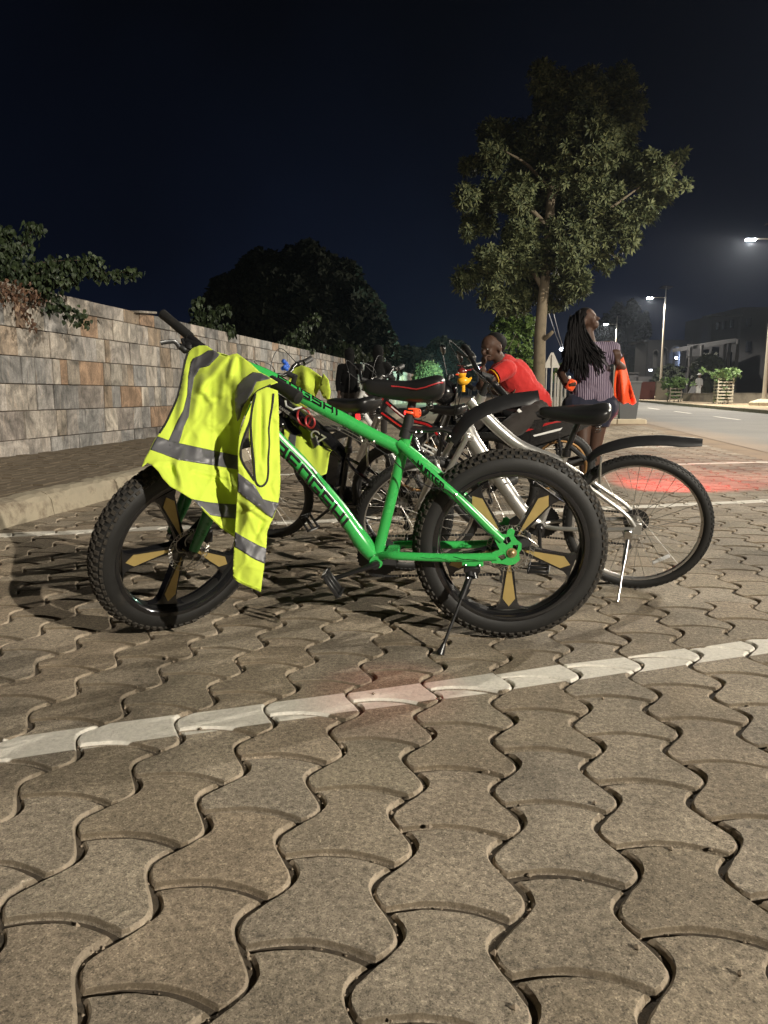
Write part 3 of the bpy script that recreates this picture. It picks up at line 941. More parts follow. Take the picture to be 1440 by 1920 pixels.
def spoked_wheel(root, c, S, name, R=.335, b=.024, rim=None, nsp=32, cassette=False, reflector=False, tyre_mats=None, rows=None):
    c = Vector(c)
    hub = MB()
    hub.lathe(c, Y, [(.005, -.062), (.012, -.06), (.013, -.036), (.026, -.034), (.026, -.030), (.014, -.025), (.014, .025), (.026, .030), (.026, .034), (.013, .036), (.012, .06), (.005, .062)], 20)
    H = build(name, xf(hub, S), M['steel'], root)
    t = tyre_mesh(c, R, b, .004, 84, rows or [(-.85, .004), (-.4, .006), (0, .005), (.4, .006), (.85, .004)])
    build('tyre', xf(t, S), tyre_mats or [M['rubber'], M['rubber']], root, parent=H)
    ri = R - 2 * b - .004
    rm = MB()
    rm.lathe(c, Y, [(ri + .016, -.013), (ri + .004, -.0135), (ri - .004, -.009), (ri - .006, 0), (ri - .004, .009), (ri + .004, .0135), (ri + .016, .013), (ri + .016, -.013)], 90)
    build('rim', xf(rm, S), rim or M['rim_silver'], root, parent=H)
    for i in range(nsp):
        sg = 1 if i % 2 else -1
        th = 2 * PI * i / nsp
        cross = (1 if (i // 2) % 2 else -1) * rad(62)
        a = c + Y * (.032 * sg) + Vector((math.cos(th + cross), 0, math.sin(th + cross))) * .024
        e = c + Y * (.003 * sg) + Vector((math.cos(th), 0, math.sin(th))) * (ri - .004)
        m = MB(); m.tube([a, e], .0013, 5)
        build('spoke', xf(m, S), M['steel'], root, parent=H)
    if cassette:
        k = MB()
        for q in range(6):
            rr = .045 - q * .0045
            k.lathe(c, Y, [(.01, -.036 - q * .004), (rr, -.036 - q * .004), (rr, -.038 - q * .004), (.01, -.038 - q * .004)], 28)
        k.lathe(c, Y, [(.058, -.033), (.058, -.034), (.01, -.034)], 30)
        build('cassette', xf(k, S), M['matte_black'], root, parent=H)
    if reflector:
        k = MB(); th = rad(-33)
        d = Vector((math.cos(th), 0, math.sin(th))); e = Vector((-d.z, 0, d.x))
        rot = Matrix((e, Y, d)).transposed()
        k.box(c + Vector((math.cos(PI + .92), 0, math.sin(PI + .92))) * .0 + Vector(reflector), (.085, .008, .018), Matrix.Rotation(rad(reflector_angle), 3, 'Y'), bev=.003)
        build('reflector', xf(k, S), M['clear'], root, parent=H)
    return H


reflector_angle = 30


def saddle(root, secs, trim=None, springs=True, mat=None, c_post=None):
    """secs: (x, half width, z top, z bottom)"""
    m = MB(); n = 18; vs = []
    for (x, hw, zt, zb) in secs:
        zc = zt - (zt - zb) * .38
        for k in range(n):
            a = 2 * PI * k / n
            cy, cz = math.cos(a), math.sin(a)
            yy = hw * math.copysign(abs(cy) ** .75, cy)
            zz = zc + ((zt - zc) * math.copysign(abs(cz) ** .8, cz) if cz > 0 else (zc - zb) * math.copysign(abs(cz) ** .9, cz))
            vs.append((x, yy, zz - (.004 * (1 - abs(cy)) if cz > 0 else 0)))
    fs = []
    for i in range(len(secs) - 1):
        for k in range(n):
            fs.append((i * n + k, i * n + (k + 1) % n, (i + 1) * n + (k + 1) % n, (i + 1) * n + k))
    fs.append(tuple(range(n))); fs.append(tuple((len(secs) - 1) * n + k for k in reversed(range(n))))
    m.add(vs, fs)
    s = build('saddle', m, mat or M['vinyl'], root, auto=60)
    sub = s.modifiers.new('round', 'SUBSURF'); sub.levels = 1; sub.render_levels = 1
    if trim:
        t = MB()
        for sg in (1, -1):
            t.tube([(x, sg * y, z) for x, y, z in trim], .0028, 6)
        build('piping', t, M['red_trim'], root, parent=s)
    r = MB(); xa = secs[0][0]; xb = secs[-1][0]
    zb = min(q[3] for q in secs)
    xm = c_post[0]
    for sg in (-1, 1):
        r.tube([(xa + (xm - xa) * .25, sg * .012, zb + .015), (xm + .03 * (1 if xa > xb else -1), sg * .022, c_post[1] + .005), (xm - .04, sg * .022, c_post[1] + .005), (xb + .035, sg * .04, zb + .02)], .0035, 6)
    if springs:
        for sg in (-1, 1):
            P = [(xb + .055 + .012 * math.cos(a), sg * .045 + .012 * math.sin(a), zb - .02 + .045 * a / (8 * PI)) for a in np.linspace(0, 8 * PI, 50)]
            r.tube(P, .0022, 5)
    build('saddle_rails', r, M['dark_steel'], root, parent=s)
    return s


def pedal(root, c, ang, parent=None, mat=None):
    m = MB(); c = Vector(c); rot = Matrix.Rotation(ang, 3, 'Y')
    for x in (-.045, .045): m.box(c + rot @ Vector((x, 0, 0)), (.010, .095, .022), rot, bev=.003)
    for y in (-.043, 0, .043): m.box(c + rot @ Vector((0, y, 0)), (.082, .010 if y else .018, .016), rot, bev=.003)
    for x in (-.045, .045):
        for y in np.linspace(-.04, .04, 6): m.box(c + rot @ Vector((x, y, .012)), (.006, .006, .006), rot)
    p = build('pedal', m, mat or M['plastic_black'], root, parent=parent)
    for x in (-.0505, .0505):
        rr = MB(); rr.box(c + rot @ Vector((x, 0, 0)), (.003, .055, .013), rot); build('reflector', rr, M['clear'], root, parent=p) if parent is None else None
        if parent is not None: rr2 = build('reflector', rr, M['clear'], root, parent=parent)
    return p


def crankset(root, bb, ang, L=.165, y0=.062, mat=None, ped=(0, 0), chain_to=None, ring=.085):
    mat = mat or M['black']; bb = Vector(bb)
    d = Vector((math.cos(ang), 0, math.sin(ang)))
    for sg, dd, nm in ((1, d, 'crank_arm'), (-1, -d, 'crank_arm')):
        m = MB(); a = bb + Y * (y0 * sg); e = a + dd * L + Y * (.016 * sg)
        m.tube([a - dd * .014, a, a + dd * .05 + Y * .004 * sg, e, e + dd * .013], [.013, .017, .013, .011, .009], 12, flat=(1, .75), up=Y)
        m.cyl(a - Y * .01 * sg, a + Y * .014 * sg, .016, 16)
        c = build(nm, m, mat, root)
        pedal(root, e + Y * (.062 * sg), ped[0 if sg > 0 else 1], parent=c)
    ax = MB(); ax.cyl(bb - Y * .07, bb + Y * .07, .012, 14)
    ax.lathe(bb, Y, [(.012, .036), (.024, .037), (.024, .043), (.016, .046)], 24)
    build('bottom_bracket', ax, M['dark_steel'], root)
    ch = MB(); o = bb - Y * .046; nt_ = 36
    vs = []; fs = []
    for i in range(nt_ * 2):
        th = PI * i / nt_; r = ring + (.004 if i % 2 else -.002)
        for rr, yy in ((r, -.0015), (r, .0015), (ring - .016, .0015), (ring - .016, -.0015)):
            vs.append(o + Vector((math.cos(th), 0, math.sin(th))) * rr + Y * yy)
    for i in range(nt_ * 2):
        j = (i + 1) % (nt_ * 2)
        for k in range(4): fs.append((i * 4 + k, j * 4 + k, j * 4 + (k + 1) % 4, i * 4 + (k + 1) % 4))
    ch.add(vs, fs)
    ch.lathe(o + Y * .004, Y, [(.02, 0), (ring - .006, 0), (ring - .006, .002), (.02, .002)], 40)
    build('chainring', ch, M['matte_black'], root)
    if chain_to is not None:
        c = Vector(chain_to)
        top = [bb + Vector((0, -.046, ring)), Vector((c.x, -.046, c.z + .03))]
        bot = [bb + Vector((0, -.046, -ring)), Vector((c.x + .03, -.046, c.z - .13))]
        m = MB()
        for (a, b_) in (top, bot):
            nl = int((b_ - a).length / .0127)
            for i in range(nl):
                p = a.lerp(b_, (i + .5) / nl); t = (b_ - a).normalized()
                rot = Matrix((t, Y, t.cross(Y))).transposed()
                m.box(p, (.011, .007 if i % 2 else .004, .0085), rot)
        build('chain', m, M['matte_black'], root, kind='stuff')


def text_tris(s, size, shear=0.0):
    cu = bpy.data.curves.new('t', 'FONT'); cu.body = s; cu.size = size; cu.shear = shear; cu.resolution_u = 3
    cu.offset = size * .012
    o = bpy.data.objects.new('t', cu); COL.objects.link(o)
    dg = bpy.context.evaluated_depsgraph_get(); me = o.evaluated_get(dg).to_mesh()
    vs = [(v.co.x, v.co.y) for v in me.vertices]; fs = [tuple(p.vertices) for p in me.polygons]
    o.evaluated_get(dg).to_mesh_clear(); bpy.data.objects.remove(o); bpy.data.curves.remove(cu)
    xs = [v[0] for v in vs]; ys = [v[1] for v in vs]
    return vs, fs, (min(xs), max(xs), min(ys), max(ys))


GLYPH = {
    'B': [[(0, 0), (0, 1), (1, 1), (1, 0), (0, 0)], [(.0, .5), (1, .5)]],
    'E': [[(1, 1), (0, 1), (0, 0), (1, 0)], [(0, .5), (.9, .5)]],
    'N': [[(0, 0), (0, 1), (1, 1), (1, 0)]],
    'G': [[(1, 1), (0, 1), (0, 0), (1, 0), (1, .5), (.5, .5)]],
    'S': [[(1, 1), (0, 1), (0, .52), (1, .52), (1, 0), (0, 0)]],
    'H': [[(0, 0), (0, 1)], [(1, 0), (1, 1)], [(0, .5), (1, .5)]],
    'I': [[(.5, 0), (.5, 1)]],
    'U': [[(0, 1), (0, 0), (1, 0), (1, 1)]], 'T': [[(0, 1), (1, 1)], [(.5, 1), (.5, 0)]], 'R': [[(0, 0), (0, 1), (1, 1), (1, .5), (0, .5)], [(.55, .5), (1, 0)]],
}


def path_at(P, L, s):
    s = max(0, min(s, L[-1] - 1e-6)); i = 0
    while L[i + 1] < s: i += 1
    f = (s - L[i]) / (L[i + 1] - L[i])
    return P[i].lerp(P[i + 1], f), (P[i + 1] - P[i]).normalized()


def tube_strip(m, P, L, r, pts, w, off=.0008, tilt=0.):
    """ribbon of width w along pts (s along the tube, t round it) on a tube of radius r, facing left"""
    def put(s, t):
        p, T = path_at(P, L, s)
        rr = r(s) if callable(r) else r
        nn = T.cross(Y).normalized()
        if nn.z < 0: nn = -nn
        ph = t / rr
        return p + (Y * math.cos(ph) + nn * math.sin(ph)) * (rr + off)
    for (a, b) in zip(pts[:-1], pts[1:]):
        a = Vector(a); b = Vector(b); d = (b - a)
        if d.length < 1e-6: continue
        d.normalize(); q = Vector((-d.y, d.x)) * (w / 2); a = a - d * (w / 2 * .98); b = b + d * (w / 2 * .98)
        n = max(1, int((b - a).length / .006)); vs = []
        for i in range(n + 1):
            c = a.lerp(b, i / n)
            for kx in (-1, 0, 1): vs.append(put(c.x + q.x * kx, c.y + q.y * kx))
        fs = []
        for i in range(n):
            for k in (0, 1): fs.append((i * 3 + k, i * 3 + k + 1, (i + 1) * 3 + k + 1, (i + 1) * 3 + k))
        m.add(vs, fs)


def tube_word(m, P, L, r, word, s0, lw, lh, t0, gap, sw, shear=.35):
    s = s0
    for ch in word:
        wch = lw * (.2 if ch == 'I' else 1)
        for st in GLYPH[ch]:
            pts = [(s + (x * wch if ch != 'I' else wch * .5) - (y - .5) * lh * shear * 1.0, t0 + (y - .5) * lh) for x, y in st]
            tube_strip(m, P, L, r, pts, sw)
        s += wch + gap
    return s


def cum(P):
    L = [0]
    for a, b in zip(P[:-1], P[1:]): L.append(L[-1] + (b - a).length)
    return L


def smooth_path(pts, n=6):
    P = [Vector(p) for p in pts]; out = []
    for i in range(len(P) - 1):
        p0 = P[max(i - 1, 0)]; p1 = P[i]; p2 = P[i + 1]; p3 = P[min(i + 2, len(P) - 1)]
        for k in range(n):
            t = k / n
            out.append(.5 * ((2 * p1) + (p2 - p0) * t + (2 * p0 - 5 * p1 + 4 * p2 - p3) * t * t + (3 * p1 - p0 - 3 * p2 + p3) * t ** 3))
    out.append(P[-1]); return out


def cable(root, pts, r=.0022, mat=None, parent=None, name='cable', world=False):
    m = MB(); m.tube(smooth_path(pts, 6), r, 6)
    return build(name, m, mat or M['matte_black'], root, parent=parent, world=world)


def steer_matrix(a0, k, st):
    a0 = Vector(a0)
    return Matrix.Translation(a0) @ Matrix.Rotation(st, 4, Vector(k)) @ Matrix.Translation(-a0)


# ------------------------------------------------------------------ the green fat-tyred bicycle
GM = bike_matrix(.4706, 2.7604, 3.0723, .0466)
G = Root('fat_tyre_bicycle', 'bright green fat-tyred bicycle with black and gold five-spoke wheels', 'bicycle', mat=GM, group='bicycles parked side by side in the bays')
I4 = Matrix.Identity(4)
GI = GM.inverted()
k_ = Vector((-math.cos(rad(70)), 0, math.sin(rad(70)))); nr_ = Vector((math.sin(rad(70)), 0, math.cos(rad(70))))
GWB = 1.256
a0_ = Vector((GWB, 0, .365)) - nr_ * .045
GS = steer_matrix(a0_, k_, .8727)
fat_wheel(G, (0, 0, .365), rad(-90) + rad(-1), I4, 'rear_wheel')
fat_wheel(G, (GWB, 0, .3632), .0306, GS, 'front_wheel')


def V3(x, z, y=0): return Vector((x, y, z))


dtP = smooth_path([V3(1.035, .948), V3(.95, .85), V3(.866, .752), V3(.789, .673), V3(.72, .590), V3(.631, .482), V3(.56, .380), V3(.512, .312)], 4)
ttP = smooth_path([V3(1.02, 1.035), V3(.898, .988), V3(.811, .940), V3(.71, .880), V3(.606, .826), V3(.509, .774), V3(.43, .735), V3(.405, .715)], 4)
fm = MB()
fm.tube(dtP, [.0315] * (len(dtP) - 6) + [.034, .036, .036, .034, .03, .027], 20, flat=(.95, 1.0))
fm.tube(ttP, [.026] * 6 + [.0238] * (len(ttP) - 10) + [.024, .026, .026, .022], 18)
fm.tube([V3(.5, .30), V3(.383, .785)], .0208, 18)                                  # seat tube
fm.tube([V3(1.065, .84) , V3(1.0, 1.045)], .025, 18)   # head tube
fm.cyl(V3(.497, .303, -.05), V3(.497, .303, .055), .0245, 24)
for sg in (1, -1):
    fm.tube(smooth_path([V3(.415, .745, .012 * sg), V3(.36, .70, .045 * sg), V3(.311, .655, .07 * sg), V3(.233, .590, .088 * sg), V3(.156, .522, .092 * sg), V3(.078, .445, .093 * sg), V3(.035, .405, .093 * sg)], 3), .0172, 14, flat=(1, .9))
    fm.tube(smooth_path([V3(.49, .318, .03 * sg), V3(.455, .334, .062 * sg), V3(.40, .338, .085 * sg), V3(.21, .337, .094 * sg), V3(.055, .344, .094 * sg)], 4), .016, 14)
    # gusset between the twin stays
fm.box(V3(.34, .668, 0), (.05, .09, .014), Matrix.Rotation(rad(-40), 3, 'Y'), bev=.004)
fm.box(V3(.435, .337, 0), (.05, .11, .02), bev=.005)
GF = build('frame', fm, M['green'], G)
# dropout plates with cut-outs
dpx = lambda pts: [(.003 + (957 - x) / 510, .343 + (1045 - y) / 510) for x, y in pts]
d_out = dpx([(922, 1056), (922, 1036), (936, 1030), (926, 1010), (938, 1001), (948, 1001), (950, 992), (957, 989), (963, 994), (961, 1003), (967, 1011), (976, 1018), (976, 1029), (972, 1035), (974, 1049), (966, 1057), (955, 1060), (940, 1057)])
d_holes = [dpx(h) for h in ([(942, 1007), (953, 1005), (957, 1014), (949, 1021), (942, 1017)], [(960, 1021), (970, 1020), (969, 1030), (960, 1033)], [(933, 1043), (945, 1038), (949, 1046), (940, 1051)])]
for sg in (1, -1):
    m = MB(); polys = [[Vector((x, z, 0)) for x, z in p] for p in [d_out] + d_holes]; tri = geometry.tessellate_polygon(polys); fl = [v for p in polys for v in p]
    for yy in (.092, .101): m.add([V3(v.x, v.y, yy * sg) for v in fl], [tuple(t) for t in tri])
    for p in polys:
        n_ = len(p); m.add([V3(v.x, v.y, .092 * sg) for v in p] + [V3(v.x, v.y, .101 * sg) for v in p], [(i, (i + 1) % n_, n_ + (i + 1) % n_, n_ + i) for i in range(n_)])
    build('dropout', m, M['green'], G, parent=GF, sm=False)
ax = MB(); ax.cyl(V3(0, .350 + .012, -.105), V3(0, .362, .105), .0075, 12); ax.lathe(V3(0, .362, .104), Y, [(.0135, 0), (.0135, .006), (.008, .012), (.003, .013)], 6)
ax.lathe(V3(0, .362, .1035), Y, [(.018, 0), (.018, .0015), (0.01, .0016)], 18)
build('axle', ax, M['brass'], G)
# lettering and stripes
dm = MB(); L = cum(dtP)
tube_word(dm, dtP, L, .0315, 'BENGSHI', .268, .044, .041, -.010, .0195, .0105, shear=.28)
tube_strip(dm, dtP, L, .0315, [(.42, .028), (.50, .020)], .0045)
tube_strip(dm, dtP, L, .0315, [(.50, .020), (.515, .013)], .006)
build('lettering', dm, M['gloss_black'], G, parent=GF, sm=False)
wm = MB()
tube_strip(wm, dtP, L, .0315, [(.06, .029), (.20, .028), (.34, .027), (.44, .033)], .010)
build('stripe', wm, M['white'], G, parent=GF, sm=False)
tm = MB(); L2 = cum(ttP)
tube_word(tm, ttP, L2, .0245, 'BENGSHI', .125, .034, .022, .0185, .0142, .0065, shear=.5)
tube_strip(tm, ttP, L2, .0245, [(.19, .006), (.24, -.004), (.27, -.018)], .0018)
tube_strip(tm, ttP, L2, .0245, [(.235, -.002), (.30, .002), (.325, .006)], .0018)
build('lettering', tm, M['gloss_black'], G, parent=GF, sm=False)
sm_ = MB(); ssP = smooth_path([V3(.36, .70, .045), V3(.311, .655, .07), V3(.233, .590, .088), V3(.156, .522, .092)], 4); L3 = cum(ssP)
tube_word(sm_, ssP, L3, .0175, 'HUNTER', .03, .015, .018, -.003, .007, .0042, shear=.7)
tube_strip(sm_, ssP, L3, .0175, [(.0, -.006), (.04, -.008), (.05, -.005)], .004)
build('lettering', sm_, M['gloss_black'], G, parent=GF, sm=False)
cm = MB(); csP = smooth_path([V3(.40, .338, .085), V3(.21, .337, .094), V3(.055, .344, .094)], 6); L4 = cum(csP)
for a_ in ([(.06, -.005), (.07, .003), (.10, -.001), (.13, .003), (.16, -.002), (.17, -.007)], [(.19, .008), (.23, -.002), (.27, -.004)], [(.2, -.006), (.24, -.001), (.28, -.008)]):
    tube_strip(cm, csP, L4, .0162, a_, .0016)
build('pinstripe', cm, M['gloss_black'], G, parent=GF, sm=False)

# seat post, clamp, saddle
m = MB(); m.tube([V3(.392, .765), V3(.383, .80)], .024, 18); m.tube([V3(.386, .79), V3(.374, .85)], .0195, 18); m.tube([V3(.374, .85), V3(.362, .915)], .0155, 16)
m.box(V3(.36, .922), (.05, .045, .022), bev=.005)
m.tube([V3(.375, .792, .018), V3(.352, .79, .02)], .0055, 8)
GP_ = build('seat_post', m, M['matte_black'], G)
for x, z_, r_ in ((.352, .788, .0062), (.332, .788, .0062), (.349, .765, .004)):
    m = MB(); m.ball(V3(x, z_, .026), r_, 8); build('bolt', m, M['chrome'], G, parent=GP_)
saddle(G, [(.548, .006, .966, .944), (.540, .022, .976, .930), (.515, .030, .983, .918), (.47, .034, .981, .908), (.42, .042, .975, .900), (.37, .058, .975, .894), (.325, .078, .986, .892), (.285, .088, .997, .898), (.262, .082, .996, .906), (.250, .060, .984, .925), (.247, .02, .972, .945)],
       trim=[(.44, .0385, .954), (.41, .043, .952), (.38, .054, .948), (.35, .068, .944), (.32, .081, .951), (.29, .0885, .962), (.268, .086, .968), (.256, .074, .968)], c_post=(.362, .925))
# clip-on rear light with rubber strap
m = MB(); m.torus(V3(.372, .858), V3(-.18, .98), .019, .0045, 24, 8); m.box(V3(.348, .857, .012), (.03, .026, .034), bev=.008)
m.box(V3(.366, .872, .017), (.03, .01, .006), bev=.002)
lt = build('strap_light', m, M['orange'], G)
m = MB(); m.ball(V3(.392, .858, .016), .005, 8, s=(.7, .8, 1.6)); build('lens', m, M['glow_red'], G, parent=lt)
rl = bpy.data.lights.new('strap_light_beam', 'SPOT'); rl.energy = 9; rl.color = (1, .06, .05); rl.spot_size = rad(34); rl.spot_blend = .9; rl.shadow_soft_size = .01
ro = bpy.data.objects.new('strap_light_beam', rl); COL.objects.link(ro); ro.location = GM @ V3(.40, .86, .03); ro.rotation_euler = (ground(728, 1295) - ro.location).to_track_quat('-Z', 'Y').to_euler()
# rear mudguard on its post arm
def mudguard(root, path, hw, drop, name='mudguard', wlist=None, parent=None, mat=None, ntail=0):
    P = smooth_path(path, 5); n = len(P); k = 13; vs = []; fs = []
    for i, p in enumerate(P):
        T = (P[min(i + 1, n - 1)] - P[max(i - 1, 0)]).normalized(); nn = T.cross(Y).normalized()
        if nn.z < 0: nn = -nn
        f = i / (n - 1); w = hw * (wlist(f) if wlist else 1)
        for lay in (0, 1):
            for j in range(k):
                a = -1 + 2 * j / (k - 1)
                prof = -abs(a) ** 2.4 * drop * (w / hw) + (.006 if abs(a) < .3 else 0)
                vs.append(p + Y * (a * w) + nn * (prof - lay * .003))
    for i in range(n - 1):
        for lay in (0, 1):
            for j in range(k - 1):
                a = (i * 2 + lay) * k + j; b = ((i + 1) * 2 + lay) * k + j
                fs.append((a, a + 1, b + 1, b))
        for j in (0, k - 1):
            a = i * 2 * k + j; b = (i + 1) * 2 * k + j
            fs.append((a, b, b + k, a + k))
    for i in (0, n - 1):
        for j in range(k - 1):
            a = i * 2 * k + j; fs.append((a, a + 1, a + 1 + k, a + k))
    m = MB(); m.add(vs, fs); return build(name, m, mat or M['plastic_black'], root, parent=parent, auto=50)


mg = mudguard(G, [V3(.235, .765), V3(.215, .79), V3(.175, .845), V3(.11, .888), V3(.02, .918), V3(-.085, .932)], .041, .034, wlist=lambda f: .75 + .35 * math.sin(min(1, f * 1.6) * PI / 2) if f < .93 else .8)
m = MB(); m.tube([V3(.37, .80, .0), V3(.30, .795, .01), V3(.26, .800, .008), V3(.225, .79, 0)], [.011, .010, .009, .012], 10, flat=(1, 1.3))
m.tube([V3(.225, .78, 0), V3(.235, .75, 0)], .010, 10)
build('mudguard_arm', m, M['black'], G, parent=mg)
for x, z_, r_ in ((.262, .806, .006), (.228, .772, .005)):
    m = MB(); m.ball(V3(x, z_, .015), r_, 8); build('bolt', m, M['chrome'], G, parent=mg)

# drive and kickstand
GB = Vector((.497, 0, .300))
dv = Vector((.668 - .497, 0, .243 - .300))
crankset(G, GB, math.atan2(dv.z, dv.x), L=.160, y0=.072, ped=(rad(-57), rad(10)), chain_to=(0, 0, .365), ring=.08)
m = MB()
for q in range(6): m.lathe(V3(0, .365), Y, [(.01, -.06 - q * .004), (.06 - q * .006, -.06 - q * .004), (.06 - q * .006, -.0625 - q * .004), (.01, -.0625 - q * .004)], 30)
build('cassette', m, M['dark_steel'], G)
m = MB(); m.box(V3(-.01, .30, -.10), (.03, .02, .05), bev=.005); m.box(V3(.01, .235, -.09), (.022, .012, .09), Matrix.Rotation(rad(15), 3, 'Y'), bev=.004)
for z_ in (.265, .205): m.lathe(V3(.005, z_, -.085), Y, [(.004, -.006), (.02, -.004), (.02, .004), (.004, .006)], 16)
build('rear_derailleur', m, M['matte_black'], G)
m = MB(); m.box(V3(-.045, .392, .062), (.05, .03, .045), Matrix.Rotation(rad(25), 3, 'Y'), bev=.008); m.box(V3(-.06, .41, .065), (.02, .02, .04), bev=.005)
build('brake_caliper', m, M['matte_black'], G)
m = MB(); m.box(V3(.14, .3185, .094), (.078, .012, .022), bev=.002)
plate = build('kickstand_plate', m, M['green'], G)
for x in (.165, .115):
    m = MB(); m.ball(V3(x, .314, .106), .0045, 8); build('bolt', m, M['chrome'], G, parent=plate)
foot = GI @ Vector((.2008, 2.5595, .004)); kt = V3(.150, .27, .112)
kd = (foot - kt).normalized()
m = MB(); m.box(V3(.142, .296, .098), (.06, .03, .026), bev=.005); m.tube([V3(.15, .285, .10), kt], .0165, 14); m.tube([V3(.135, .283, .105), V3(.13, .265, .112)], .012, 12)
m.tube([kt, kt + kd * .085], .0125, 14); m.tube([kt + kd * .08, foot - kd * .03], .0062, 10)
m.tube([kt + kd * .075 + V3(-.01, 0), kt + kd * .06 + V3(-.022, .012)], .004, 8)
m.tube([foot - kd * .04, foot - kd * .028, foot], [.007, .010, .0165], 12)
ks = build('kickstand', m, M['black'], G)
m = MB(); m.ball(V3(.158, .272, .129), .005, 8); build('pivot_bolt', m, M['chrome'], G, parent=ks)

# fork, stem, bar (turned to the left)
def steered(m): return xf(m, GS)
axF = Vector((GWB, 0, .3632))
m = MB()
cr_z = .50
cen = lambda d: a0_ + k_ * d
m.tube([cen(.455) , cen(.56)], .026, 16)
m.box(cen(.465), (.05, .19, .035), Matrix.Rotation(rad(-20), 3, 'Y'), bev=.01)
for sg in (1, -1):
    top = cen(.465) + nr_ * .01 + Y * .083 * sg; low = cen(.2) + nr_ * .03 + Y * .083 * sg
    m.tube([top, low], .016, 14)
FK = build('fork', steered(m), M['matte_black'], G)
m = MB()
for sg in (1, -1):
    low = cen(.27) + nr_ * .022 + Y * .083 * sg; end = axF + Y * .083 * sg
    m.tube([low, low.lerp(end, .5), end + Vector((0, 0, .012))], [.026, .025, .018], 16, flat=(1.1, .8))
m.tube([cen(.31) + nr_ * .05 + Y * .083, cen(.35) + nr_ * .06 + Y * .04, cen(.35) + nr_ * .06 - Y * .04, cen(.31) + nr_ * .05 - Y * .083], .012, 10)
build('fork_lower', steered(m), M['darkgreen'], G, parent=FK)
m = MB(); m.cyl(axF - Y * .1, axF + Y * .1, .008, 10); build('axle', steered(m), M['steel'], G, parent=FK)
m = MB(); m.box(axF + Vector((-.07, .07, .05)), (.035, .03, .055), bev=.008); build('brake_caliper', steered(m), M['matte_black'], G, parent=FK)
P1 = at(561, 747, 2.52); P2 = at(304, 588, 2.83)
B1 = GI @ P1; B2 = GI @ P2; mid = (B1 + B2) / 2
m = MB(); bd = (B2 - B1).normalized()
up_ = Vector((0, 0, 1)); fw_ = up_.cross(bd)
mid = GI @ at(447, 694, 2.69)
m.tube(smooth_path([B1, B1.lerp(GI @ at(503, 716, 2.60), .6), GI @ at(503, 716, 2.60), mid + bd * -.03, mid + bd * .03, GI @ at(396, 663, 2.745), GI @ at(374, 646, 2.755), B2], 4), .0125, 14)
HB = build('handlebar', m, M['black'], G)
st0 = GS @ cen(.70); m = MB(); m.tube([GS @ cen(.67), GS @ cen(.72)], .0215, 16); m.tube([GS @ cen(.70), mid], [.020, .02], 14); m.tube([mid - bd * .025, mid + bd * .025], .0215, 16)
build('stem', m, M['matte_black'], G, parent=HB)
m = MB(); m.tube([B1 + (B2 - B1) * f for f in (0, .003, .02, .10, .19)], [.018, .0225, .0235, .022, .0205], 16)
build('grip', m, M['rubber'], G, parent=HB)
m = MB(); m.tube([B2 + (GI @ at(374, 646, 2.755) - B2) * f for f in (0, .01, .25, .45, .75)], [.016, .0185, .0175, .0185, .0175], 16)
build('grip', m, M['rubber'], G, parent=HB)
# far brake lever and clamp, as seen against the wall
w_ = lambda px, py, t: GI @ at(px, py, t)
m = MB(); m.tube([w_(352, 640, 2.79), w_(378, 655, 2.75)], .023, 12); m.ball(w_(357, 650, 2.77), .025, 10, s=(1, 1.1, .8))
m.tube([w_(362, 652, 2.77), w_(345, 656, 2.76), w_(336, 648, 2.74)], [.016, .014, .011], 10)
m.tube([w_(342, 636, 2.78), w_(347, 648, 2.77)], [.008, .009], 8)
build('brake_mount', m, M['plastic_black'], G, parent=HB)
m = MB(); m.tube(smooth_path([w_(337, 652, 2.74), w_(328, 641, 2.73), w_(314, 641, 2.72), w_(301, 643, 2.71)], 4), .0068, 8, flat=(1.2, .8))
build('brake_lever', m, M['black'], G, parent=HB)
m = MB(); m.tube([w_(535, 752, 2.50), w_(537, 762, 2.48), w_(550, 768, 2.46), w_(566, 763, 2.47)], .0035, 8); build('bell_bracket', m, M['clear'], G, parent=HB)
# cables under the top tube and along the stay
c1 = [V3(.80, .905, .02), V3(.70, .84, .022), V3(.60, .79, .022), V3(.52, .745, .02)]
cable(G, c1, .0018, M['steel'], GF); cable(G, [p + V3(.01, -.008) for p in c1], .0016, M['steel'], GF)
cable(G, [V3(.52, .745, .02), V3(.45, .70, .03), V3(.38, .645, .07), V3(.30, .60, .095), V3(.233, .588, .104), V3(.15, .50, .108), V3(.08, .43, .108), V3(.0, .425, .09), V3(-.04, .41, .07)], .0022, M['matte_black'], GF)
cable(G, [V3(-.02, .425, .085), V3(-.05, .415, .08), V3(-.085, .39, .07), V3(-.10, .375, .06)], .003, M['steel'], GF)
m = MB(); m.ball(V3(.508, .752, .022), .007, 8, s=(1.5, .8, 1)); m.ball(V3(.205, .575, .108), .006, 8); build('cable_stop', m, M['chrome'], G, parent=GF)
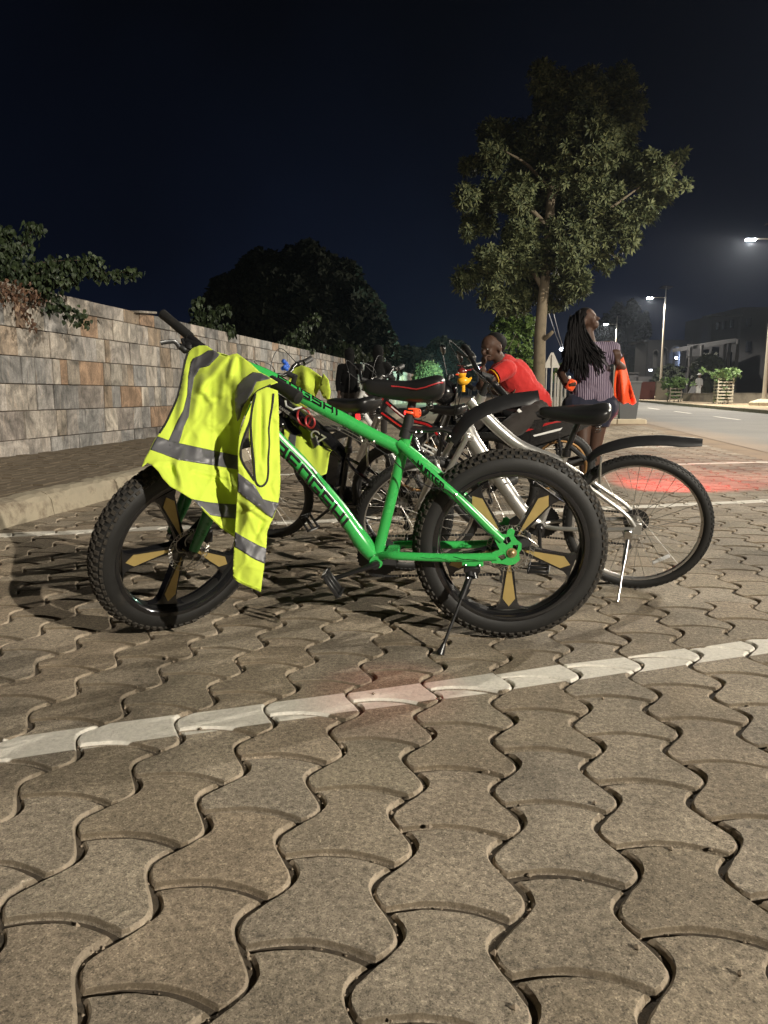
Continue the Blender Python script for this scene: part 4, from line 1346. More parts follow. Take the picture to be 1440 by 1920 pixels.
# ------------------------------------------------------------------ mountain bicycles behind
def mtb(cx, cy, yaw, lean, label, st=.4, wb=1.04, R=.335, frame_mat=None, fork_mat=None, rim=None, ha=65, head_z=(.80, .93), bar_z=1.02, bar_half=.31,
        dt=None, tt=None, st_top=.68, bb=(.43, .30), sad_z=.90, crank_ang=-1.6, rear_guard=None, kick=None, decals=None, sus=False, reflect=None, cassette=True, tube_r=.024, rear_disc=False, ped=(0, 0), vbrake=True, cage=False, sad_s=1.0, tt_r=None):
    Mx = bike_matrix(cx, cy, yaw, lean)
    Rt = Root('mountain_bicycle', label, 'bicycle', mat=Mx, group='bicycles parked side by side in the bays')
    k = Vector((-math.cos(rad(ha)), 0, math.sin(rad(ha)))); nr = Vector((math.sin(rad(ha)), 0, math.cos(rad(ha))))
    a0 = Vector((wb, 0, R)) - nr * .04
    S = steer_matrix(a0, k, st)
    onax = lambda z: a0 + k * ((z - a0.z) / k.z)
    frame_mat = frame_mat or M['silver']; fork_mat = fork_mat or M['silver']
    spoked_wheel(Rt, (0, 0, R), I4, 'rear_wheel', R, rim=rim, cassette=cassette, reflector=reflect)
    spoked_wheel(Rt, (wb, 0, R), S, 'front_wheel', R, rim=rim)
    f = MB(); BB = Vector((bb[0], 0, bb[1]))
    h0, h1 = onax(head_z[0]), onax(head_z[1])
    dtp = smooth_path(dt or [h0 + Vector((-.01, 0, .02)), h0.lerp(BB, .5) + Vector((0, 0, .02)), BB], 5)
    f.tube(dtp, [tube_r + .004] * (len(dtp) - 3) + [tube_r + .002, tube_r, tube_r - .003], 16)
    stt = Vector((bb[0] - (st_top - bb[1]) * .30, 0, st_top))
    ttp = smooth_path(tt or [h1 + Vector((-.005, 0, -.02)), stt + Vector((.0, 0, -.05))], 5)
    f.tube(ttp, tt_r or tube_r - .003, 14)
    f.tube([BB, stt], .0165, 14); f.tube([h0 - k * .01, h1 + k * .01], .022, 16)
    f.cyl(BB - Y * .04, BB + Y * .04, .022, 18)
    ss_top = stt + Vector((.01, 0, -.06))
    for sg in (1, -1):
        f.tube(smooth_path([ss_top + Y * .012 * sg, ss_top.lerp(Vector((.02, 0, R + .03)), .3) + Y * .045 * sg, Vector((.06, .06 * sg, R + .075)), Vector((.008, .064 * sg, R + .012))], 4), .0095, 10)
        f.tube(smooth_path([BB + Vector((-.02, .02 * sg, 0)), Vector((bb[0] - .1, .05 * sg, bb[1] + .005)), Vector((.10, .062 * sg, R - .01)), Vector((.008, .064 * sg, R))], 4), .0105, 10)
        f.box(Vector((.0, .064 * sg, R + .0)), (.045, .006, .055), bev=.002)
    F = build('frame', f, frame_mat, Rt)
    if sus:
        m = MB(); p = BB + Vector((.0, 0, .16)); q = p + Vector((.17, 0, .12))
        m.tube([p, q], .012, 10)
        build('shock', m, M['chrome'], Rt, parent=F)
        m = MB(); d = (q - p); x = d.orthogonal().normalized(); y = d.normalized().cross(x)
        m.tube([p + d * (.15 + .7 * i / 60) + (x * math.cos(i * 2 * PI / 10) + y * math.sin(i * 2 * PI / 10)) * .024 for i in range(61)], .0042, 6)
        build('spring', m, M['chrome'], Rt, parent=F)
    # post and saddle
    px = stt.x - (sad_z - st_top) * .27
    m = MB(); m.tube([stt - Vector((0, 0, .02)), stt + Vector((-.003, 0, .012))], .021, 14); m.tube([stt, Vector((px, 0, sad_z - .05))], .0135, 12); m.box(Vector((px, 0, sad_z - .05)), (.045, .04, .02), bev=.004)
    sp = build('seat_post', m, M['black'], Rt)
    z = sad_z
    q_ = [(.158, .006, -.01, -.028), (.150, .02, 0, -.04), (.12, .026, .004, -.05), (.07, .032, 0, -.058), (.01, .046, -.003, -.066), (-.04, .068, .005, -.07), (-.085, .078, .014, -.062), (-.108, .066, .010, -.045), (-.116, .03, -.002, -.025)]
    saddle(Rt, [(px + a * sad_s, b_ * sad_s, z + c_ * sad_s, z + d_ * sad_s) for a, b_, c_, d_ in q_], c_post=(px, z - .045))
    crankset(Rt, BB, crank_ang, L=.165, y0=.058, ped=ped, chain_to=(0, 0, R))
    # derailleur
    m = MB(); m.box(Vector((.01, -.085, R - .045)), (.03, .022, .05), bev=.005); m.box(Vector((.035, -.082, R - .115)), (.02, .008, .095), Matrix.Rotation(rad(20), 3, 'Y'), bev=.003)
    for zz in (.075, .155): m.lathe(Vector((.03, -.078, R - zz)), Y, [(.004, -.006), (.019, -.004), (.019, .004), (.004, .006)], 14)
    build('rear_derailleur', m, M['matte_black'], Rt)
    # fork
    axl = Vector((wb, 0, R)); crown = onax(head_z[0]) - k * .045
    m = MB(); m.box(crown, (.05, .135, .035), Matrix.Rotation(rad(ha - 90), 3, 'Y'), bev=.01)
    for sg in (1, -1): m.tube([crown + Y * .055 * sg + nr * .01, crown.lerp(axl, .55) + Y * .055 * sg + nr * .01], .0135, 12)
    FK = build('fork', xf(m, S), fork_mat, Rt)
    m = MB()
    for sg in (1, -1): m.tube([crown.lerp(axl, .42) + Y * .055 * sg + nr * .012, crown.lerp(axl, .7) + Y * .055 * sg + nr * .01, axl + Y * .055 * sg], [.019, .0185, .012], 12)
    c2 = crown.lerp(axl, .44)
    m.tube(smooth_path([c2 + Y * .055 + nr * .03, c2 + Y * .04 + nr * .05 + Vector((0, 0, .035)), c2 + nr * .055 + Vector((0, 0, .05)), c2 - Y * .04 + nr * .05 + Vector((0, 0, .035)), c2 - Y * .055 + nr * .03], 4), .0095, 10)
    build('fork_lower', xf(m, S), fork_mat, Rt, parent=FK)
    if vbrake:
        for (o_, SS) in ((crown.lerp(axl, .46) + nr * .035, S), (Vector((.17, 0, R + .235)), I4)):
            m = MB()
            for sg in (1, -1): m.tube([o_ + Y * .04 * sg - Vector((0, 0, .03)), o_ + Y * .038 * sg + Vector((0, 0, .03)), o_ + Y * .03 * sg + Vector((0, 0, .075))], [.007, .006, .005], 8)
            m.tube([o_ + Y * .03 + Vector((0, 0, .075)), o_ - Y * .03 + Vector((0, 0, .078))], .002, 6)
            build('v_brake', xf(m, SS), M['steel'], Rt)
    # cockpit
    m = MB(); top = onax(bar_z); clampc = top + nr * .05
    m.tube([onax(head_z[1]), top + k * .01], .016, 12); m.tube([top, clampc], .016, 12)
    stem = build('stem', xf(m, S), M['matte_black'], Rt)
    b1, b2 = clampc + Y * bar_half - nr * .02 + Vector((0, 0, .02)), clampc - Y * bar_half - nr * .02 + Vector((0, 0, .02))
    m = MB(); m.tube(smooth_path([b1, clampc + Y * .12 + Vector((0, 0, .02)), clampc + Y * .05, clampc - Y * .05, clampc - Y * .12 + Vector((0, 0, .02)), b2], 4), .0115, 12)
    HB_ = build('handlebar', xf(m, S), M['black'], Rt)
    for sg, e in ((1, b1), (-1, b2)):
        m = MB(); m.tube([e, e - Y * sg * .004, e - Y * sg * .12], [.015, .0175, .0165], 12); build('grip', xf(m, S), M['rubber'], Rt, parent=HB_)
        m = MB(); o_ = e - Y * sg * .15; m.box(o_ + nr * .01, (.035, .035, .03), bev=.006); m.tube(smooth_path([o_ + nr * .02, o_ + nr * .05 + Y * sg * .03 - Vector((0, 0, .01)), o_ + nr * .055 + Y * sg * .10 - Vector((0, 0, .02))], 4), .0055, 8)
        build('brake_lever', xf(m, S), M['dark_steel'], Rt, parent=HB_)
        cb = [o_ + nr * .03, o_ + nr * .13 + Vector((0, 0, .05)), clampc + nr * .10 - Y * sg * .03 - Vector((0, 0, .02)), crown + nr * .06 + Vector((0, 0, .05))]
        cable(Rt, [S @ p for p in cb], .0024, M['matte_black'], HB_)
    if rear_guard:
        g = mudguard(Rt, rear_guard, .034, .022, wlist=lambda f_: .7 + .5 * min(1, f_ * 3) - (.9 * max(0, f_ - .8) / .2 * .5))
        m = MB(); m.tube([stt + Vector((-.01, 0, .03)), Vector(rear_guard[0])], .011, 8); build('mudguard_arm', m, M['black'], Rt, parent=g)
    if kick:
        ft = Mx.inverted() @ Vector(kick); kp = Vector((.035, .085, R - .05)); m = MB()
        m.box(kp + Vector((0, -.012, .02)), (.04, .03, .06), bev=.006); m.tube([kp, kp.lerp(ft, .4)], .011, 10)
        K = build('kickstand', m, M['chrome'], Rt); m = MB(); m.tube([kp.lerp(ft, .35), ft], .0058, 10)
        build('kickstand_leg', m, M['chrome'], Rt, parent=K)
    if cage:
        m = MB(); c = dtp[len(dtp) * 2 // 3] + Vector((.04, 0, .05)); m.tube([c, c + (dtp[0] - dtp[-1]).normalized() * .16], .033, 14); build('bottle', m, M['plastic_black'], Rt, parent=F)
    return Rt, dict(S=S, onax=onax, clampc=clampc, b1=b1, b2=b2, nr=nr, k=k, F=F, dtp=dtp, ttp=ttp, Mx=Mx, BB=BB, stt=stt, px=px)


def flat_text(root, parent, s, size, p, ax, ay, mat, shear=0, name='lettering'):
    vs, fs, bb_ = text_tris(s, size, shear)
    m = MB(); ax = Vector(ax).normalized(); ay = Vector(ay).normalized()
    m.add([Vector(p) + ax * (x - bb_[0]) + ay * (y - bb_[2]) for x, y in vs], fs)
    return build(name, m, mat, root, parent=parent, sm=False)


reflector_angle = 30
S1, s1 = mtb(1.1914, 3.4815, 2.8494, .2303, 'silver mountain bicycle with its kickstand down right of the green one', st=.53, wb=1.0334,
             dt=[(.80, 0, .83), (.765, 0, .74), (.71, 0, .648), (.62, 0, .514), (.555, 0, .415), (.50, 0, .345), (.44, 0, .308)],
             tt=[(.765, 0, .915), (.70, 0, .845), (.62, 0, .765), (.52, 0, .69), (.345, 0, .62)], st_top=.675, bb=(.435, .305), sad_z=.885, crank_ang=rad(-92), ped=(rad(3), 0),
             rear_guard=[(.235, 0, .64), (.19, 0, .69), (.12, 0, .725), (.03, 0, .747), (-.08, 0, .755), (-.18, 0, .748), (-.25, 0, .742)],
             kick=(1.043, 3.224, .003), reflect=(-.12, 0, -.175), tube_r=.031, sad_s=1.16)
tt_, = [None]
dL = cum(s1['dtp']); pp, T_ = path_at(s1['dtp'], dL, dL[-1] * .50)
flat_text(S1, s1['F'], 'GH', .062, pp + Vector((.03, .0318, .02)) , T_, T_.cross(Y) if T_.cross(Y).z > 0 else -T_.cross(Y), M['steel'], .2)
# bottle-shaped lock on the down tube
m = MB(); pc, Tc = path_at(s1['dtp'], dL, dL[-1] * .62); nu = Vector((.75, 0, .62)); m.tube([pc + nu * .065, pc + nu * .065 - Tc * .13], .03, 14); build('bottle', m, M['silver'], S1, parent=s1['F'])
m = MB(); m.box(pc + nu * .04, (.10, .03, .02), Matrix.Rotation(rad(50), 3, 'Y'), bev=.004); build('bottle_cage', m, M['matte_black'], S1, parent=s1['F'])
# strips of cloth tied to the far grip
m = MB(); q = s1['S'] @ (s1['b2'] + Y * .16)
for dz_, c_ in ((0, 0), (-.022, 1)):
    o_ = q + Vector((0, 0, dz_ - .02)); P = [o_ + Vector((.02 * i - .03, -.02 + .004 * (i % 2), -.004 * i)) for i in range(5)]
    m.tube(P, .012, 6, m=c_, flat=(.25, 1.0))
build('ribbon', m, [M['white'], M['red_trim']], S1)

reflector_angle = 10
blk, nt_, b_ = M['black'], None, None
S2, s2 = mtb(.115, 4.0, 2.48, .13, 'black mountain bicycle marked G7 with a vest on its bar', st=.35, wb=1.05, frame_mat=M['gloss_black'], fork_mat=M['gloss_black'], rim=M['black'],
             crank_ang=rad(-35), tube_r=.03, st_top=.62, sad_z=.90, dt=[(.84, 0, .79), (.70, 0, .66), (.56, 0, .45), (.44, 0, .31)], tt=[(.86, 0, .885), (.80, 0, .855), (.68, 0, .79), (.54, 0, .71), (.40, 0, .60), (.36, 0, .57)], ped=(rad(-50), 0), tt_r=.04, sad_s=1.22)
flat_text(S2, s2['F'], 'G7', .085, Vector((.575, .0435, .685)), (-1, 0, -.52), (-.52, 0, 1), M['white'], .3)
flat_text(S2, s2['F'], 'RANGE', .026, Vector((.80, .0425, .845)), (-1, 0, -.52), (-.52, 0, 1), M['white'], .3)
m = MB(); m.box(Vector((.44, .0, .50)), (.10, .07, .20), Matrix.Rotation(rad(-18), 3, 'Y'), bev=.015); m.tube([Vector((.55, .03, .68)), Vector((.52, .03, .56))], .03, 12); build('rear_shock', m, M['gloss_black'], S2, parent=s2['F'])
m = MB(); m.torus(Vector((.60, .05, .80)), Y, .05, .006, 24, 6, flat=(1, 1)); m.torus(Vector((.55, .055, .775)), Y, .035, .006, 24, 6); build('coiled_lock', m, M['red_trim'], S2)
m = MB(); c = s2['S'] @ (s2['clampc'] + Y * .02 + Vector((0, 0, .03)))
M['blue'] = simple('blue_plastic', (.03, .12, .55), .3)
for i in range(9): m.ball(c + Vector((rnd.uniform(-.02, .02), rnd.uniform(-.02, .02), rnd.uniform(0, .045))), .013, 8)
tag(build('handlebar_bell', m, M['blue'], S2), None)
bp_ = bpy.data.objects['handlebar_bell']

S3, s3 = mtb(.72, 4.95, 2.62, .12, 'red and black full-suspension bicycle between the black and white ones', st=.2, wb=1.05, frame_mat=M['gloss_black'], fork_mat=M['steel'], rim=M['black'], sus=True,
             crank_ang=rad(-60), tube_r=.02, st_top=.66, sad_z=.84, dt=[(.83, 0, .80), (.70, 0, .72), (.55, 0, .60), (.44, 0, .31)], tt=[(.80, 0, .90), (.6, 0, .75), (.42, 0, .70), (.34, 0, .60)])
S4, s4 = mtb(.55, 6.0, 2.75, .14, 'white-framed bicycle parked farthest back beside the wall', st=.5, wb=1.05, frame_mat=simple('white_paint', (.62, .62, .60), .3, coat=.4), fork_mat=M['silver'], sus=True,
             crank_ang=rad(-20), tube_r=.017, st_top=.62, sad_z=.80)
m = MB(); L5 = cum(s3['ttp']); tube_strip(m, s3['ttp'], L5, .0172, [(.02, .004), (L5[-1] * .9, .004)], .016); L6 = cum(s3['dtp']); tube_strip(m, s3['dtp'], L6, .0242, [(.05, .012), (.3, .012)], .012)
build('stripe', m, M['red_paint'], S3, parent=s3['F'], sm=False)
m = MB(); tube_strip(m, s3['ttp'], L5, .0176, [(.12, .006), (.24, .006)], .008); build('lettering', m, M['white'], S3, parent=s3['F'], sm=False)
# small red tail lamp on the black bicycle's saddle post
m = MB(); m.box(Vector((s2['px'] - .015, .0, .80)), (.02, .025, .035), bev=.005); tl = build('tail_light', m, M['glow_red'], S2)
# yellow toy duck with a dark cap riding on the silver bicycle's bar
DM = S1.M @ Matrix.Translation(s1['S'] @ (s1['clampc'] + Vector((0, 0, .03))))
D = Root('toy_duck', 'small yellow toy duck with a dark cap on the silver bicycle handlebar', 'toy duck', loc=at(869, 722, 3.33))
M['duck'] = simple('duck_yellow', (.85, .42, .02), .35); M['cap'] = simple('toy_cap', (.16, .02, .02), .3, coat=.5)
m = MB(); m.ball((0, 0, .018), .026, 12, s=(1.1, .9, .75)); m.ball((-.008, -.004, .050), .020, 12); m.tube([(.022, 0, .02), (.036, 0, .034)], [.010, .003], 8)
d0 = build('body', m, M['duck'], D)
m = MB(); m.ball((-.027, -.008, .046), .009, 8, s=(1.2, 1, .45)); build('beak', m, M['orange'], D)
m = MB(); m.ball((-.008, -.004, .058), .0215, 12, s=(1, 1, .8)); m.tube([(-.008, 0, .072), (-.008, 0, .084)], .002, 6); m.box((-.008, 0, .085), (.04, .006, .002)); build('cap', m, M['cap'], D)
m = MB(); m.ball((-.023, -.014, .053), .004, 8); m.ball((-.026, .004, .053), .004, 8); build('eye', m, M['white'], D)
m = MB(); m.tube([(0, 0, 0), (0, 0, -.03)], .008, 8); build('strap', m, M['duck'], D)
# ================================================================== cloth
def seg_dist(P, a, b):
    d = b - a; t = np.clip(((P - a) @ d) / (d @ d), 0, 1)
    return np.linalg.norm(P - (a + t[:, None] * d), axis=1), t


def tps(ctrl):
    c = np.array(ctrl, float); n = len(c); X = c[:, :2] / 100
    r = np.linalg.norm(X[:, None] - X[None], axis=2); K = np.where(r > 0, r ** 2 * np.log(r + 1e-12), 0) + np.eye(n) * .02
    A = np.zeros((n + 3, n + 3)); A[:n, :n] = K; A[:n, n] = 1; A[:n, n + 1:] = X; A[n, :n] = 1; A[n + 1:, :n] = X.T
    w = np.linalg.solve(A, np.concatenate([c[:, 2], [0, 0, 0]]))
    def f(P):
        Q = P / 100; r = np.linalg.norm(Q[:, None] - X[None], axis=2)
        return np.where(r > 0, r ** 2 * np.log(r + 1e-12), 0) @ w[:n] + w[n] + Q @ w[n + 1:]
    return f


def inside(P, poly):
    x, y = P[:, 0], P[:, 1]; r = np.zeros(len(P), bool); n = len(poly); j = n - 1
    for i in range(n):
        xi, yi = poly[i]; xj, yj = poly[j]
        c = ((yi > y) != (yj > y)) & (x < (xj - xi) * (y - yi) / (yj - yi + 1e-12) + xi); r ^= c; j = i
    return r


def densify(poly, step, smooth_it=True):
    out = []; n = len(poly)
    for i in range(n):
        a = np.array(poly[i], float); b = np.array(poly[(i + 1) % n], float)
        k = max(1, int(round(np.linalg.norm(b - a) / step)))
        for q in range(k): out.append(tuple(a + (b - a) * q / k))
    return out


def fold_field(folds):
    def f(P):
        d = np.zeros(len(P))
        for (x1, y1, x2, y2, amp, wd) in folds:
            s, t = seg_dist(P, np.array([x1, y1], float), np.array([x2, y2], float))
            taper = np.sin(np.clip(t, .0, 1) * PI * .92 + .12) ** .6
            d -= amp * np.exp(-(s / wd) ** 2) * taper
        return d
    return f


def relief(P, seed, amp=.0022):
    nz = np.array([noise.noise(Vector((p[0] * .045 + seed, p[1] * .03, seed * 3.3))) + .5 * noise.noise(Vector((p[0] * .11 + seed, p[1] * .08, seed))) for p in P])
    cz = np.array([(1 - abs(noise.noise(Vector((p[0] * .028 + p[1] * .012 + seed, p[1] * .02 - p[0] * .01, seed * 1.7))))) ** 6 for p in P])
    return nz * amp - cz * amp * 3.2


def cloth(outline, depth, folds, step=5, holes=(), off=0.0, seed=0, amp=.0022):
    poly = densify(outline, step); hp = [densify(h, step) for h in holes]
    xs = [p[0] for p in poly]; ys = [p[1] for p in poly]
    g = [(x + (step / 2 if int(round(y / step)) % 2 else 0), y) for y in np.arange(min(ys), max(ys), step * .87) for x in np.arange(min(xs), max(xs), step)]
    g = np.array(g); keep = inside(g, poly)
    for h in hp: keep &= ~inside(g, h)
    allp = np.array(poly + [q for h in hp for q in h])
    dm = np.min(np.linalg.norm(g[:, None] - allp[None], axis=2), axis=1) if len(g) else np.zeros(0)
    g = g[keep & (dm > step * .55)]
    verts = [Vector(p) for p in poly]; edges = [(i, (i + 1) % len(poly)) for i in range(len(poly))]
    for h in hp:
        b0 = len(verts); verts += [Vector(p) for p in h]; edges += [(b0 + i, b0 + (i + 1) % len(h)) for i in range(len(h))]
    verts += [Vector((float(p[0]), float(p[1]))) for p in g]
    rv, re, rf, _, _, _ = geometry.delaunay_2d_cdt(verts, edges, [], 0, 1e-4)
    P = np.array([[v.x, v.y] for v in rv])
    cen_ = np.array([P[list(f)].mean(axis=0) for f in rf])
    ok = inside(cen_, poly)
    for h in hp: ok &= ~inside(cen_, h)
    rf = [f for f, k in zip(rf, ok) if k]
    D = depth(P) + fold_field(folds)(P)
    D = D + relief(P, seed, amp) + off
    m = MB(); m.add([at(p[0], p[1], d) for p, d in zip(P, D)], [tuple(f) for f in rf])
    return m


def fabric(name, col, rough=.8, weave=900, sheen=.3):
    m = simple(name, col, rough, vary=.05, scale=12, bump=.25, bscale=weave, spec=.2)
    m.node_tree.nodes['Principled BSDF'].inputs['Sheen Weight'].default_value = sheen
    return m


M['hivis'] = fabric('hi_vis_mesh_fabric', (.56, .70, .075), sheen=.1)
M['tape'] = simple('reflective_tape', (.105, .105, .115), .45, metal=.15, vary=.06, scale=25, bump=.1)
M['binding'] = simple('black_binding', (.012, .012, .012), .7)
M['orange_cloth'] = fabric('orange_cloth', (.78, .085, .015))


def solid(o, t=.0022):
    s = o.modifiers.new('thickness', 'SOLIDIFY'); s.thickness = t; s.offset = 0
    return o


def tube_on(depth, folds, pts, r, off=-.003, closed=False, seed=0):
    P = densify(pts, 5); P = P if closed else P[:-max(1, int(round(np.linalg.norm(np.array(pts[0]) - np.array(pts[-1])) / 5)))] + [tuple(pts[-1])]
    P = np.array(P); 
    Q = P.copy()
    for _ in range(2):
        Q[1:-1] = (Q[:-2] + 2 * Q[1:-1] + Q[2:]) / 4
    D = depth(Q) + fold_field(folds)(Q) + relief(Q, seed) + off
    m = MB(); m.tube([at(p[0], p[1], d) for p, d in zip(Q, D)], r, 6, closed=False); return m


V = Root('safety_vest', 'large yellow high-visibility vest draped over the green bicycle handlebar', 'safety vest', loc=at(400, 665, 2.7), group='yellow vests hung on handlebars')
fA = [(402, 705, 396, 960, .0035, 2.6), (345, 790, 443, 800, .0025, 2.4), (335, 868, 443, 886, .003, 2.4), (340, 905, 443, 918, .0022, 2.4), (364, 700, 345, 800, -.005, 4), (378, 730, 400, 760, .012, 5), (385, 760, 420, 745, -.007, 5), (420, 700, 415, 760, .01, 5), (432, 720, 438, 790, -.01, 5), (385, 700, 372, 740, .030, 9), (372, 740, 362, 790, .020, 8), (425, 672, 372, 735, .022, 7), (440, 668, 428, 715, .028, 6), (447, 668, 452, 720, -.014, 6), (412, 690, 440, 668, -.012, 6),
      (455, 690, 438, 760, .010, 12), (330, 860, 345, 920, .022, 9), (318, 868, 330, 905, -.018, 8), (345, 840, 330, 880, .012, 6), (352, 690, 335, 800, .018, 7), (340, 700, 322, 800, -.012, 7),
      (375, 800, 365, 860, .012, 10), (405, 780, 410, 870, -.010, 14), (350, 878, 430, 895, .007, 4), (360, 890, 435, 903, -.006, 4), (395, 880, 440, 890, .006, 3), (430, 880, 438, 930, .014, 7), (412, 900, 400, 960, -.008, 12),
      (392, 668, 350, 700, -.012, 8), (470, 685, 520, 712, -.012, 7), (395, 745, 430, 735, .007, 6), (385, 790, 430, 812, .006, 6)]
dA = tps([(360, 655, 2.735), (388, 650, 2.71), (445, 664, 2.64), (486, 697, 2.575), (520, 716, 2.50), (480, 722, 2.52), (350, 700, 2.73), (340, 745, 2.68), (400, 720, 2.66), (440, 740, 2.60), (322, 790, 2.60), (380, 800, 2.60), (440, 810, 2.585),
          (285, 835, 2.52), (266, 874, 2.49), (340, 845, 2.55), (400, 860, 2.57), (443, 870, 2.575), (292, 880, 2.48), (319, 912, 2.46), (350, 930, 2.47), (394, 970, 2.48), (438, 1006, 2.49), (440, 950, 2.54), (400, 910, 2.53), (455, 780, 2.53), (475, 742, 2.50)])
outA = [(347, 676), (352, 662), (361, 653), (374, 648), (388, 648), (400, 657), (412, 664), (425, 669), (436, 664), (445, 663), (455, 670), (470, 681), (486, 697), (504, 707), (521, 717), (508, 722), (495, 728), (485, 732), (476, 741), (468, 757), (460, 775), (452, 795), (448, 815), (449, 850), (450, 880), (448, 930), (445, 975), (441, 1008), (430, 1001), (413, 989), (394, 970), (377, 953), (363, 938), (342, 925), (319, 912), (305, 897), (297, 884), (285, 872), (276, 868), (266, 876), (271, 861), (280, 845), (289, 826), (299, 812), (310, 795), (322, 770), (333, 745), (340, 715), (344, 692)]
o = solid(build('vest_back', cloth(outA, dA, fA, 3.3, seed=1), M['hivis'], V, world=True, auto=None))
bands = [[(358, 679), (362, 672), (376, 666), (390, 657), (400, 656.5), (412, 663.5), (409, 668), (392, 686), (375, 690), (364, 708), (358, 745), (354, 780), (345, 800), (336, 830), (336, 850), (318, 846), (316, 826), (330, 795), (344, 768), (351, 740), (353, 705)],
         [(295, 818), (315, 825), (336, 831), (410, 847), (449, 855), (449, 881), (403, 873), (333, 862), (305, 851), (282, 843), (289, 829)],
         [(361, 936), (386, 941), (410, 944), (447, 946), (446, 973), (420, 970), (395, 966), (377, 953)],
         [(474, 698), (490, 700), (507, 709), (503, 711), (481, 716), (477, 724), (474, 733), (455, 764), (449, 785), (445, 790), (441, 768), (440, 737), (446, 722), (457, 709)]]
for b in bands: solid(build('reflective_band', cloth(b, dA, fA, 3.3, off=-.0028, seed=1), M['tape'], V, world=True, parent=o, auto=None), .0015)
for pts in ([(352, 662), (347, 676), (344, 692), (340, 715), (333, 745), (322, 770), (310, 795), (299, 812)], [(508, 722), (495, 728), (485, 732), (476, 741), (470, 752)]):
    build('binding', tube_on(dA, fA, pts, .0042, seed=1), M['binding'], V, world=True, parent=o)
build('seam', tube_on(dA, fA, [(445, 1006), (430, 998), (413, 986), (394, 967), (377, 950)], .0018, seed=1), M['hivis'], V, world=True, parent=o)
fB = [(446, 880, 524, 895, .002, 2.2), (455, 1060, 492, 1068, .002, 2.2), (484, 740, 480, 860, .010, 5), (505, 900, 515, 960, -.008, 6), (455, 960, 490, 945, .010, 4), (468, 965, 486, 1010, .010, 5), (498, 740, 500, 860, .012, 7), (489, 745, 488, 880, -.012, 6), (512, 760, 508, 900, -.006, 6), (470, 930, 462, 1000, .016, 8), (466, 925, 500, 960, .014, 5), (495, 960, 480, 1010, -.012, 8), (452, 900, 470, 960, .008, 7),
      (475, 1020, 470, 1090, .006, 12), (485, 1000, 470, 1050, -.008, 7), (510, 905, 520, 930, .008, 6), (448, 925, 444, 1000, -.008, 6), (462, 760, 458, 800, .008, 5), (445, 935, 500, 975, .008, 3.5), (447, 945, 505, 985, -.006, 3.5), (500, 985, 478, 1020, .008, 4)]
dB = tps([(514, 733, 2.475), (480, 740, 2.47), (455, 800, 2.44), (448, 850, 2.43), (500, 850, 2.44), (524, 850, 2.47), (450, 950, 2.41), (485, 950, 2.40), (520, 930, 2.44), (440, 1080, 2.40), (488, 1108, 2.40), (500, 1020, 2.42), (444, 1000, 2.41), (470, 1040, 2.385)])
outB = [(511, 729), (500, 726), (490, 730), (481, 735), (475, 745), (470, 760), (461, 780), (453, 800), (448, 820), (446, 845), (446, 880), (445, 920), (443, 960), (440, 1000), (438, 1040), (437, 1072), (438, 1084), (446, 1091), (458, 1097), (470, 1102), (489, 1110), (492, 1085), (496, 1057), (499, 1028), (501, 997), (505, 986), (511, 974), (517, 958), (521, 945), (524, 928), (525.5, 905), (525, 870), (524, 830), (523, 790), (522, 750), (521, 733)]
hole = [(468, 795), (460, 815), (453, 836), (452, 853), (455, 866), (464, 881), (475, 897), (473, 870), (470, 840), (466.5, 822), (467, 806)]
ob = solid(build('vest_side', cloth(outB, dB, fB, 3.2, holes=[hole], seed=5), M['hivis'], V, world=True, auto=None))
for b in ([(446, 886), (460, 897), (477, 910), (493, 936), (508, 940), (523, 943), (521, 947), (511, 972), (500, 965), (490, 957), (467, 939), (446, 921)], [(441, 997), (455, 1006), (471, 1015), (486, 1023), (499, 1028), (497, 1057), (485, 1052), (471, 1045), (455, 1034), (440, 1025)]):
    solid(build('reflective_band', cloth(b, dB, fB, 3.2, off=-.0028, seed=5), M['tape'], V, world=True, parent=ob, auto=None), .0015)
for pts in ([(479, 738), (474, 760), (469, 790), (460, 812), (452, 838), (451, 856), (457, 872), (467, 886), (477, 901)],
            [(478, 744), (472, 770), (470, 795), (472, 830), (476, 865), (478, 900), (481, 908), (487, 913), (495, 911), (501, 903), (503.5, 885), (503, 860), (505, 830), (503.5, 805), (507, 780), (511, 760), (513, 738)]):
    build('binding', tube_on(dB, fB, pts, .0036, seed=5), M['binding'], V, world=True, parent=ob)
for pts in ([(437, 1078), (446, 1087), (458, 1093), (470, 1098), (488, 1105)],): build('seam', tube_on(dB, fB, pts, .0014, seed=5), M['hivis'], V, world=True, parent=ob)
# the half of the vest hanging on the far side of the bar
back = [(360, 660), (388, 655), (445, 671), (486, 703), (470, 730), (445, 790), (440, 880), (430, 950), (400, 940), (360, 900), (330, 860), (330, 800), (345, 740), (352, 690)]
dK = tps([(360, 660, 2.80), (388, 655, 2.79), (445, 671, 2.71), (486, 703, 2.64), (350, 740, 2.86), (445, 740, 2.74), (340, 850, 2.90), (440, 880, 2.84), (400, 940, 2.88)])
solid(build('vest_front', cloth(back, dK, [], 9, seed=9, amp=.01), M['hivis'], V, world=True, auto=None))

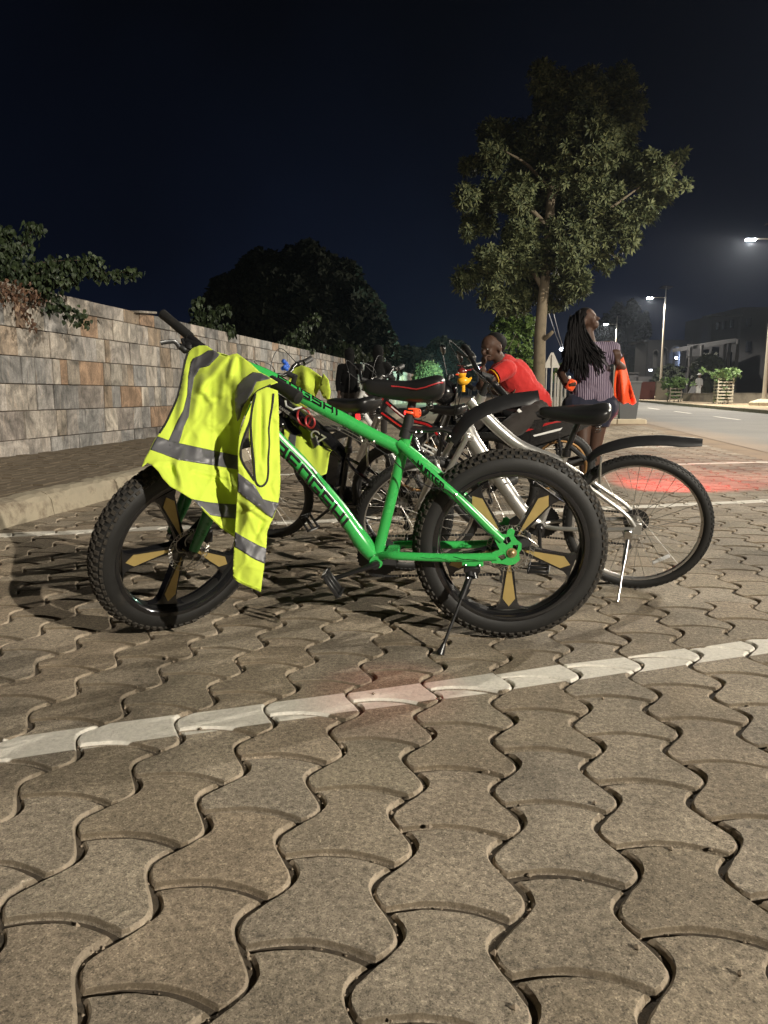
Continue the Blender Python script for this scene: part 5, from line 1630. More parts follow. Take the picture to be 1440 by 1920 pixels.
# second vest, on the black bicycle
W = Root('safety_vest', 'smaller yellow vest hanging from the black bicycle handlebar behind the green frame', 'safety vest', loc=at(560, 690, 4.15), group='yellow vests hung on handlebars')
f2 = [(570, 690, 575, 735, .03, 7), (585, 700, 600, 730, -.02, 6), (553, 700, 550, 740, -.02, 6), (560, 800, 562, 870, .03, 7), (575, 800, 590, 880, -.02, 7), (590, 790, 600, 860, .02, 6), (605, 820, 602, 880, -.015, 5)]
d2 = tps([(545, 690, 4.42), (600, 700, 4.26), (560, 760, 4.36), (560, 800, 4.40), (610, 800, 4.30), (545, 860, 4.12), (610, 880, 4.05)])
o1 = [(543, 694), (552, 687), (566, 685), (580, 690), (590, 697), (602, 706), (617, 714), (608, 720), (598, 730), (591, 745), (588, 760), (560, 770), (542, 765), (541, 730)]
solid(build('vest_shoulder', cloth(o1, d2, f2, 4, seed=2), M['hivis'], W, world=True, auto=None), .003)
o3 = [(535, 765), (560, 768), (580, 790), (600, 812), (612, 822), (622, 845), (618, 850), (614, 880), (612, 888), (600, 893), (590, 885), (570, 868), (548, 850), (532, 835)]
lo_ = solid(build('vest_body', cloth(o3, d2, f2, 4, seed=3), M['hivis'], W, world=True, auto=None), .003)
o4 = [(606, 700), (616, 712), (620, 735), (617, 752), (606, 745), (598, 728)]
solid(build('vest_flap', cloth(o4, tps([(600, 700, 4.25), (620, 735, 4.2), (600, 745, 4.25), (615, 715, 4.2)]), [], 4, seed=4), M['hivis'], W, world=True, auto=None), .003)
solid(build('reflective_band', cloth([(548, 795), (556, 776), (565, 786), (556, 812), (552, 850), (544, 845), (541, 822)], d2, f2, 4, off=-.006, seed=3), M['tape'], W, world=True, parent=lo_, auto=None), .002)
build('binding', tube_on(d2, f2, [(589, 795), (592, 812), (600, 828), (610, 842), (621, 846)], .004, off=-.008, seed=3), M['binding'], W, world=True, parent=lo_)
# ================================================================== motorcycle
MM = bike_matrix(1.50, 6.35, rad(177), .06)
K = Root('motorcycle', 'black and red underbone motorcycle the man in red leans on', 'motorcycle', mat=MM)
M['goldrim'] = simple('bronze_rim', (.30, .17, .07), .35, metal=.8)
def moto_wheel(c, name, S):
    c = Vector(c); m = MB(); m.lathe(c, Y, [(.01, -.07), (.05, -.06), (.055, 0), (.05, .06), (.01, .07)], 20)
    H = build(name, xf(m, S), M['matte_black'], K)
    build('tyre', xf(tyre_mesh(c, .295, .038, .003, 60, [(-.5, .008), (0, .008), (.5, .008)]), S), [M['rubber'], M['rubber']], K, parent=H)
    m = MB(); m.lathe(c, Y, [(.225, -.022), (.212, -.024), (.203, -.018), (.200, 0), (.203, .018), (.212, .024), (.225, .022), (.225, -.022)], 60); build('rim', xf(m, S), M['goldrim'], K, parent=H)
    for i in range(5):
        a = 2 * PI * i / 5 + .3; d = Vector((math.cos(a), 0, math.sin(a))); m = MB(); m.tube([c + d * .04, c + d * .205], [.022, .013], 8, flat=(1, .7)); build('spoke', xf(m, S), M['matte_black'], K, parent=H)
moto_wheel((0, 0, .295), 'rear_wheel', I4)
mk = Vector((-.42, 0, .907)); MS = steer_matrix((1.17, 0, .32), mk, .25)
moto_wheel((1.2, 0, .295), 'front_wheel', MS)
saddle(K, [(-.33, .03, .80, .76), (-.28, .085, .825, .745), (-.1, .115, .82, .73), (.12, .12, .79, .70), (.30, .11, .775, .69), (.45, .085, .785, .69), (.52, .04, .79, .72)], springs=False, c_post=(.1, .72))
m = MB()
m.add([(x, y * w, z) for x, w, zt, zb in ((-.36, .05, .80, .72), (-.1, .13, .75, .60), (.2, .135, .70, .50), (.45, .11, .70, .42), (.55, .06, .70, .50)) for y, z in ((-1, zt), (-1, zb), (1, zb), (1, zt))],
      [(i * 4 + k, i * 4 + (k + 1) % 4, (i + 1) * 4 + (k + 1) % 4, (i + 1) * 4 + k) for i in range(4) for k in range(4)] + [(0, 1, 2, 3), (19, 18, 17, 16)])
cw = build('side_cowl', m, M['gloss_black'], K, auto=60)
for sg in (1, -1):
    m = MB(); m.add([(-.25, .113 * sg, .735), (.10, .140 * sg, .695), (.38, .119 * sg, .60), (.37, .121 * sg, .585), (.10, .141 * sg, .675), (-.22, .113 * sg, .722)], [(0, 1, 4, 5), (1, 2, 3, 4)]); build('red_stripe', m, M['red_paint'], K, parent=cw, sm=False)
    m = MB(); m.add([(.02, .139 * sg, .64), (.26, .138 * sg, .575), (.25, .139 * sg, .562), (.04, .138 * sg, .615)], [(0, 1, 2, 3)]); build('pale_stripe', m, M['white'], K, parent=cw, sm=False)
m = MB(); m.box((.45, 0, .33), (.30, .22, .20), bev=.03); m.tube([(.55, 0, .38), (.78, 0, .40)], .06, 14); m.box((.2, .08, .29), (.35, .05, .08), bev=.02)
build('engine', m, M['dark_steel'], K)
m = MB(); m.tube([(.62, -.1, .3), (.4, -.12, .22), (.1, -.13, .25), (-.32, -.13, .36)], [.02, .025, .045, .045], 12); build('exhaust', m, M['dark_steel'], K)
for sg in (1, -1):
    m = MB(); a = Vector((.0, .10 * sg, .34)); b = Vector((.06, .11 * sg, .64)); d = b - a; x = d.orthogonal().normalized(); y = d.normalized().cross(x)
    m.tube([a, b], .012, 8); m.tube([a + d * (.2 + .7 * i / 60) + (x * math.cos(i * 2 * PI / 9) + y * math.sin(i * 2 * PI / 9)) * .024 for i in range(61)], .005, 6); build('shock_absorber', m, M['matte_black'], K)
m = MB(); m.tube([(.5, 0, .68), (.72, 0, .50), (.92, 0, .62), (1.0, 0, .86)], .05, 12); m.box((.88, 0, .6), (.10, .36, .45), Matrix.Rotation(rad(-18), 3, 'Y'), bev=.04); build('leg_shield', m, M['gloss_black'], K)
m = MB()
for sg in (1, -1): m.tube([(1.2, .08 * sg, .295), (1.05, .08 * sg, .62), (.97, .05 * sg, .80)], .02, 10)
m.box((1.16, 0, .62), (.34, .11, .02), Matrix.Rotation(rad(12), 3, 'Y'), bev=.008); FKm = build('fork', xf(m, MS), M['dark_steel'], K)
m = MB(); m.ball((1.0, 0, .92), .12, 14, s=(1, 1.1, .9)); hc = build('headlight_cowl', xf(m, MS), M['gloss_black'], K)
m = MB(); m.tube(smooth_path([(.84, .34, 1.0), (.90, .22, 1.02), (.95, .06, .98), (.95, -.06, .98), (.90, -.22, 1.02), (.84, -.34, 1.0)], 4), .012, 10); hb = build('handlebar', xf(m, MS), M['matte_black'], K)
for sg in (1, -1):
    m = MB(); m.tube([(.84, .35 * sg, 1.0), (.88, .24 * sg, 1.02)], .019, 12); build('grip', xf(m, MS), M['rubber'], K, parent=hb)
    m = MB(); m.tube([(.92, .22 * sg, 1.03), (.95, .26 * sg, 1.20)], .005, 6); m.ball((.95, .27 * sg, 1.24), .055, 12, s=(.3, 1, .85), rot=Matrix.Rotation(.2, 3, 'Y')); build('mirror', xf(m, MS), M['gloss_black'], K, parent=hb)
    m = MB(); m.ball((.938, .27 * sg, 1.24), .045, 12, s=(.25, 1, .85)); build('mirror_glass', xf(m, MS), M['chrome'], K, parent=hb)
m = MB(); m.box((-.37, 0, .735), (.04, .07, .03), bev=.008); tlm = build('tail_light', m, M['glow_red'], K)
tp = MM @ Vector((-.44, 0, .73))
sl = bpy.data.lights.new('tail_light_beam', 'SPOT'); sl.energy = 750; sl.color = (1, .04, .05); sl.spot_size = rad(56); sl.spot_blend = .7; sl.shadow_soft_size = .03
so = bpy.data.objects.new('tail_light_beam', sl); COL.objects.link(so); so.location = tp
so.rotation_euler = (Vector((3.7, 8.35, 0)) - tp).to_track_quat('-Z', 'Y').to_euler()

# ================================================================== people
M['skin'] = simple('dark_skin', (.07, .036, .023), .62, vary=.12, scale=20, spec=.4)
M['hair'] = simple('black_hair', (.006, .005, .005), .8, vary=.3, spec=.2)
M['red_shirt'] = fabric('red_shirt', (.50, .03, .028), sheen=.1)
M['trousers'] = fabric('dark_trousers', (.035, .03, .027), sheen=.1)
M['shorts'] = fabric('navy_shorts', (.018, .02, .035), sheen=.1)
M['shoe'] = simple('shoe', (.03, .03, .03), .5)
M['eye'] = simple('eye_white', (.5, .48, .45), .3)


def capsule(m, p, q, r1, r2, flat_end=False):
    p = Vector(p); q = Vector(q); d = (q - p); L_ = d.length
    if L_ < 1e-5: m.ball(p, max(r1, r2), 14); return
    d.normalize(); P = []; R = []
    for a in (-90, -60, -30): P.append(p + d * (r1 * math.sin(rad(a)))); R.append(max(.0008, r1 * math.cos(rad(a))))
    P.append(p); R.append(r1); P.append(q); R.append(r2)
    if not flat_end:
        for a in (30, 60, 90): P.append(q + d * (r2 * math.sin(rad(a)))); R.append(max(.0008, r2 * math.cos(rad(a))))
    m.tube(P, R, 14)


def body(name, segs, mat, root, voxel=.008, parent=None, smooth_n=6, disp=0):
    m = MB()
    for s in segs:
        p, q, a, b = s[:4]
        if len(s) > 4 and s[4] == 'flat': capsule(m, p, q, a, b, True)
        else: capsule(m, p, q, a, b)
    o = build(name, m, mat, root, world=True, parent=parent, auto=None)
    r = o.modifiers.new('skin', 'REMESH'); r.mode = 'VOXEL'; r.voxel_size = voxel; r.use_smooth_shade = True
    s = o.modifiers.new('smooth', 'SMOOTH'); s.factor = .5; s.iterations = smooth_n
    if disp:
        t = bpy.data.textures.new(name + '_folds', 'CLOUDS'); t.noise_scale = .07
        d = o.modifiers.new('folds', 'DISPLACE'); d.texture = t; d.strength = disp; d.mid_level = .5
    return o


def hand(segs, w, palm_dir, side, curl, size=1.0):
    """palm, four unequal fingers and a thumb, as short chains"""
    pd = Vector(palm_dir).normalized(); sd = Vector(side).normalized(); up_ = pd.cross(sd).normalized()
    w = Vector(w); pc = w + pd * .085 * size
    for k in (-.027, -.009, .009, .027): segs.append((w + sd * k * .6 * size, pc + sd * k * size, .012 * size, .011 * size))
    for k, L_ in ((-.030, .055), (-.010, .072), (.010, .078), (.029, .068)):
        p0 = pc + sd * k * size; d = pd.copy()
        for j, f in enumerate((.45, .32, .23)):
            d = (Matrix.Rotation(-curl, 3, sd) @ d); p1 = p0 + d * L_ * f * size; segs.append((p0, p1, (.0095 - j * .001) * size, (.0088 - j * .001) * size)); p0 = p1
    t0 = w + pd * .03 * size + sd * .028 * size; t1 = t0 + (pd * .6 + sd * .7 - up_ * .3 * 0) .normalized() * .035 * size; t2 = t1 + (pd + sd * .1).normalized() * .028 * size
    segs.append((t0, t1, .011 * size, .010 * size)); segs.append((t1, t2, .010 * size, .008 * size))


def head(segs, c, fwd, up, s=1.0):
    f = Vector(fwd).normalized(); u = Vector(up); u = (u - f * u.dot(f)).normalized(); r = u.cross(f)
    c = Vector(c); P = lambda a, b, k: c + f * a * s + r * b * s + u * k * s
    segs += [(P(-.025, 0, .035), P(.015, 0, .045), .088 * s, .082 * s), (P(.02, 0, -.02), P(.035, 0, -.055), .066 * s, .048 * s), (P(.055, -.02, -.07), P(.055, .02, -.07), .028 * s, .028 * s),
             (P(.082, 0, .01), P(.105, 0, -.022), .010 * s, .017 * s), (P(.085, -.03, .028), P(.085, .03, .028), .014 * s, .014 * s), (P(.078, -.018, -.048), P(.078, .018, -.048), .012 * s, .012 * s), (P(.078, -.016, -.060), P(.078, .016, -.060), .012 * s, .012 * s),
             (P(.06, -.038, -.01), P(.055, -.042, -.03), .028 * s, .025 * s), (P(.06, .038, -.01), P(.055, .042, -.03), .028 * s, .025 * s)]
    for q in (-1, 1): segs += [(P(-.005, .082 * q, .015), P(-.012, .088 * q, -.02), .016 * s, .011 * s), (P(-.02, .086 * q, .02), P(-.02, .09 * q, .0), .016 * s, .013 * s)]
    return P


# ---- man in red, leaning on the motorcycle handlebar
A = Root('person', 'man in a red short-sleeved shirt leaning forward on a motorcycle, hand at his mouth', 'person', loc=at(1003, 905, 6.4))
a_ = at
sg_ = [(a_(1000, 770, 6.32), a_(1000, 768, 6.42), .12, .12), (a_(1000, 768, 6.36), a_(985, 742, 6.34), .13, .12), (a_(985, 742, 6.34), a_(962, 706, 6.32), .12, .13), (a_(962, 706, 6.32), a_(948, 690, 6.30), .13, .11),
       (a_(952, 690, 6.18), a_(938, 692, 6.42), .06, .06), (a_(944, 684, 6.29), a_(931, 666, 6.25), .055, .052)]
hp = a_(922, 655, 6.24); fwd = Vector((-.80, -.58, -.12))
Pm = head(sg_, hp, fwd, (.12, 0, 1), .95)
sg_ += [(a_(952, 692, 6.16), a_(907, 722, 6.08), .055, .042), (a_(907, 722, 6.08), a_(905, 692, 6.10), .042, .028)]
hand(sg_, a_(905, 690, 6.10), Vector((.08, .05, 1)), Vector((.3, -1, 0)), .75, .95)
sg_ += [(a_(938, 694, 6.42), a_(900, 724, 6.36), .052, .040), (a_(900, 724, 6.36), a_(936, 737, 6.14), .040, .028)]
hand(sg_, a_(936, 737, 6.14), Vector((1, -.35, -.15)), Vector((.2, .9, .3)), .45, .95)
sg_ += [(a_(1000, 774, 6.27), a_(940, 815, 6.12), .085, .06), (a_(940, 815, 6.12), a_(962, 895, 6.2), .055, .035), (a_(995, 774, 6.44), a_(893, 792, 6.50), .08, .058), (a_(893, 792, 6.50), a_(915, 880, 6.52), .055, .035)]
body('body', sg_, M['skin'], A)
m = MB()
for q in (-1, 1): m.ball(Pm(.076, .03 * q, .012), .0105, 10)
build('eye', m, M['eye'], A, world=True)
f_ = fwd.normalized(); hd = hp + Vector((0, 0, .040)) - f_ * .026
hs = [(hd + Vector((0, 0, .012)) - f_ * .010, hd - f_ * .03 + Vector((0, 0, .008)), .089, .087), (hd - f_ * .05, hd - f_ * .05 - Vector((0, 0, .045)), .064, .054)]
body('hair', hs, M['hair'], A, .01)
ss_ = [(a_(1004, 757, 6.37), a_(985, 735, 6.34), .142, .138), (a_(985, 735, 6.34), a_(962, 704, 6.32), .138, .148), (a_(962, 704, 6.32), a_(949, 691, 6.30), .146, .115), (a_(952, 692, 6.17), a_(938, 692, 6.44), .078, .076),
       (a_(951, 691, 6.15), a_(924, 708, 6.11), .078, .066, 'flat'), (a_(938, 693, 6.44), a_(917, 710, 6.40), .07, .06, 'flat'), (a_(946, 684, 6.29), a_(938, 674, 6.27), .075, .066, 'flat')]
sh = body('shirt', ss_, M['red_shirt'], A, .009, smooth_n=3, disp=.02)
m = MB(); c0 = a_(925, 707, 6.11); dd = (a_(951, 691, 6.15) - c0).normalized(); m.torus(c0, dd, .067, .0045, 30, 6); build('sleeve_band', m, M['duck'], A, world=True, parent=sh)
m = MB(); m.torus(c0 + dd * .014, dd, .068, .004, 30, 6); build('sleeve_band', m, M['hair'], A, world=True, parent=sh)
ts = [(a_(1002, 772, 6.32), a_(1002, 770, 6.43), .135, .135), (a_(1000, 775, 6.27), a_(940, 815, 6.12), .105, .08), (a_(940, 815, 6.12), a_(960, 888, 6.2), .078, .06, 'flat'), (a_(995, 775, 6.44), a_(893, 792, 6.50), .10, .078), (a_(893, 792, 6.50), a_(914, 872, 6.52), .075, .06, 'flat')]
tr = body('trousers', ts, M['trousers'], A, .01, smooth_n=3, disp=.018)
m = MB(); pa, pb = a_(971, 768, 6.145), a_(983, 780, 6.165); m.tube([pa, pb], .013, 6, flat=(1, .4)); build('reflective_patch', m, M['white'], A, world=True, parent=tr)
for p, q in ((a_(962, 900, 6.2), a_(944, 908, 6.16)), (a_(915, 886, 6.52), a_(898, 894, 6.5))):
    body('shoe', [(p, q, .048, .04)], M['shoe'], A, .01)

# ---- woman standing behind the silver bicycle's saddle
B = Root('person', 'woman with long black braids in a striped blouse and denim shorts, looking up', 'person', loc=ground(1108, 925))
T = 6.85
b = lambda x, y, t=T: at(x, y, t)
ws = [(b(1085, 765), b(1128, 765), .115, .115), (b(1106, 765), b(1108, 730), .135, .115), (b(1108, 730), b(1110, 690), .115, .125), (b(1110, 690), b(1112, 662), .125, .10), (b(1080, 655), b(1142, 652), .062, .062), (b(1108, 650), b(1102, 620, T - .02), .052, .050)]
hw_ = b(1101, 603, T - .03); wf = Vector((.80, -.42, .42)); Pw = head(ws, hw_, wf, (-.35, 0, 1), .95)
ws += [(b(1078, 657), b(1052, 700, T - .05), .052, .042), (b(1052, 700, T - .05), b(1062, 724, T - .28), .040, .028)]
hand(ws, b(1062, 724, T - .28), Vector((.25, -.9, -.1)), Vector((1, .2, 0)), .5, .9)
ws += [(b(1145, 655), b(1166, 690, T + .02), .052, .042), (b(1166, 690, T + .02), b(1158, 680, T - .24), .040, .028)]
hand(ws, b(1158, 678, T - .24), Vector((-.2, -.4, .9)), Vector((1, 0, 0)), .8, .9)
ws += [(b(1094, 770), b(1093, 838, T - .03), .088, .058), (b(1093, 838, T - .03), b(1098, 912, T + .05), .058, .036), (b(1126, 770), b(1116, 838, T + .08), .088, .058), (b(1116, 838, T + .08), b(1112, 905, T + .15), .058, .036)]
body('body', ws, M['skin'], B)
m = MB()
for q in (-1, 1): m.ball(Pw(.075, .03 * q, .012), .010, 10)
build('eye', m, M['eye'], B, world=True)
for p, q in ((b(1098, 922, T + .05), b(1104, 930, T - .1)), (b(1112, 914, T + .15), b(1120, 922, T))): body('shoe', [(p, q, .045, .038)], M['shoe'], B, .01)


def stripes():
    m = simple('striped_blouse', (.2, .16, .2), .8); nt = m.node_tree; L = nt.links; bs = nt.nodes['Principled BSDF']
    tc = nd(nt, 'ShaderNodeTexCoord'); wv = nd(nt, 'ShaderNodeTexWave', Scale=17., Distortion=.6); wv.bands_direction = 'X'; wv.inputs['Detail'].default_value = 1.
    L.new(tc.outputs['Object'], wv.inputs['Vector']); rp = nd(nt, 'ShaderNodeValToRGB'); L.new(wv.outputs['Fac'], rp.inputs[0]); e_ = rp.color_ramp.elements
    e_[0].position = .5; e_[0].color = (.05, .03, .06, 1); e_[1].position = .72; e_[1].color = (.27, .22, .28, 1); L.new(rp.outputs[0], bs.inputs['Base Color']); return m


bl = body('blouse', [(b(1096, 748), b(1098, 725), .145, .135), (b(1120, 748), b(1118, 725), .15, .14), (b(1108, 725), b(1110, 690), .16, .165), (b(1110, 690), b(1112, 664), .16, .118), (b(1076, 659), b(1147, 655), .078, .078), (b(1144, 655), b(1157, 677, T), .074, .066, 'flat'), (b(1080, 657), b(1066, 680, T - .03), .072, .064, 'flat')], stripes(), B, .009, smooth_n=3, disp=.018)
body('shorts', [(b(1082, 764), b(1131, 764), .145, .145), (b(1092, 770), b(1092, 798, T - .02), .112, .104, 'flat'), (b(1128, 770), b(1121, 796, T + .04), .112, .104, 'flat')], M['shorts'], B, .009, smooth_n=3, disp=.01)
# braids: crown cap and many thin plaits falling over the far shoulder and chest
f_ = wf.normalized(); hc_ = hw_ + Vector((0, 0, .04)) - f_ * .025
body('hair', [(hc_ + Vector((0, 0, .012)), hc_ - f_ * .03, .09, .09), (hc_ - f_ * .05, hc_ - f_ * .06 - Vector((0, 0, .08)), .08, .07)], M['hair'], B, .01)
m = MB(); rb = random.Random(4)
for i in range(230):
    ang = rb.uniform(-1, 1); s0 = hc_ - f_ * rb.uniform(0.0, .09) + Vector((rb.uniform(-.06, .0), rb.uniform(-.07, .05), rb.uniform(-.02, .07)))
    ex = rb.uniform(1058, 1138); ey = rb.uniform(668, 716) - abs(ex - 1096) * .4; et = T - .165 + rb.uniform(-.04, .03)
    if i % 3 == 0: ex = rb.uniform(1052, 1082); ey = rb.uniform(660, 700); et = T - .10
    mid_ = b((1075 + ex) / 2 + rb.uniform(-6, 6), 640 + rb.uniform(-10, 10), T - .13 + rb.uniform(-.03, .03))
    m.tube(smooth_path([s0, s0 + (mid_ - s0) * .35 + Vector((-.02, -.03, .01)), mid_, b(ex, ey, et)], 4), [.0075] * 12 + [.004], 5)
build('braids', m, M['hair'], B, world=True, kind='stuff')
# orange cloth over her forearm, small orange pouch and phone in her hand
O = Root('orange_cloth', 'long orange cloth hanging from the standing woman\'s bent arm', 'cloth', loc=b(1165, 700))
fo = [(1163, 685, 1169, 758, .07, 4), (1174, 690, 1186, 757, -.05, 4), (1158, 705, 1157, 750, -.05, 3), (1180, 715, 1190, 757, .06, 3)]
do = tps([(1160, 680, T - .06), (1175, 690, T), (1190, 755, T + .06), (1155, 752, T), (1165, 720, T - .05)])
solid(build('drape', cloth([(1160, 664), (1168, 668), (1174, 690), (1181, 715), (1188, 738), (1193, 754), (1186, 759), (1178, 755), (1169, 758), (1160, 752), (1152, 754), (1151, 725), (1153, 700), (1157, 684)], do, fo, 3, seed=7), M['orange_cloth'], O, world=True, auto=None), .006)
H2 = Root('pouch', 'small orange pouch held in the standing woman\'s lowered hand', 'pouch', loc=b(1075, 722, T - .38))
m = MB(); m.box(b(1071, 722, T - .36), (.075, .04, .10), Matrix.Rotation(rad(25), 3, 'Y'), bev=.015); build('bag', m, M['orange_cloth'], H2, world=True)
m = MB(); m.box(b(1067, 708, T - .35), (.028, .03, .03), bev=.008); build('toggle', m, M['white'], H2, world=True)


def dark_person(px, ys, t, label, kk):
    R_ = Root('person', label, 'person', loc=ground(px, 960 - 1400 * math.tan(math.atan((CAM_H) / (-t)) + PITCH) if False else ys, 0) if False else Vector((at(px, ys, t).x, at(px, ys, t).y, 0)))
    o = Vector((at(px, ys, t).x, at(px, ys, t).y, 0)); q = lambda x, y, z: o + Vector((x, y, z))
    segs = [(q(-.09, 0, .92), q(.09, 0, .92), .12, .12), (q(0, 0, .95), q(0, 0, 1.2), .14, .15), (q(0, 0, 1.2), q(0, 0, 1.36), .15, .11), (q(-.16, 0, 1.37), q(.16, 0, 1.37), .065, .065), (q(0, 0, 1.4), q(0, -.01, 1.52), .052, .05),
            (q(-.19, 0, 1.36), q(-.24, .02, 1.08), .052, .042), (q(-.24, .02, 1.08), q(-.22, -.08, .86), .04, .03), (q(.19, 0, 1.36), q(.25 + kk, -.06, 1.10), .052, .042), (q(.25 + kk, -.06, 1.10), q(.24 + kk, -.2, .95), .04, .03),
            (q(-.09, 0, .88), q(-.1, 0, .5), .088, .06), (q(-.1, 0, .5), q(-.1, .03, .09), .06, .038), (q(.09, 0, .88), q(.11, -.02, .5), .088, .06), (q(.11, -.02, .5), q(.11, .03, .09), .06, .038), (q(-.1, .03, .05), q(-.1, -.12, .035), .045, .035), (q(.11, .03, .05), q(.12, -.12, .035), .045, .035)]
    head(segs, q(0, -.01, 1.60), (.1, 1, 0), (0, 0, 1))
    hand(segs, q(-.22, -.08, .86), (0, -.2, -1), (1, 0, 0), .3); hand(segs, q(.24 + kk, -.2, .95), (0, -1, -.2), (1, 0, 0), .5)
    body('body', segs, M['skin'], R_, .012)
    M_ = M['matte_black']
    body('jacket', [(q(-.08, 0, .92), q(.08, 0, .92), .135, .135), (q(0, 0, .95), q(0, 0, 1.2), .158, .165), (q(0, 0, 1.2), q(0, 0, 1.36), .165, .12), (q(-.17, 0, 1.37), q(.17, 0, 1.37), .08, .08), (q(-.19, 0, 1.36), q(-.24, .02, 1.08), .068, .056), (q(-.24, .02, 1.08), q(-.225, -.06, .90), .055, .045, 'flat'), (q(.19, 0, 1.36), q(.25 + kk, -.06, 1.10), .068, .056), (q(.25 + kk, -.06, 1.10), q(.245 + kk, -.16, .98), .055, .045, 'flat')], fabric('black_jacket', (.004, .004, .004), rough=1, sheen=0), R_, .012, disp=.015)
    body('trousers', [(q(-.08, 0, .9), q(.08, 0, .9), .13, .13), (q(-.09, 0, .88), q(-.1, 0, .5), .10, .075), (q(-.1, 0, .5), q(-.1, .03, .12), .075, .06, 'flat'), (q(.09, 0, .88), q(.11, -.02, .5), .10, .075), (q(.11, -.02, .5), q(.11, .03, .12), .075, .06, 'flat')], M['trousers'], R_, .012)
    body('dark_head_cover', [(q(0, .0, 1.655), q(0, -.03, 1.64), .105, .105), (q(0, -.02, 1.62), q(0, -.03, 1.44), .10, .085)], bpy.data.materials['black_jacket'], R_, .012)  # black cover added so the head sinks into the dark silhouette


dark_person(656, 730, 15.0, 'person in black clothing standing by the wall behind the blue bell, left of the two', .05)
dark_person(709, 730, 14.0, 'person in black clothing standing by the wall just left of the green bicycle\'s saddle nose', 0)
# far walker with a white hat
R_ = Root('person', 'distant person in a white hat walking behind the low wall', 'person', loc=SN(60, 16.6, .1) * 1)
pw = ground(1309, 742, .1); t_ = 52.0; pw = Vector((at(1309, 741, t_).x, at(1309, 741, t_).y, .1)); q = lambda x, y, z: pw + Vector((x, y, z + .15))
R_.o.location = pw; R_.M = Matrix.Translation(pw); R_.inv = R_.M.inverted()
sg2 = [(q(-.06, 0, .9), q(.06, 0, .9), .13, .13), (q(0, 0, .95), q(0, 0, 1.35), .14, .12), (q(-.14, 0, 1.36), q(.14, 0, 1.36), .07, .07), (q(-.18, 0, 1.34), q(-.2, .05, .9), .05, .035), (q(.18, 0, 1.34), q(.22, -.05, .9), .05, .035), (q(-.06, 0, .9), q(-.12, 0, .05), .09, .04), (q(.06, 0, .9), q(.1, 0, .05), .09, .04), (q(0, 0, 1.4), q(0, 0, 1.5), .05, .05)]
head(sg2, q(0, 0, 1.6), (.6, -.8, 0), (0, 0, 1)); body('body', sg2, M['skin'], R_, .02)
body('shirt', [(q(0, 0, .88), q(0, 0, 1.32), .15, .16), (q(-.14, 0, 1.36), q(.14, 0, 1.36), .085, .085), (q(-.18, 0, 1.34), q(-.2, .05, 1.0), .065, .055), (q(.18, 0, 1.34), q(.22, -.05, 1.0), .065, .055)], fabric('grey_shirt', (.3, .3, .3)), R_, .02)
body('trousers', [(q(-.05, 0, .88), q(.05, 0, .88), .14, .14), (q(-.06, 0, .9), q(-.12, 0, .12), .10, .07), (q(.06, 0, .9), q(.1, 0, .12), .10, .07)], fabric('pale_trousers', (.5, .5, .5)), R_, .02)
m = MB(); m.lathe(q(0, 0, 1.70), (0, 0, 1), [(.0, .12), (.07, .11), (.10, .03), (.19, .0), (.19, -.01), (.09, .0)], 18); build('hat', m, M['white'], R_, world=True)
# ================================================================== vegetation
def leaf_mat(name, c1, c2, rough=.55):
    m, nt, b_ = new_mat(name); L = nt.links
    geo = nd(nt, 'ShaderNodeNewGeometry'); rp = nd(nt, 'ShaderNodeValToRGB'); L.new(geo.outputs['Random Per Island'], rp.inputs[0])
    e_ = rp.color_ramp.elements; e_[0].color = (*c1, 1); e_[1].color = (*c2, 1)
    L.new(rp.outputs[0], b_.inputs['Base Color']); b_.inputs['Roughness'].default_value = rough; b_.inputs['Specular IOR Level'].default_value = .35
    return m


M['leaf'] = leaf_mat('tree_leaf', (.032, .046, .018), (.115, .125, .05), .65)
M['leaf_mid'] = leaf_mat('sapling_leaf', (.03, .055, .015), (.09, .15, .04))
M['leaf_dark'] = leaf_mat('dark_leaf', (.010, .016, .007), (.030, .042, .016), .7)
M['leaf_fresh'] = leaf_mat('fresh_leaf', (.05, .09, .02), (.14, .22, .05))
M['leaf_dry'] = leaf_mat('dry_leaf', (.06, .03, .018), (.13, .07, .04))
M['bark'] = simple('bark', (.15, .12, .08), .9, bump=1.0, bscale=30, scale=6, vary=.3, dirt=((.10, .08, .05), 5, .52))
M['bark_dark'] = simple('dark_bark', (.06, .045, .03), .9)


def rosettes(pts, size, nleaf=7, rr=None, spread=.9, width=.2, mb=None):
    """clusters of narrow leaves radiating from twig ends"""
    rr = rr or random.Random(1); m = mb or MB()
    for p in pts:
        ax = Vector((rr.gauss(0, .5), rr.gauss(0, .5), rr.uniform(-.1, 1))).normalized(); x = ax.orthogonal().normalized(); y = ax.cross(x); s = size * rr.uniform(.7, 1.2)
        a0 = rr.random() * 6.28
        for k in range(nleaf):
            a = a0 + 2 * PI * k / nleaf + rr.uniform(-.25, .25); el = rr.uniform(-.25, .75) * spread
            d = ((x * math.cos(a) + y * math.sin(a)) * math.cos(el) + ax * math.sin(el)).normalized(); sd = d.cross(ax)
            if sd.length < .05: continue
            sd.normalize(); l = s * rr.uniform(.75, 1.1); w = l * width
            up_ = sd.cross(d) * (l * .05)
            m.add([p + d * l * .08, p + d * l * .55 + sd * w - up_ * .3, p + d * l - Vector((0, 0, l * .12)), p + d * l * .55 - sd * w - up_ * .3, p + d * l * .5 + up_], [(0, 1, 4), (1, 2, 4), (2, 3, 4), (3, 0, 4)])
    return m


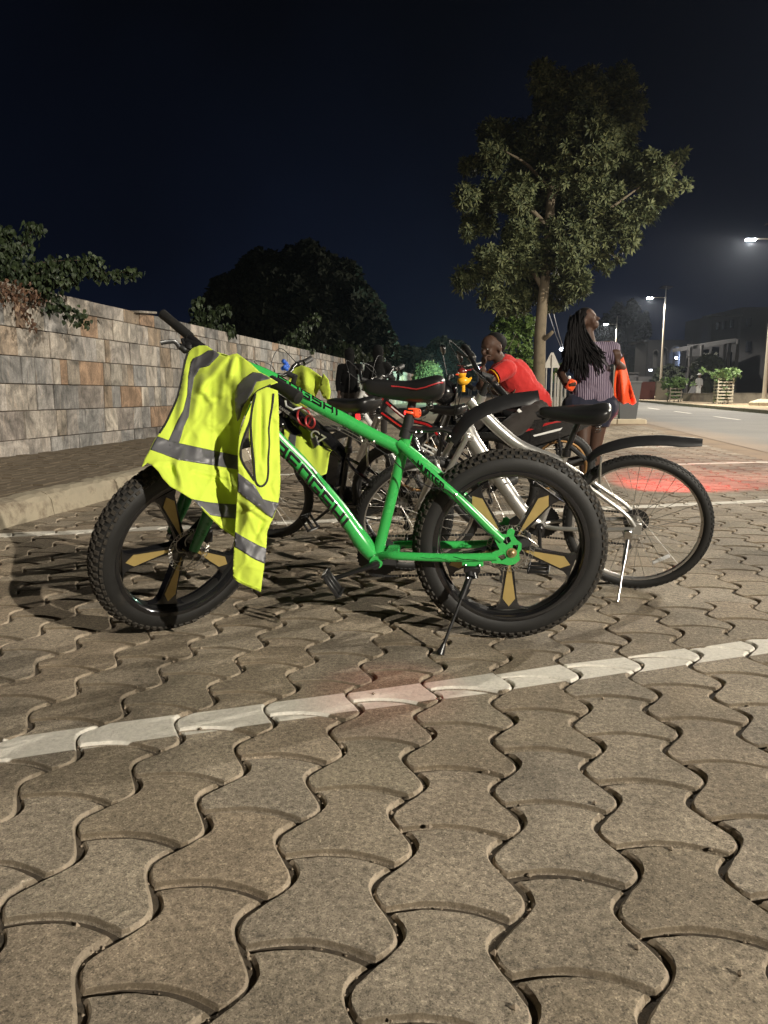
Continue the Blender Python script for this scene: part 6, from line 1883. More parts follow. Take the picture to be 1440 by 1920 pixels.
def blob_pts(blobs, t, density, rr, depth_k=1.0, tj=.0, shell=.5):
    out = []
    for (x, y, r) in blobs:
        n = max(3, int(density * r * r / 100)); c = at(x, y, t + rr.uniform(-tj, tj)); R = r * t / 1400
        for _ in range(n):
            v = Vector((rr.gauss(0, 1), rr.gauss(0, 1), rr.gauss(0, 1))).normalized() * (R * rr.uniform(shell, 1) ** .5)
            out.append(c + Vector((v.x, v.y * depth_k, v.z)))
    return out


def tree(name, label, base, trunk_paths, pts, size, mat=None, bark=None, group=None, nleaf=7, width=.2, kind=None):
    R_ = Root(name, label, 'tree', loc=base, group=group)
    m = MB()
    for P, r0, r1 in trunk_paths:
        Q = smooth_path(P, 5); m.tube(Q, [r0 + (r1 - r0) * i / (len(Q) - 1) for i in range(len(Q))], 12)
    build('trunk', m, bark or M['bark'], R_, world=True)
    build('crown', rosettes(pts, size, nleaf, random.Random(len(pts)), width=width), mat or M['leaf'], R_, world=True, sm=False, fix=False)
    return R_


TT = 22.0
blobs = [(1014, 145, 26), (1035, 170, 38), (1098, 172, 42), (1160, 160, 36), (1174, 197, 38), (1063, 204, 55), (1125, 222, 55), (1178, 225, 28), (924, 256, 30), (966, 262, 38), (1014, 263, 50), (1098, 274, 65), (1150, 268, 45),
         (882, 312, 20), (924, 294, 33), (994, 315, 42), (1063, 322, 60), (1150, 322, 52), (1195, 308, 28), (1230, 322, 34), (1257, 310, 22), (1282, 291, 10), (1282, 347, 11), (1230, 357, 34), (1202, 395, 22), (1223, 409, 11),
         (875, 371, 24), (917, 371, 32), (966, 364, 38), (889, 419, 24), (875, 437, 12), (914, 426, 16), (1028, 385, 55), (1115, 392, 55), (1167, 412, 30), (1178, 447, 22), (1160, 489, 9), (1129, 492, 15), (1136, 506, 8),
         (976, 440, 34), (1063, 447, 48), (1115, 458, 33), (872, 524, 24), (918, 499, 36), (959, 489, 38), (1014, 492, 43), (1070, 485, 33), (924, 558, 28), (966, 562, 33), (994, 541, 33), (1042, 551, 34), (1077, 537, 28), (1094, 527, 18)]
rt_ = random.Random(8)
pts = blob_pts(blobs, TT, 11.5, rt_, 1.1, 1.0, .25)
tb = ground(1009, 766); tbase = Vector((at(1009, 766, TT).x, at(1009, 766, TT).y, 0))
A_ = lambda x, y, t=TT: at(x, y, t)
tp_ = [([tbase, A_(1011, 700), A_(1013, 620), A_(1018, 560), A_(1024, 500), A_(1030, 420)], .195, .13), ([A_(1030, 420), A_(1036, 340), A_(1050, 260), A_(1070, 200)], .15, .03),
       ([A_(1019, 545), A_(990, 500), A_(930, 480, TT - .5)], .09, .02), ([A_(1026, 480), A_(1070, 430), A_(1130, 400, TT - .6), A_(1200, 350, TT - .8)], .10, .02), ([A_(1030, 430), A_(980, 380), A_(920, 360)], .09, .02),
       ([A_(1034, 370), A_(1100, 300), A_(1160, 220)], .09, .02), ([A_(1034, 360), A_(990, 310), A_(940, 280, TT - .4)], .07, .015), ([A_(1015, 640), A_(1030, 628, TT - .3), A_(1036, 622, TT - .3)], .07, .05),
       ([A_(1100, 430), A_(1140, 470), A_(1160, 486)], .03, .01), ([A_(1230, 340), A_(1262, 310), A_(1280, 292)], .03, .008)]
tree('roadside_tree', 'tall broad-leaved tree with clustered narrow leaves behind the two people', tbase, tp_, pts, .215, nleaf=8, width=.17)

b2 = [(955, 600, 24), (985, 605, 26), (935, 618, 16), (975, 640, 26), (950, 648, 20), (985, 670, 22), (965, 690, 24), (990, 700, 18), (978, 718, 16)]
base2 = Vector((at(975, 752, 26).x, at(975, 752, 26).y, 0))
tree('small_tree', 'small bushy tree lit green just left of the tall trunk', base2, [([base2, at(975, 720, 26), at(972, 650, 26), at(965, 610, 26)], .06, .02)], blob_pts(b2, 26, 16, random.Random(3), 1, .3, .2), .17, mat=M['leaf_fresh'], nleaf=6, width=.3)


def dome(name, label, px, py_top, pw_, t, n, mat, size, base_z=0, lumps=14, seed=1, hf=.75, cat='tree'):
    rr = random.Random(seed); top = at(px, py_top, t); Rw = pw_ / 2 * t / 1400; hz = top.z - base_z
    c = Vector((top.x, top.y, base_z + hz * (1 - hf / 2))); R_ = Root(name, label, cat, loc=(top.x, top.y, base_z), group='dark trees beyond the wall' if cat == 'tree' else None)
    m = MB(); m.tube([(top.x, top.y, base_z), (top.x + .2, top.y, base_z + hz * .5)], [Rw * .06 + .05, Rw * .03 + .02], 10)
    build('trunk', m, M['bark_dark'], R_, world=True)
    # inner mass of foliage so no sky shows through the middle, and leaves all over it
    k = MB(); k.ball(c, 1, 20, s=(Rw * .86, Rw * .86, hz * hf / 2 * .9))
    k.v = [tuple(c + (Vector(p) - c) * (1 + .22 * noise.noise(Vector(p) * (3.0 / Rw)))) for p in k.v]
    pts = []
    for _ in range(n):
        v = Vector((rr.gauss(0, 1), rr.gauss(0, 1), rr.gauss(0, 1))).normalized()
        if v.z < -.4: v.z = -v.z
        p = Vector((c.x + v.x * Rw, c.y + v.y * Rw, c.z + v.z * hz * hf / 2)); f = 1 + .18 * noise.noise(p * (3.0 / Rw)) + rr.uniform(-.12, .03); pts.append(c + (p - c) * f)
    cr_ = rosettes(pts, size, 6, rr, width=.35); cr_.add(k.v, k.f)
    build('crown', cr_, mat, R_, world=True, sm=False, fix=False); return R_


M['leaf_night'] = leaf_mat('night_leaf', (.006, .008, .004), (.016, .021, .009), .85)
M['leaf_teal'] = leaf_mat('teal_leaf', (.008, .014, .012), (.024, .036, .026), .8)
dome('dome_tree', 'huge dark dome-shaped tree rising beyond the wall', 552, 478, 330, 42, 7500, M['leaf_night'], .42, hf=.98, seed=1)
dome('dome_tree', 'lower dark tree merging with the left flank of the huge dome tree', 430, 535, 130, 40, 2200, M['leaf_night'], .4, hf=.95, seed=2)
dome('dome_tree', 'narrow dark tree at the right foot of the huge dome tree', 706, 605, 76, 40, 1300, M['leaf_night'], .35, hf=.98, seed=3)
dome('distant_tree', 'rounded blue-green tree in the gap behind the saddle of the green bicycle', 838, 640, 100, 60, 1500, M['leaf_teal'], .45, hf=.98, seed=4)
dome('distant_tree', 'low rounded tree beside the wall end left of the lit bush', 775, 656, 90, 58, 1200, M['leaf_teal'], .45, hf=.98, seed=5)
gb = dome('lit_bush', 'bush lit bright green by a hidden lamp behind the saddle', 803, 682, 50, 44, 900, M['leaf'], .26, hf=.98, seed=6, cat='bush')
bl_ = bpy.data.lights.new('bush_lamp_light', 'POINT'); bl_.energy = 900; bl_.color = (.5, 1.0, .75); bl_.shadow_soft_size = .15
bo = bpy.data.objects.new('bush_lamp_light', bl_); COL.objects.link(bo); bo.location = at(826, 690, 41.5)
for i, (px, top, w_, t) in enumerate(((1135, 598, 34, 96), (1160, 572, 34, 99), (1186, 566, 40, 97), (1208, 590, 26, 101))):
    dome('cypress', ['narrow dark tree just right of the woman\'s shoulder', 'second narrow dark tree right of the woman', 'tallest narrow dark tree left of the distant lamp', 'thin dark tree beside the distant lamp pole'][i], px, top, w_, t, 420, M['leaf_night'], .5, hf=.95, seed=20 + i)

# ---- creepers on top of the wall
M['vine_leaf'] = leaf_mat('vine_leaf', (.012, .022, .009), (.04, .058, .022))


def vine_leaves(mb, c, n, spread, size, rr):
    for _ in range(n):
        p = c + Vector((rr.gauss(0, spread), rr.gauss(0, spread), rr.gauss(0, spread * .8)))
        d = Vector((rr.gauss(0, .4), rr.gauss(0, .4), -1)).normalized(); s = Vector((rr.gauss(0, 1), rr.gauss(0, 1), 0)).normalized(); s = (s - d * s.dot(d)).normalized(); l = size * rr.uniform(.6, 1.2); k = d.cross(s) * l * .1
        mb.add([p, p + s * l * .36 + d * l * .18, p + s * l * .3 + d * l * .55, p + d * l, p - s * l * .3 + d * l * .55, p - s * l * .36 + d * l * .18, p + d * l * .5 + k], [(0, 1, 6), (1, 2, 6), (2, 3, 6), (3, 4, 6), (4, 5, 6), (5, 0, 6)])


def creeper(label, branches, size, seed, dens=9, spread=.035, dry=None):
    R_ = Root('creeper', label, 'creeper', loc=branches[0][0], group='creepers growing over the wall top'); rr = random.Random(seed)
    st = MB(); lv = MB()
    for P in branches:
        Q = smooth_path(P, 6); st.tube(Q, [.009 - .006 * i / (len(Q) - 1) for i in range(len(Q))], 6)
        for i, q in enumerate(Q): vine_leaves(lv, q, dens, spread * (1.3 - .6 * i / len(Q)), size, rr)
    build('stem', st, M['bark_dark'], R_, world=True); build('foliage', lv, M['vine_leaf'], R_, world=True, sm=False, fix=False)
    if dry:
        dl = MB(); ds = MB()
        for P in dry:
            Q = smooth_path(P, 5); ds.tube(Q, .006, 5)
            for q in Q: vine_leaves(dl, q, 5, .05, size * .8, rr)
        build('dry_leaves', dl, M['leaf_dry'], R_, world=True, sm=False, fix=False); build('stem', ds, M['bark'], R_, world=True)
    return R_


w = lambda x, y, t=9.0: at(x, y, t)
creeper('large leafy creeper spilling over the wall top at the left edge, one arm reaching right', [
    [w(-10, 520, 8.6), w(40, 505, 8.8), w(100, 500, 9), w(150, 505, 9.1), w(200, 512, 9.2), w(254, 508, 9.2)], [w(20, 510, 8.8), w(70, 530, 9.0), w(95, 560, 9.3), w(120, 580, 9.3), w(160, 600, 9.3)],
    [w(-10, 500, 8.8), w(20, 480, 8.9), w(50, 450, 9), w(64, 422, 9)], [w(10, 520, 8.8), w(60, 515, 9), w(110, 528, 9.1), w(135, 520, 9.1)], [w(-20, 480, 8.6), w(10, 470, 8.8), w(30, 460, 9)], [w(30, 500, 8.8), w(100, 490, 9), w(165, 488, 9.1), w(172, 490, 9.1)],
    [w(-20, 450, 8.8), w(-5, 440, 8.8), w(5, 430, 8.8)], [w(40, 520, 8.9), w(80, 512, 8.9), w(120, 545 - 20, 9)], [w(-20, 530, 8.7), w(10, 530, 8.8), w(50, 528, 8.9), w(80, 540, 9)]], .075, 3, 13, .07,
    dry=[[w(0, 535, 8.5), w(20, 545, 8.5), w(35, 560, 8.6), w(50, 590, 8.7), w(60, 615, 8.8)], [w(5, 532, 8.5), w(30, 540, 8.6), w(60, 545, 8.8), w(75, 560, 9)], [w(-5, 540, 8.4), w(8, 560, 8.4)]])
creeper('small creeper tuft above the wall right of the green bicycle\'s handlebar', [[w(400, 625, 15.5), w(380, 605, 15.4), w(368, 585, 15.3), w(372, 562, 15.3)], [w(400, 625, 15.5), w(395, 600, 15.4), w(410, 585, 15.4), w(425, 578, 15.4)], [w(400, 625, 15.5), w(365, 610, 15.3)], [w(405, 622, 15.5), w(425, 615, 15.6), w(432, 622, 15.6)]], .13, 5, 8, .08)
creeper('creeper branch slanting up above the wall behind the second vest', [[w(540, 650, 22), w(552, 630, 22), w(570, 610, 22), w(592, 592, 22)], [w(535, 652, 22), w(560, 645, 22), w(580, 655, 22)], [w(530, 650, 22), w(545, 640, 22), w(575, 628, 22)]], .16, 6, 7, .11)
creeper('creeper trailing over the wall above the two people in black', [[w(620, 660, 28), w(650, 655, 28), w(690, 668, 28.5)], [w(640, 668, 28), w(670, 670, 28), w(700, 676, 29)], [w(625, 655, 28), w(645, 650, 28), w(672, 655, 28)], [w(695, 690, 30), w(712, 665, 30), w(720, 652, 30)]], .2, 7, 10, .14)

# ================================================================== street things on the right
M['bin_grey'] = simple('bin_grey', (.075, .078, .08), .6, bump=.3, bscale=30)
bpos = Vector((at(1175, 790, 21.2).x, at(1175, 790, 21.2).y, 0))
Bn = Root('waste_bin', 'dark grey tapered waste bin at the roadside behind the orange cloth', 'waste bin', loc=bpos)
m = MB(); rz = Matrix.Rotation(-ROAD_A, 3, 'Z')
def frustum(m, c, w0, w1, z0, z1, d0=None, d1=None):
    d0 = d0 or w0; d1 = d1 or w1; c = Vector(c); vs = []
    for w_, d_, z_ in ((w0, d0, z0), (w1, d1, z1)):
        for x_, y_ in ((-1, -1), (1, -1), (1, 1), (-1, 1)): vs.append(c + rz @ Vector((x_ * w_ / 2, y_ * d_ / 2, z_)))
    m.add(vs, [(3, 2, 1, 0), (4, 5, 6, 7), (0, 1, 5, 4), (1, 2, 6, 5), (2, 3, 7, 6), (3, 0, 4, 7)])
frustum(m, bpos, .44, .60, .12, 1.12); build('body', m, M['bin_grey'], Bn, world=True, sm=False)
m = MB(); frustum(m, bpos, .64, .64, 1.121, 1.17); build('rim', m, M['bin_grey'], Bn, world=True, sm=False)
isl = MB(); c0 = bpos + rz @ Vector((-.3, -.1, 0)); isl.box(c0 + Vector((0, 0, .05)), (1.5, 1.0, .14), rz, bev=.03)
for k_i in range(2):
    m = MB(); m.box(bpos + rz @ Vector((-.75 + .78 * k_i * 1.0, -.55, .055)), (.76, .16, .15), rz, bev=.02); build('kerb_stone', m, M['concrete_light'], parent=kr, sm=False)
tag(build('traffic_island', isl, M['concrete_light'], sm=False), kind='structure')

# warning sign seen from behind, with its three posts, and the railing beyond
M['sign_back'] = simple('sign_back', (.40, .38, .34), .6, metal=.1, bump=.2, bscale=10, scale=5)
sb_ = Vector((at(1031, 790, 24).x, at(1031, 790, 24).y, 0)); Sg = Root('warning_sign', 'triangular road sign seen from behind beside the tree trunk', 'road sign', loc=sb_)
q = lambda x, z, y=0: sb_ + Vector((x, y, z))
hz_ = at(1031, 662, 24).z; lz = at(1031, 690, 24).z
m = MB(); r_ = .27
m.prism([(-r_, lz), (r_, lz), (.04, hz_), (-.04, hz_)], (1, 0, 0), (0, 0, 1), (0, 1, 0), sb_, 0, .012); pl = build('plate', m, M['sign_back'], Sg, world=True, sm=False)
m = MB(); m.box(q(0, lz + .015, -.012), (r_ * 2, .02, .035)); m.box(q(0, hz_ - .15, -.02), (.16, .02, .02)); build('rail', m, M['sign_back'], Sg, world=True, parent=pl, sm=False)
for x_ in (-.17, .0, .20):
    m = MB(); m.tube([q(x_, 0, -.02), q(x_, hz_ - .08 if x_ == 0 else lz, -.02)], .032 if x_ == 0 else .018, 10); build('post', m, M['sign_back'], Sg, world=True)
for i, px in enumerate((1040, 1046, 1052, 1059)):
    p = Vector((at(px, 744, 30 + i * 1.2).x, at(px, 744, 30 + i * 1.2).y, 0)); zt = at(px, 704 + i * 2, 30 + i * 1.2).z
    Rb = Root('bollard', ['pale post nearest the sign', 'second pale post right of the sign', 'third pale post right of the sign', 'pale post with a pinkish cap nearest the woman'][i], 'post', loc=p, group='pale posts beside the road sign'); m = MB(); m.tube([p, Vector((p.x, p.y, zt))], .05, 10); build('shaft', m, M['sign_back'], Rb, world=True)
    m = MB(); m.tube([(p.x, p.y, zt), (p.x, p.y, zt + .1)], [.07, .03], 10); build('cap', m, M['concrete_light'], Rb, world=True)
nb = Vector((at(1050, 735, 34).x, at(1050, 735, 34).y, 0)); tree('sapling', 'bright green sapling between the sign and the woman', nb, [([nb, at(1050, 715, 34), at(1050, 705, 34)], .03, .01)], blob_pts([(1047, 700, 9), (1054, 690, 9), (1042, 706, 7)], 34, 60, random.Random(5), 1, .1, .1), .2, mat=M['leaf_fresh'], nleaf=6, width=.3)

# saplings in guards
def guard(px, t, w_, h_, rows, label, mat, plant_h, nposts=4, light=True):
    p = Vector((at(px, 750, t).x, at(px, 750, t).y, .15)); R_ = Root('tree_guard', label, 'tree guard', loc=p, group='guarded saplings on the far pavement')
    for sx in (-1, 1):
        for sy in (-1, 1): m = MB(); m.box(p + rz @ Vector((sx * w_ / 2, sy * w_ / 2, h_ / 2)), (.06, .06, h_), rz, bev=.006); build('corner_post', m, mat, R_, world=True, sm=False)
    for k in range(rows):
        z_ = h_ * (k + .8) / (rows + .2)
        for a in range(4):
            rot = Matrix.Rotation(-ROAD_A + a * PI / 2, 3, 'Z'); m = MB(); m.box(p + rot @ Vector((0, -w_ / 2 - .035, z_)), (w_ + .1, .02, .085), rot, bev=.004); build('slat', m, mat, R_, world=True, sm=False)
    tp2 = Vector((p.x, p.y, p.z + plant_h)); rr = random.Random(int(px)); pts = [tp2 + Vector((rr.gauss(0, w_ * .42), rr.gauss(0, w_ * .42), rr.uniform(-.45, .08))) for _ in range(150)]
    pts += [Vector((p.x + rr.gauss(0, .16), p.y + rr.gauss(0, .16), p.z + rr.uniform(.2, plant_h))) for _ in range(90)]
    tree('sapling', label.split(',')[0].replace('wooden guard', 'leafy sapling').replace('dark frame guard', 'small leafy sapling') + ', growing inside its guard', p, [([p, (p + tp2) / 2, tp2], .03, .01)], pts, .24, mat=M['leaf_mid'], nleaf=6, width=.3, group='saplings in guards')
M['whitewood'] = simple('whitewashed_wood', (.34, .31, .24), .8, bump=.4, bscale=50, dirt=((.2, .16, .1), 8, .6)); M['darkwood'] = simple('dark_wood', (.14, .12, .09), .8)
guard(1355, 41, .75, 1.42, 8, 'tall pale wooden guard, slatted, between the two nearer lamp poles', M['whitewood'], 1.75)
guard(1264, 48, .68, .92, 4, 'low dark frame guard, beside the second lamp pole', M['darkwood'], 1.35)

# ================================================================== far buildings and walls
M['wall_pale'] = simple('pale_render', (.22, .19, .15), .9, scale=3, vary=.2, bump=.3, bscale=10, dirt=((.12, .10, .08), .9, .5)); M['wall_red'] = simple('red_wall', (.10, .03, .024), .9, scale=3, vary=.2)
M['wall_grey'] = simple('grey_render', (.035, .034, .036), .9, scale=1, vary=.2, dirt=((.02, .02, .02), .6, .5)); M['wall_dark'] = simple('dark_render', (.012, .012, .014), .95, scale=1, vary=.2)
M['trim_pale'] = simple('pale_trim', (.05, .048, .048), .85, scale=4); M['window_dark'] = simple('dark_pane', (.012, .014, .02), .12, spec=.6)


def slab(m, x0, x1, y0, y1, t, depth=.35, t1=None):
    """upright slab whose face covers the photo rectangle at depth t (t1 at its right end)"""
    t1 = t1 or t; a, b_, c, d = at(x0, y1, t), at(x1, y1, t1), at(x1, y0, t1), at(x0, y0, t)
    a.z = d.z - (d - at(x0, y1, t)).z if False else a.z
    a.x, a.y = d.x, d.y; b_.x, b_.y = c.x, c.y
    nn = Vector((0, 1, 0)) * depth; m.add([a, b_, c, d, a + nn, b_ + nn, c + nn, d + nn], [(0, 1, 2, 3), (5, 4, 7, 6), (0, 4, 5, 1), (3, 2, 6, 7), (1, 5, 6, 2), (0, 3, 7, 4)])


for (nm, lb, x0, x1, y0, y1, t0, t1, mt) in (('boundary_wall', 'low pale wall along the back of the far pavement', 1283, 1470, 738, 762, 50, 40, 'wall_pale'), ('boundary_wall', 'dark red wall left of the second lamp pole', 1168, 1229, 717, 750, 60, 58, 'wall_red'), ('boundary_wall', 'short beige block wall right of the second lamp pole', 1232, 1256, 716, 756, 56, 55, 'wall_pale')):
    R_ = Root(nm, lb, 'wall', loc=Vector((at(x0, y1, t0).x, at(x0, y1, t0).y, .1)), group='low walls behind the far pavement'); m = MB(); slab(m, x0, x1, y0, y1 + 10, t0, .25, t1); build('panel', m, M[mt], R_, world=True, sm=False)
    m = MB(); slab(m, x0 - .5, x1 + .5, y0 - 1.2, y0 - .1, t0 - .05, .36, t1 - .05); build('coping', m, M[mt], R_, world=True, sm=False)
# building with arches, one lit from inside
Ba = Root('building', 'dark single-storey building with three arches, the right one lit blue-white inside', 'building', loc=Vector((at(1250, 735, 70).x, at(1250, 735, 70).y, .1)))
TA = 70.0; o_ = at(1210, 745, TA); sc_ = TA / 1400.0
def archpoly(x0, x1, y0, y1, n=10):
    cx_ = (x0 + x1) / 2; r_x = (x1 - x0) / 2; ry = r_x * 1.1; pts = [(x0, y1), (x1, y1), (x1, y0 + ry)] + [(cx_ + r_x * math.cos(a), y0 + ry - ry * math.sin(a)) for a in np.linspace(.3, PI - .3, n)] + [(x0, y0 + ry)]
    return [((x - 1210) * sc_, (745 - y) * sc_) for x, y in pts]
outer = [((x - 1210) * sc_, (745 - y) * sc_) for x, y in ((1210, 745), (1290, 745), (1290, 640), (1210, 640))]
arches = [archpoly(1220, 1229, 658, 690), archpoly(1235, 1246, 654, 690), archpoly(1251, 1273, 651, 690)]
m = MB(); polys = [[Vector((x, y, 0)) for x, y in outer]] + [[Vector((x, y, 0)) for x, y in a] for a in arches]; tri = geometry.tessellate_polygon(polys); flat = [v for p in polys for v in p]
for dpt in (0, .4): m.add([o_ + Vector((v.x, dpt, v.y)) for v in flat], [tuple(t) for t in tri])
for p in polys:
    n = len(p); m.add([o_ + Vector((v.x, 0, v.y)) for v in p] + [o_ + Vector((v.x, .4, v.y)) for v in p], [(i, (i + 1) % n, n + (i + 1) % n, n + i) for i in range(n)])
build('wall', m, M['wall_dark'], Ba, world=True, sm=False, fix=False)
m = MB(); slab(m, 1207, 1293, 637.5, 640.5, TA - .2, 4.5); slab(m, 1209, 1291, 642, 643.5, TA - .15, .3); build('roof_slab', m, M['wall_grey'], Ba, world=True, sm=False)
m = MB(); slab(m, 1212, 1290, 640, 745, TA + 4.2, .3); build('back_wall', m, M['trim_pale'], Ba, world=True, sm=False)
for a in arches:
    m = MB(); P = [o_ + Vector((x, -.03, y)) for x, y in a[2:]]; m.tube(P, .06, 6); build('arch_trim', m, M['trim_pale'], Ba, world=True)
m = MB(); m.ball(at(1268, 671, TA + 2), .12, 10); build('ceiling_lamp', m, simple('blue_white_bulb', (1, 1, 1), .3, emit=(.6, .75, 1), estr=60), Ba, world=True)
m = MB()
for k in range(6): m.box(at(1254 + k * 3.4, 684, TA + .3), (.05, .05, .9))
m.box(at(1262, 676, TA + .3), (1.1, .06, .06)); build('balustrade', m, M['trim_pale'], Ba, world=True, sm=False)
al = bpy.data.lights.new('arch_light', 'POINT'); al.energy = 600; al.color = (.5, .65, 1.0); al.shadow_soft_size = .2
ao = bpy.data.objects.new('arch_light', al); COL.objects.link(ao); ao.location = at(1267, 672, TA + 1.6)
m = MB()
for x_ in (1212, 1232, 1248, 1288):
    p0 = at(x_, 745, TA + .45); p1 = at(x_, 641, TA + .45); m.box(((p0.x), p0.y + 1.85, (p0.z + p1.z) / 2), (.15, 3.6, p1.z - p0.z))
build('partition', m, M['wall_grey'], Ba, world=True, sm=False, kind='stuff')
# colonnaded building
Bb = Root('building', 'grey two-storey building with columns and a balcony left of the tall block', 'building', loc=Vector((at(1335, 740, 60).x, at(1335, 740, 60).y, .1)))
m = MB(); slab(m, 1291, 1383, 645, 748, 62, .3, 60); build('wall', m, M['wall_dark'], Bb, world=True, sm=False)
m = MB(); a, c = at(1288, 650, 59), at(1380, 634, 55); m.add([a, c, c + Vector((0, 0, -.28)), a + Vector((0, 0, -.28)), a + Vector((0, 3, 0)), c + Vector((0, 5, 0)), c + Vector((0, 5, -.28)), a + Vector((0, 3, -.28))], [(0, 1, 2, 3), (4, 7, 6, 5), (0, 4, 5, 1), (3, 2, 6, 7), (1, 5, 6, 2), (0, 3, 7, 4)]); build('roof', m, M['wall_dark'], Bb, world=True, sm=False)
for x_, y_ in ((1289, 652), (1310, 648), (1353, 641), (1361, 640), (1376, 637)):
    m = MB(); p = at(x_, 745, 58); t_ = at(x_, y_, 58); m.tube([p, Vector((p.x, p.y, t_.z))], .12, 10); build('column', m, M['wall_grey'], Bb, world=True)
m = MB(); m.box(at(1302, 689, 57), (1.2, .1, .06)); m.box(at(1302, 669, 57), (1.2, .1, .06)); build('balcony_rail', m, M['trim_pale'], Bb, world=True, sm=False)
for k in range(7):
    m = MB(); p0 = at(1293 + k * 3, 688, 57); m.tube([p0, Vector((p0.x, p0.y, at(1300, 671, 57).z))], .035, 6); build('baluster', m, M['trim_pale'], Bb, world=True)
for x0, x1, y0, y1 in ((1315, 1330, 655, 680), (1336, 1349, 650, 690), (1364, 1373, 660, 690), (1386 - 20, 1378, 700, 720)):
    m = MB(); slab(m, x0, x1, y0, y1, 59.7 if x0 < 1340 else 59.2, .1); build('window', m, M['window_dark'], Bb, world=True, sm=False)
m = MB(); a = at(1300, 740, 56); c = at(1322, 700, 57); m.add([a, a + Vector((.9, 0, 0)), c + Vector((.3, 0, 0)), c, a + Vector((0, 1.2, 0)), a + Vector((.9, 1.2, 0)), c + Vector((.3, 1.2, 0)), c + Vector((0, 1.2, 0))], [(0, 1, 2, 3), (4, 7, 6, 5), (0, 4, 5, 1), (3, 2, 6, 7), (1, 5, 6, 2), (0, 3, 7, 4)]); build('staircase', m, M['wall_grey'], Bb, world=True, sm=False)
# tall block
Bc = Root('building', 'tall unlit concrete block behind the nearest lamp pole at the right edge', 'building', loc=Vector((at(1400, 740, 64).x, at(1400, 740, 64).y, .1)))
m = MB(); slab(m, 1336, 1392, 592, 750, 66, 6, 62); slab(m, 1392.2, 1475, 576, 750, 61.8, 8, 58); build('wall', m, M['wall_dark'], Bc, world=True, sm=False)
for x0, x1, y0, y1, t_ in ((1346, 1352, 604, 618, 64.9), (1358, 1364, 602, 617, 64), (1372, 1379, 599, 614, 63), (1402, 1410, 596, 612, 61), (1402, 1410, 640, 660, 61), (1346, 1353, 640, 656, 64.9)):
    m = MB(); slab(m, x0, x1, y0, y1, t_, .3); build('window', m, M['window_dark'], Bc, world=True, sm=False)
m = MB(); slab(m, 1334, 1393, 589, 592, 65.5, 1, 61.5); build('parapet', m, M['wall_grey'], Bc, world=True, sm=False)
dk = dome('dark_tree', 'dark unlit tree in front of the colonnaded building', 1330, 668, 50, 54, 350, M['leaf_night'], .4, hf=.85, seed=31)
dome('dark_hedge', 'dark low hedge below the lit arch', 1258, 688, 60, 64, 350, M['leaf_night'], .4, hf=.95, seed=32, cat='hedge')

# distant lamps behind the man and a hanging bulb on overhead cables
for i, (px, py) in enumerate(((884, 688), (897, 692), (880, 684))):
    p = at(px, py, 120); R_ = Root('distant_lamp', ['white lamp far behind the man\'s hand', 'second white lamp far behind, right of the first', 'thin white strip lamp far away left of the pair'][i], 'lamp', loc=(p.x, p.y, 0), group='distant lamps')
    m = MB(); m.tube([(p.x, p.y, 0), (p.x, p.y, p.z - .3)], .08, 8); build('pole', m, M['pole'], R_, world=True)
    m = MB(); m.ball(p, .34 if i < 2 else .2, 12, s=(1, 1, 1) if i < 2 else (.5, .5, 2.4)); build('bulb', m, simple('cold_bulb', (1, 1, 1), .3, emit=(.7, .8, 1), estr=18), R_, world=True)
p = at(1053, 655, 60); R_ = Root('hanging_bulb', 'small white bulb hanging at the end of two overhead wires', 'lamp', loc=p); m = MB(); m.ball(p, .16, 10, s=(1.2, 1, .8)); build('bulb', m, simple('cold_bulb_b', (1, 1, 1), .3, emit=(.8, .87, 1), estr=14), R_, world=True)
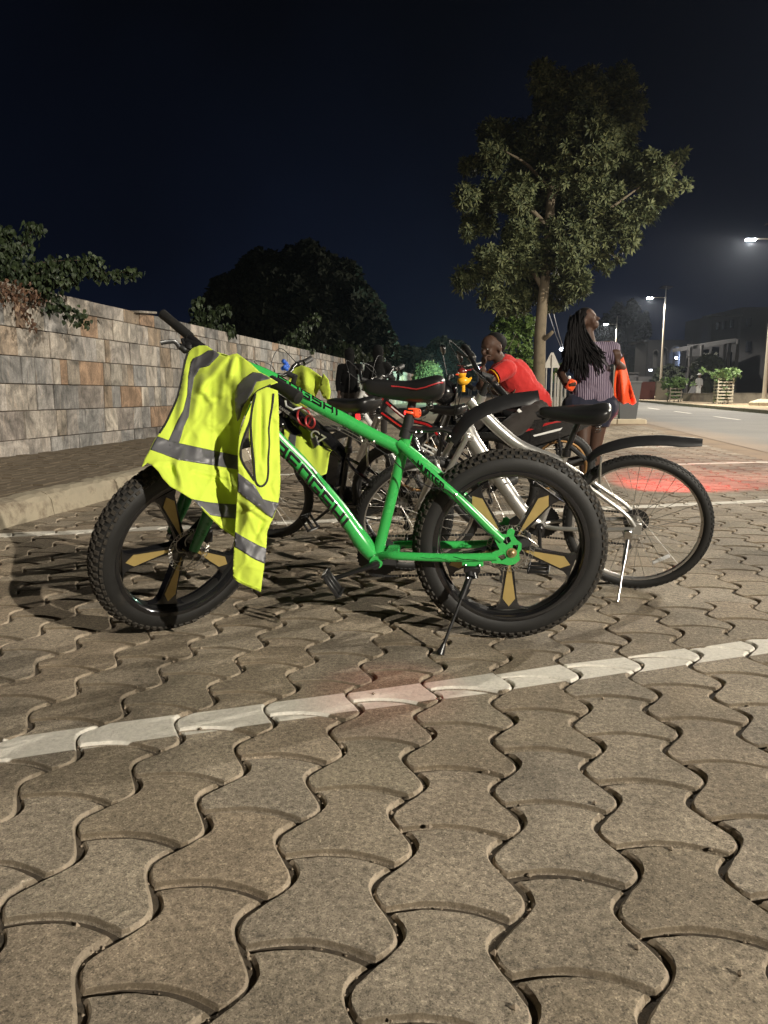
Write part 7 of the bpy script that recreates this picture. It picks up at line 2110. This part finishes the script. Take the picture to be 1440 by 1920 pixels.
for i, (a, c) in enumerate(((at(1024, 572, 30), at(1052, 652, 60)), (at(1034, 572, 31), at(1056, 652, 60)))):
    R_ = Root('overhead_wire', ['left of the two thin wires slanting down beside the tree', 'right of the two thin wires slanting down beside the tree'][i], 'wire', loc=a); m = MB(); m.tube([a, a.lerp(c, .5) + Vector((0, 0, -.1)), c], .022, 5); build('strand', m, M['steel'], R_, world=True)
a, c = at(952, 655, 24), at(968, 624, 24); R_ = Root('overhead_wire', 'short thin wire slanting up behind the man\'s head', 'wire', loc=a); m = MB(); m.tube([a, c], .012, 5); build('strand', m, M['steel'], R_, world=True)
# small flat-roofed sheds behind the red wall
R_ = Root('shed', 'low pale shed roofs behind the dark red wall', 'shed', loc=Vector((at(1200, 735, 66).x, at(1200, 735, 66).y, .1))); m = MB(); slab(m, 1180, 1197, 700, 745, 66, 3); slab(m, 1197.2, 1228, 706, 745, 65.5, 3); build('wall', m, M['wall_grey'], R_, world=True, sm=False)
m = MB(); slab(m, 1179, 1198, 698.5, 699.9, 65.8, 3.4); build('roof', m, M['trim_pale'], R_, world=True, sm=False)
p = at(1220, 694, 64.5); m = MB(); m.box(p, (.26, .1, .12)); build('wall_lamp', m, simple('cold_bulb_c', (1, 1, 1), .3, emit=(.8, .87, 1), estr=12), R_, world=True, sm=False)

# ------------------------------------------------------------------ thin night haze, lit by the lamps
hb_ = MB(); hb_.box((0, 290, 6.9), (820, 840, 16.2)); hz_o = bpy.data.meshes.new('haze'); hz_o.from_pydata(hb_.v, [], hb_.f)
hm = bpy.data.materials.new('haze'); hm.use_nodes = True; hn = hm.node_tree; hn.nodes.clear()
ho = hn.nodes.new('ShaderNodeOutputMaterial'); hp_ = hn.nodes.new('ShaderNodeVolumePrincipled'); hp_.inputs['Color'].default_value = (.72, .82, 1, 1); hp_.inputs['Density'].default_value = .00030; hp_.inputs['Anisotropy'].default_value = .62
hn.links.new(hp_.outputs[0], ho.inputs['Volume']); hz_o.materials.append(hm); hzo = bpy.data.objects.new('haze', hz_o); COL.objects.link(hzo); hzo['kind'] = 'stuff'
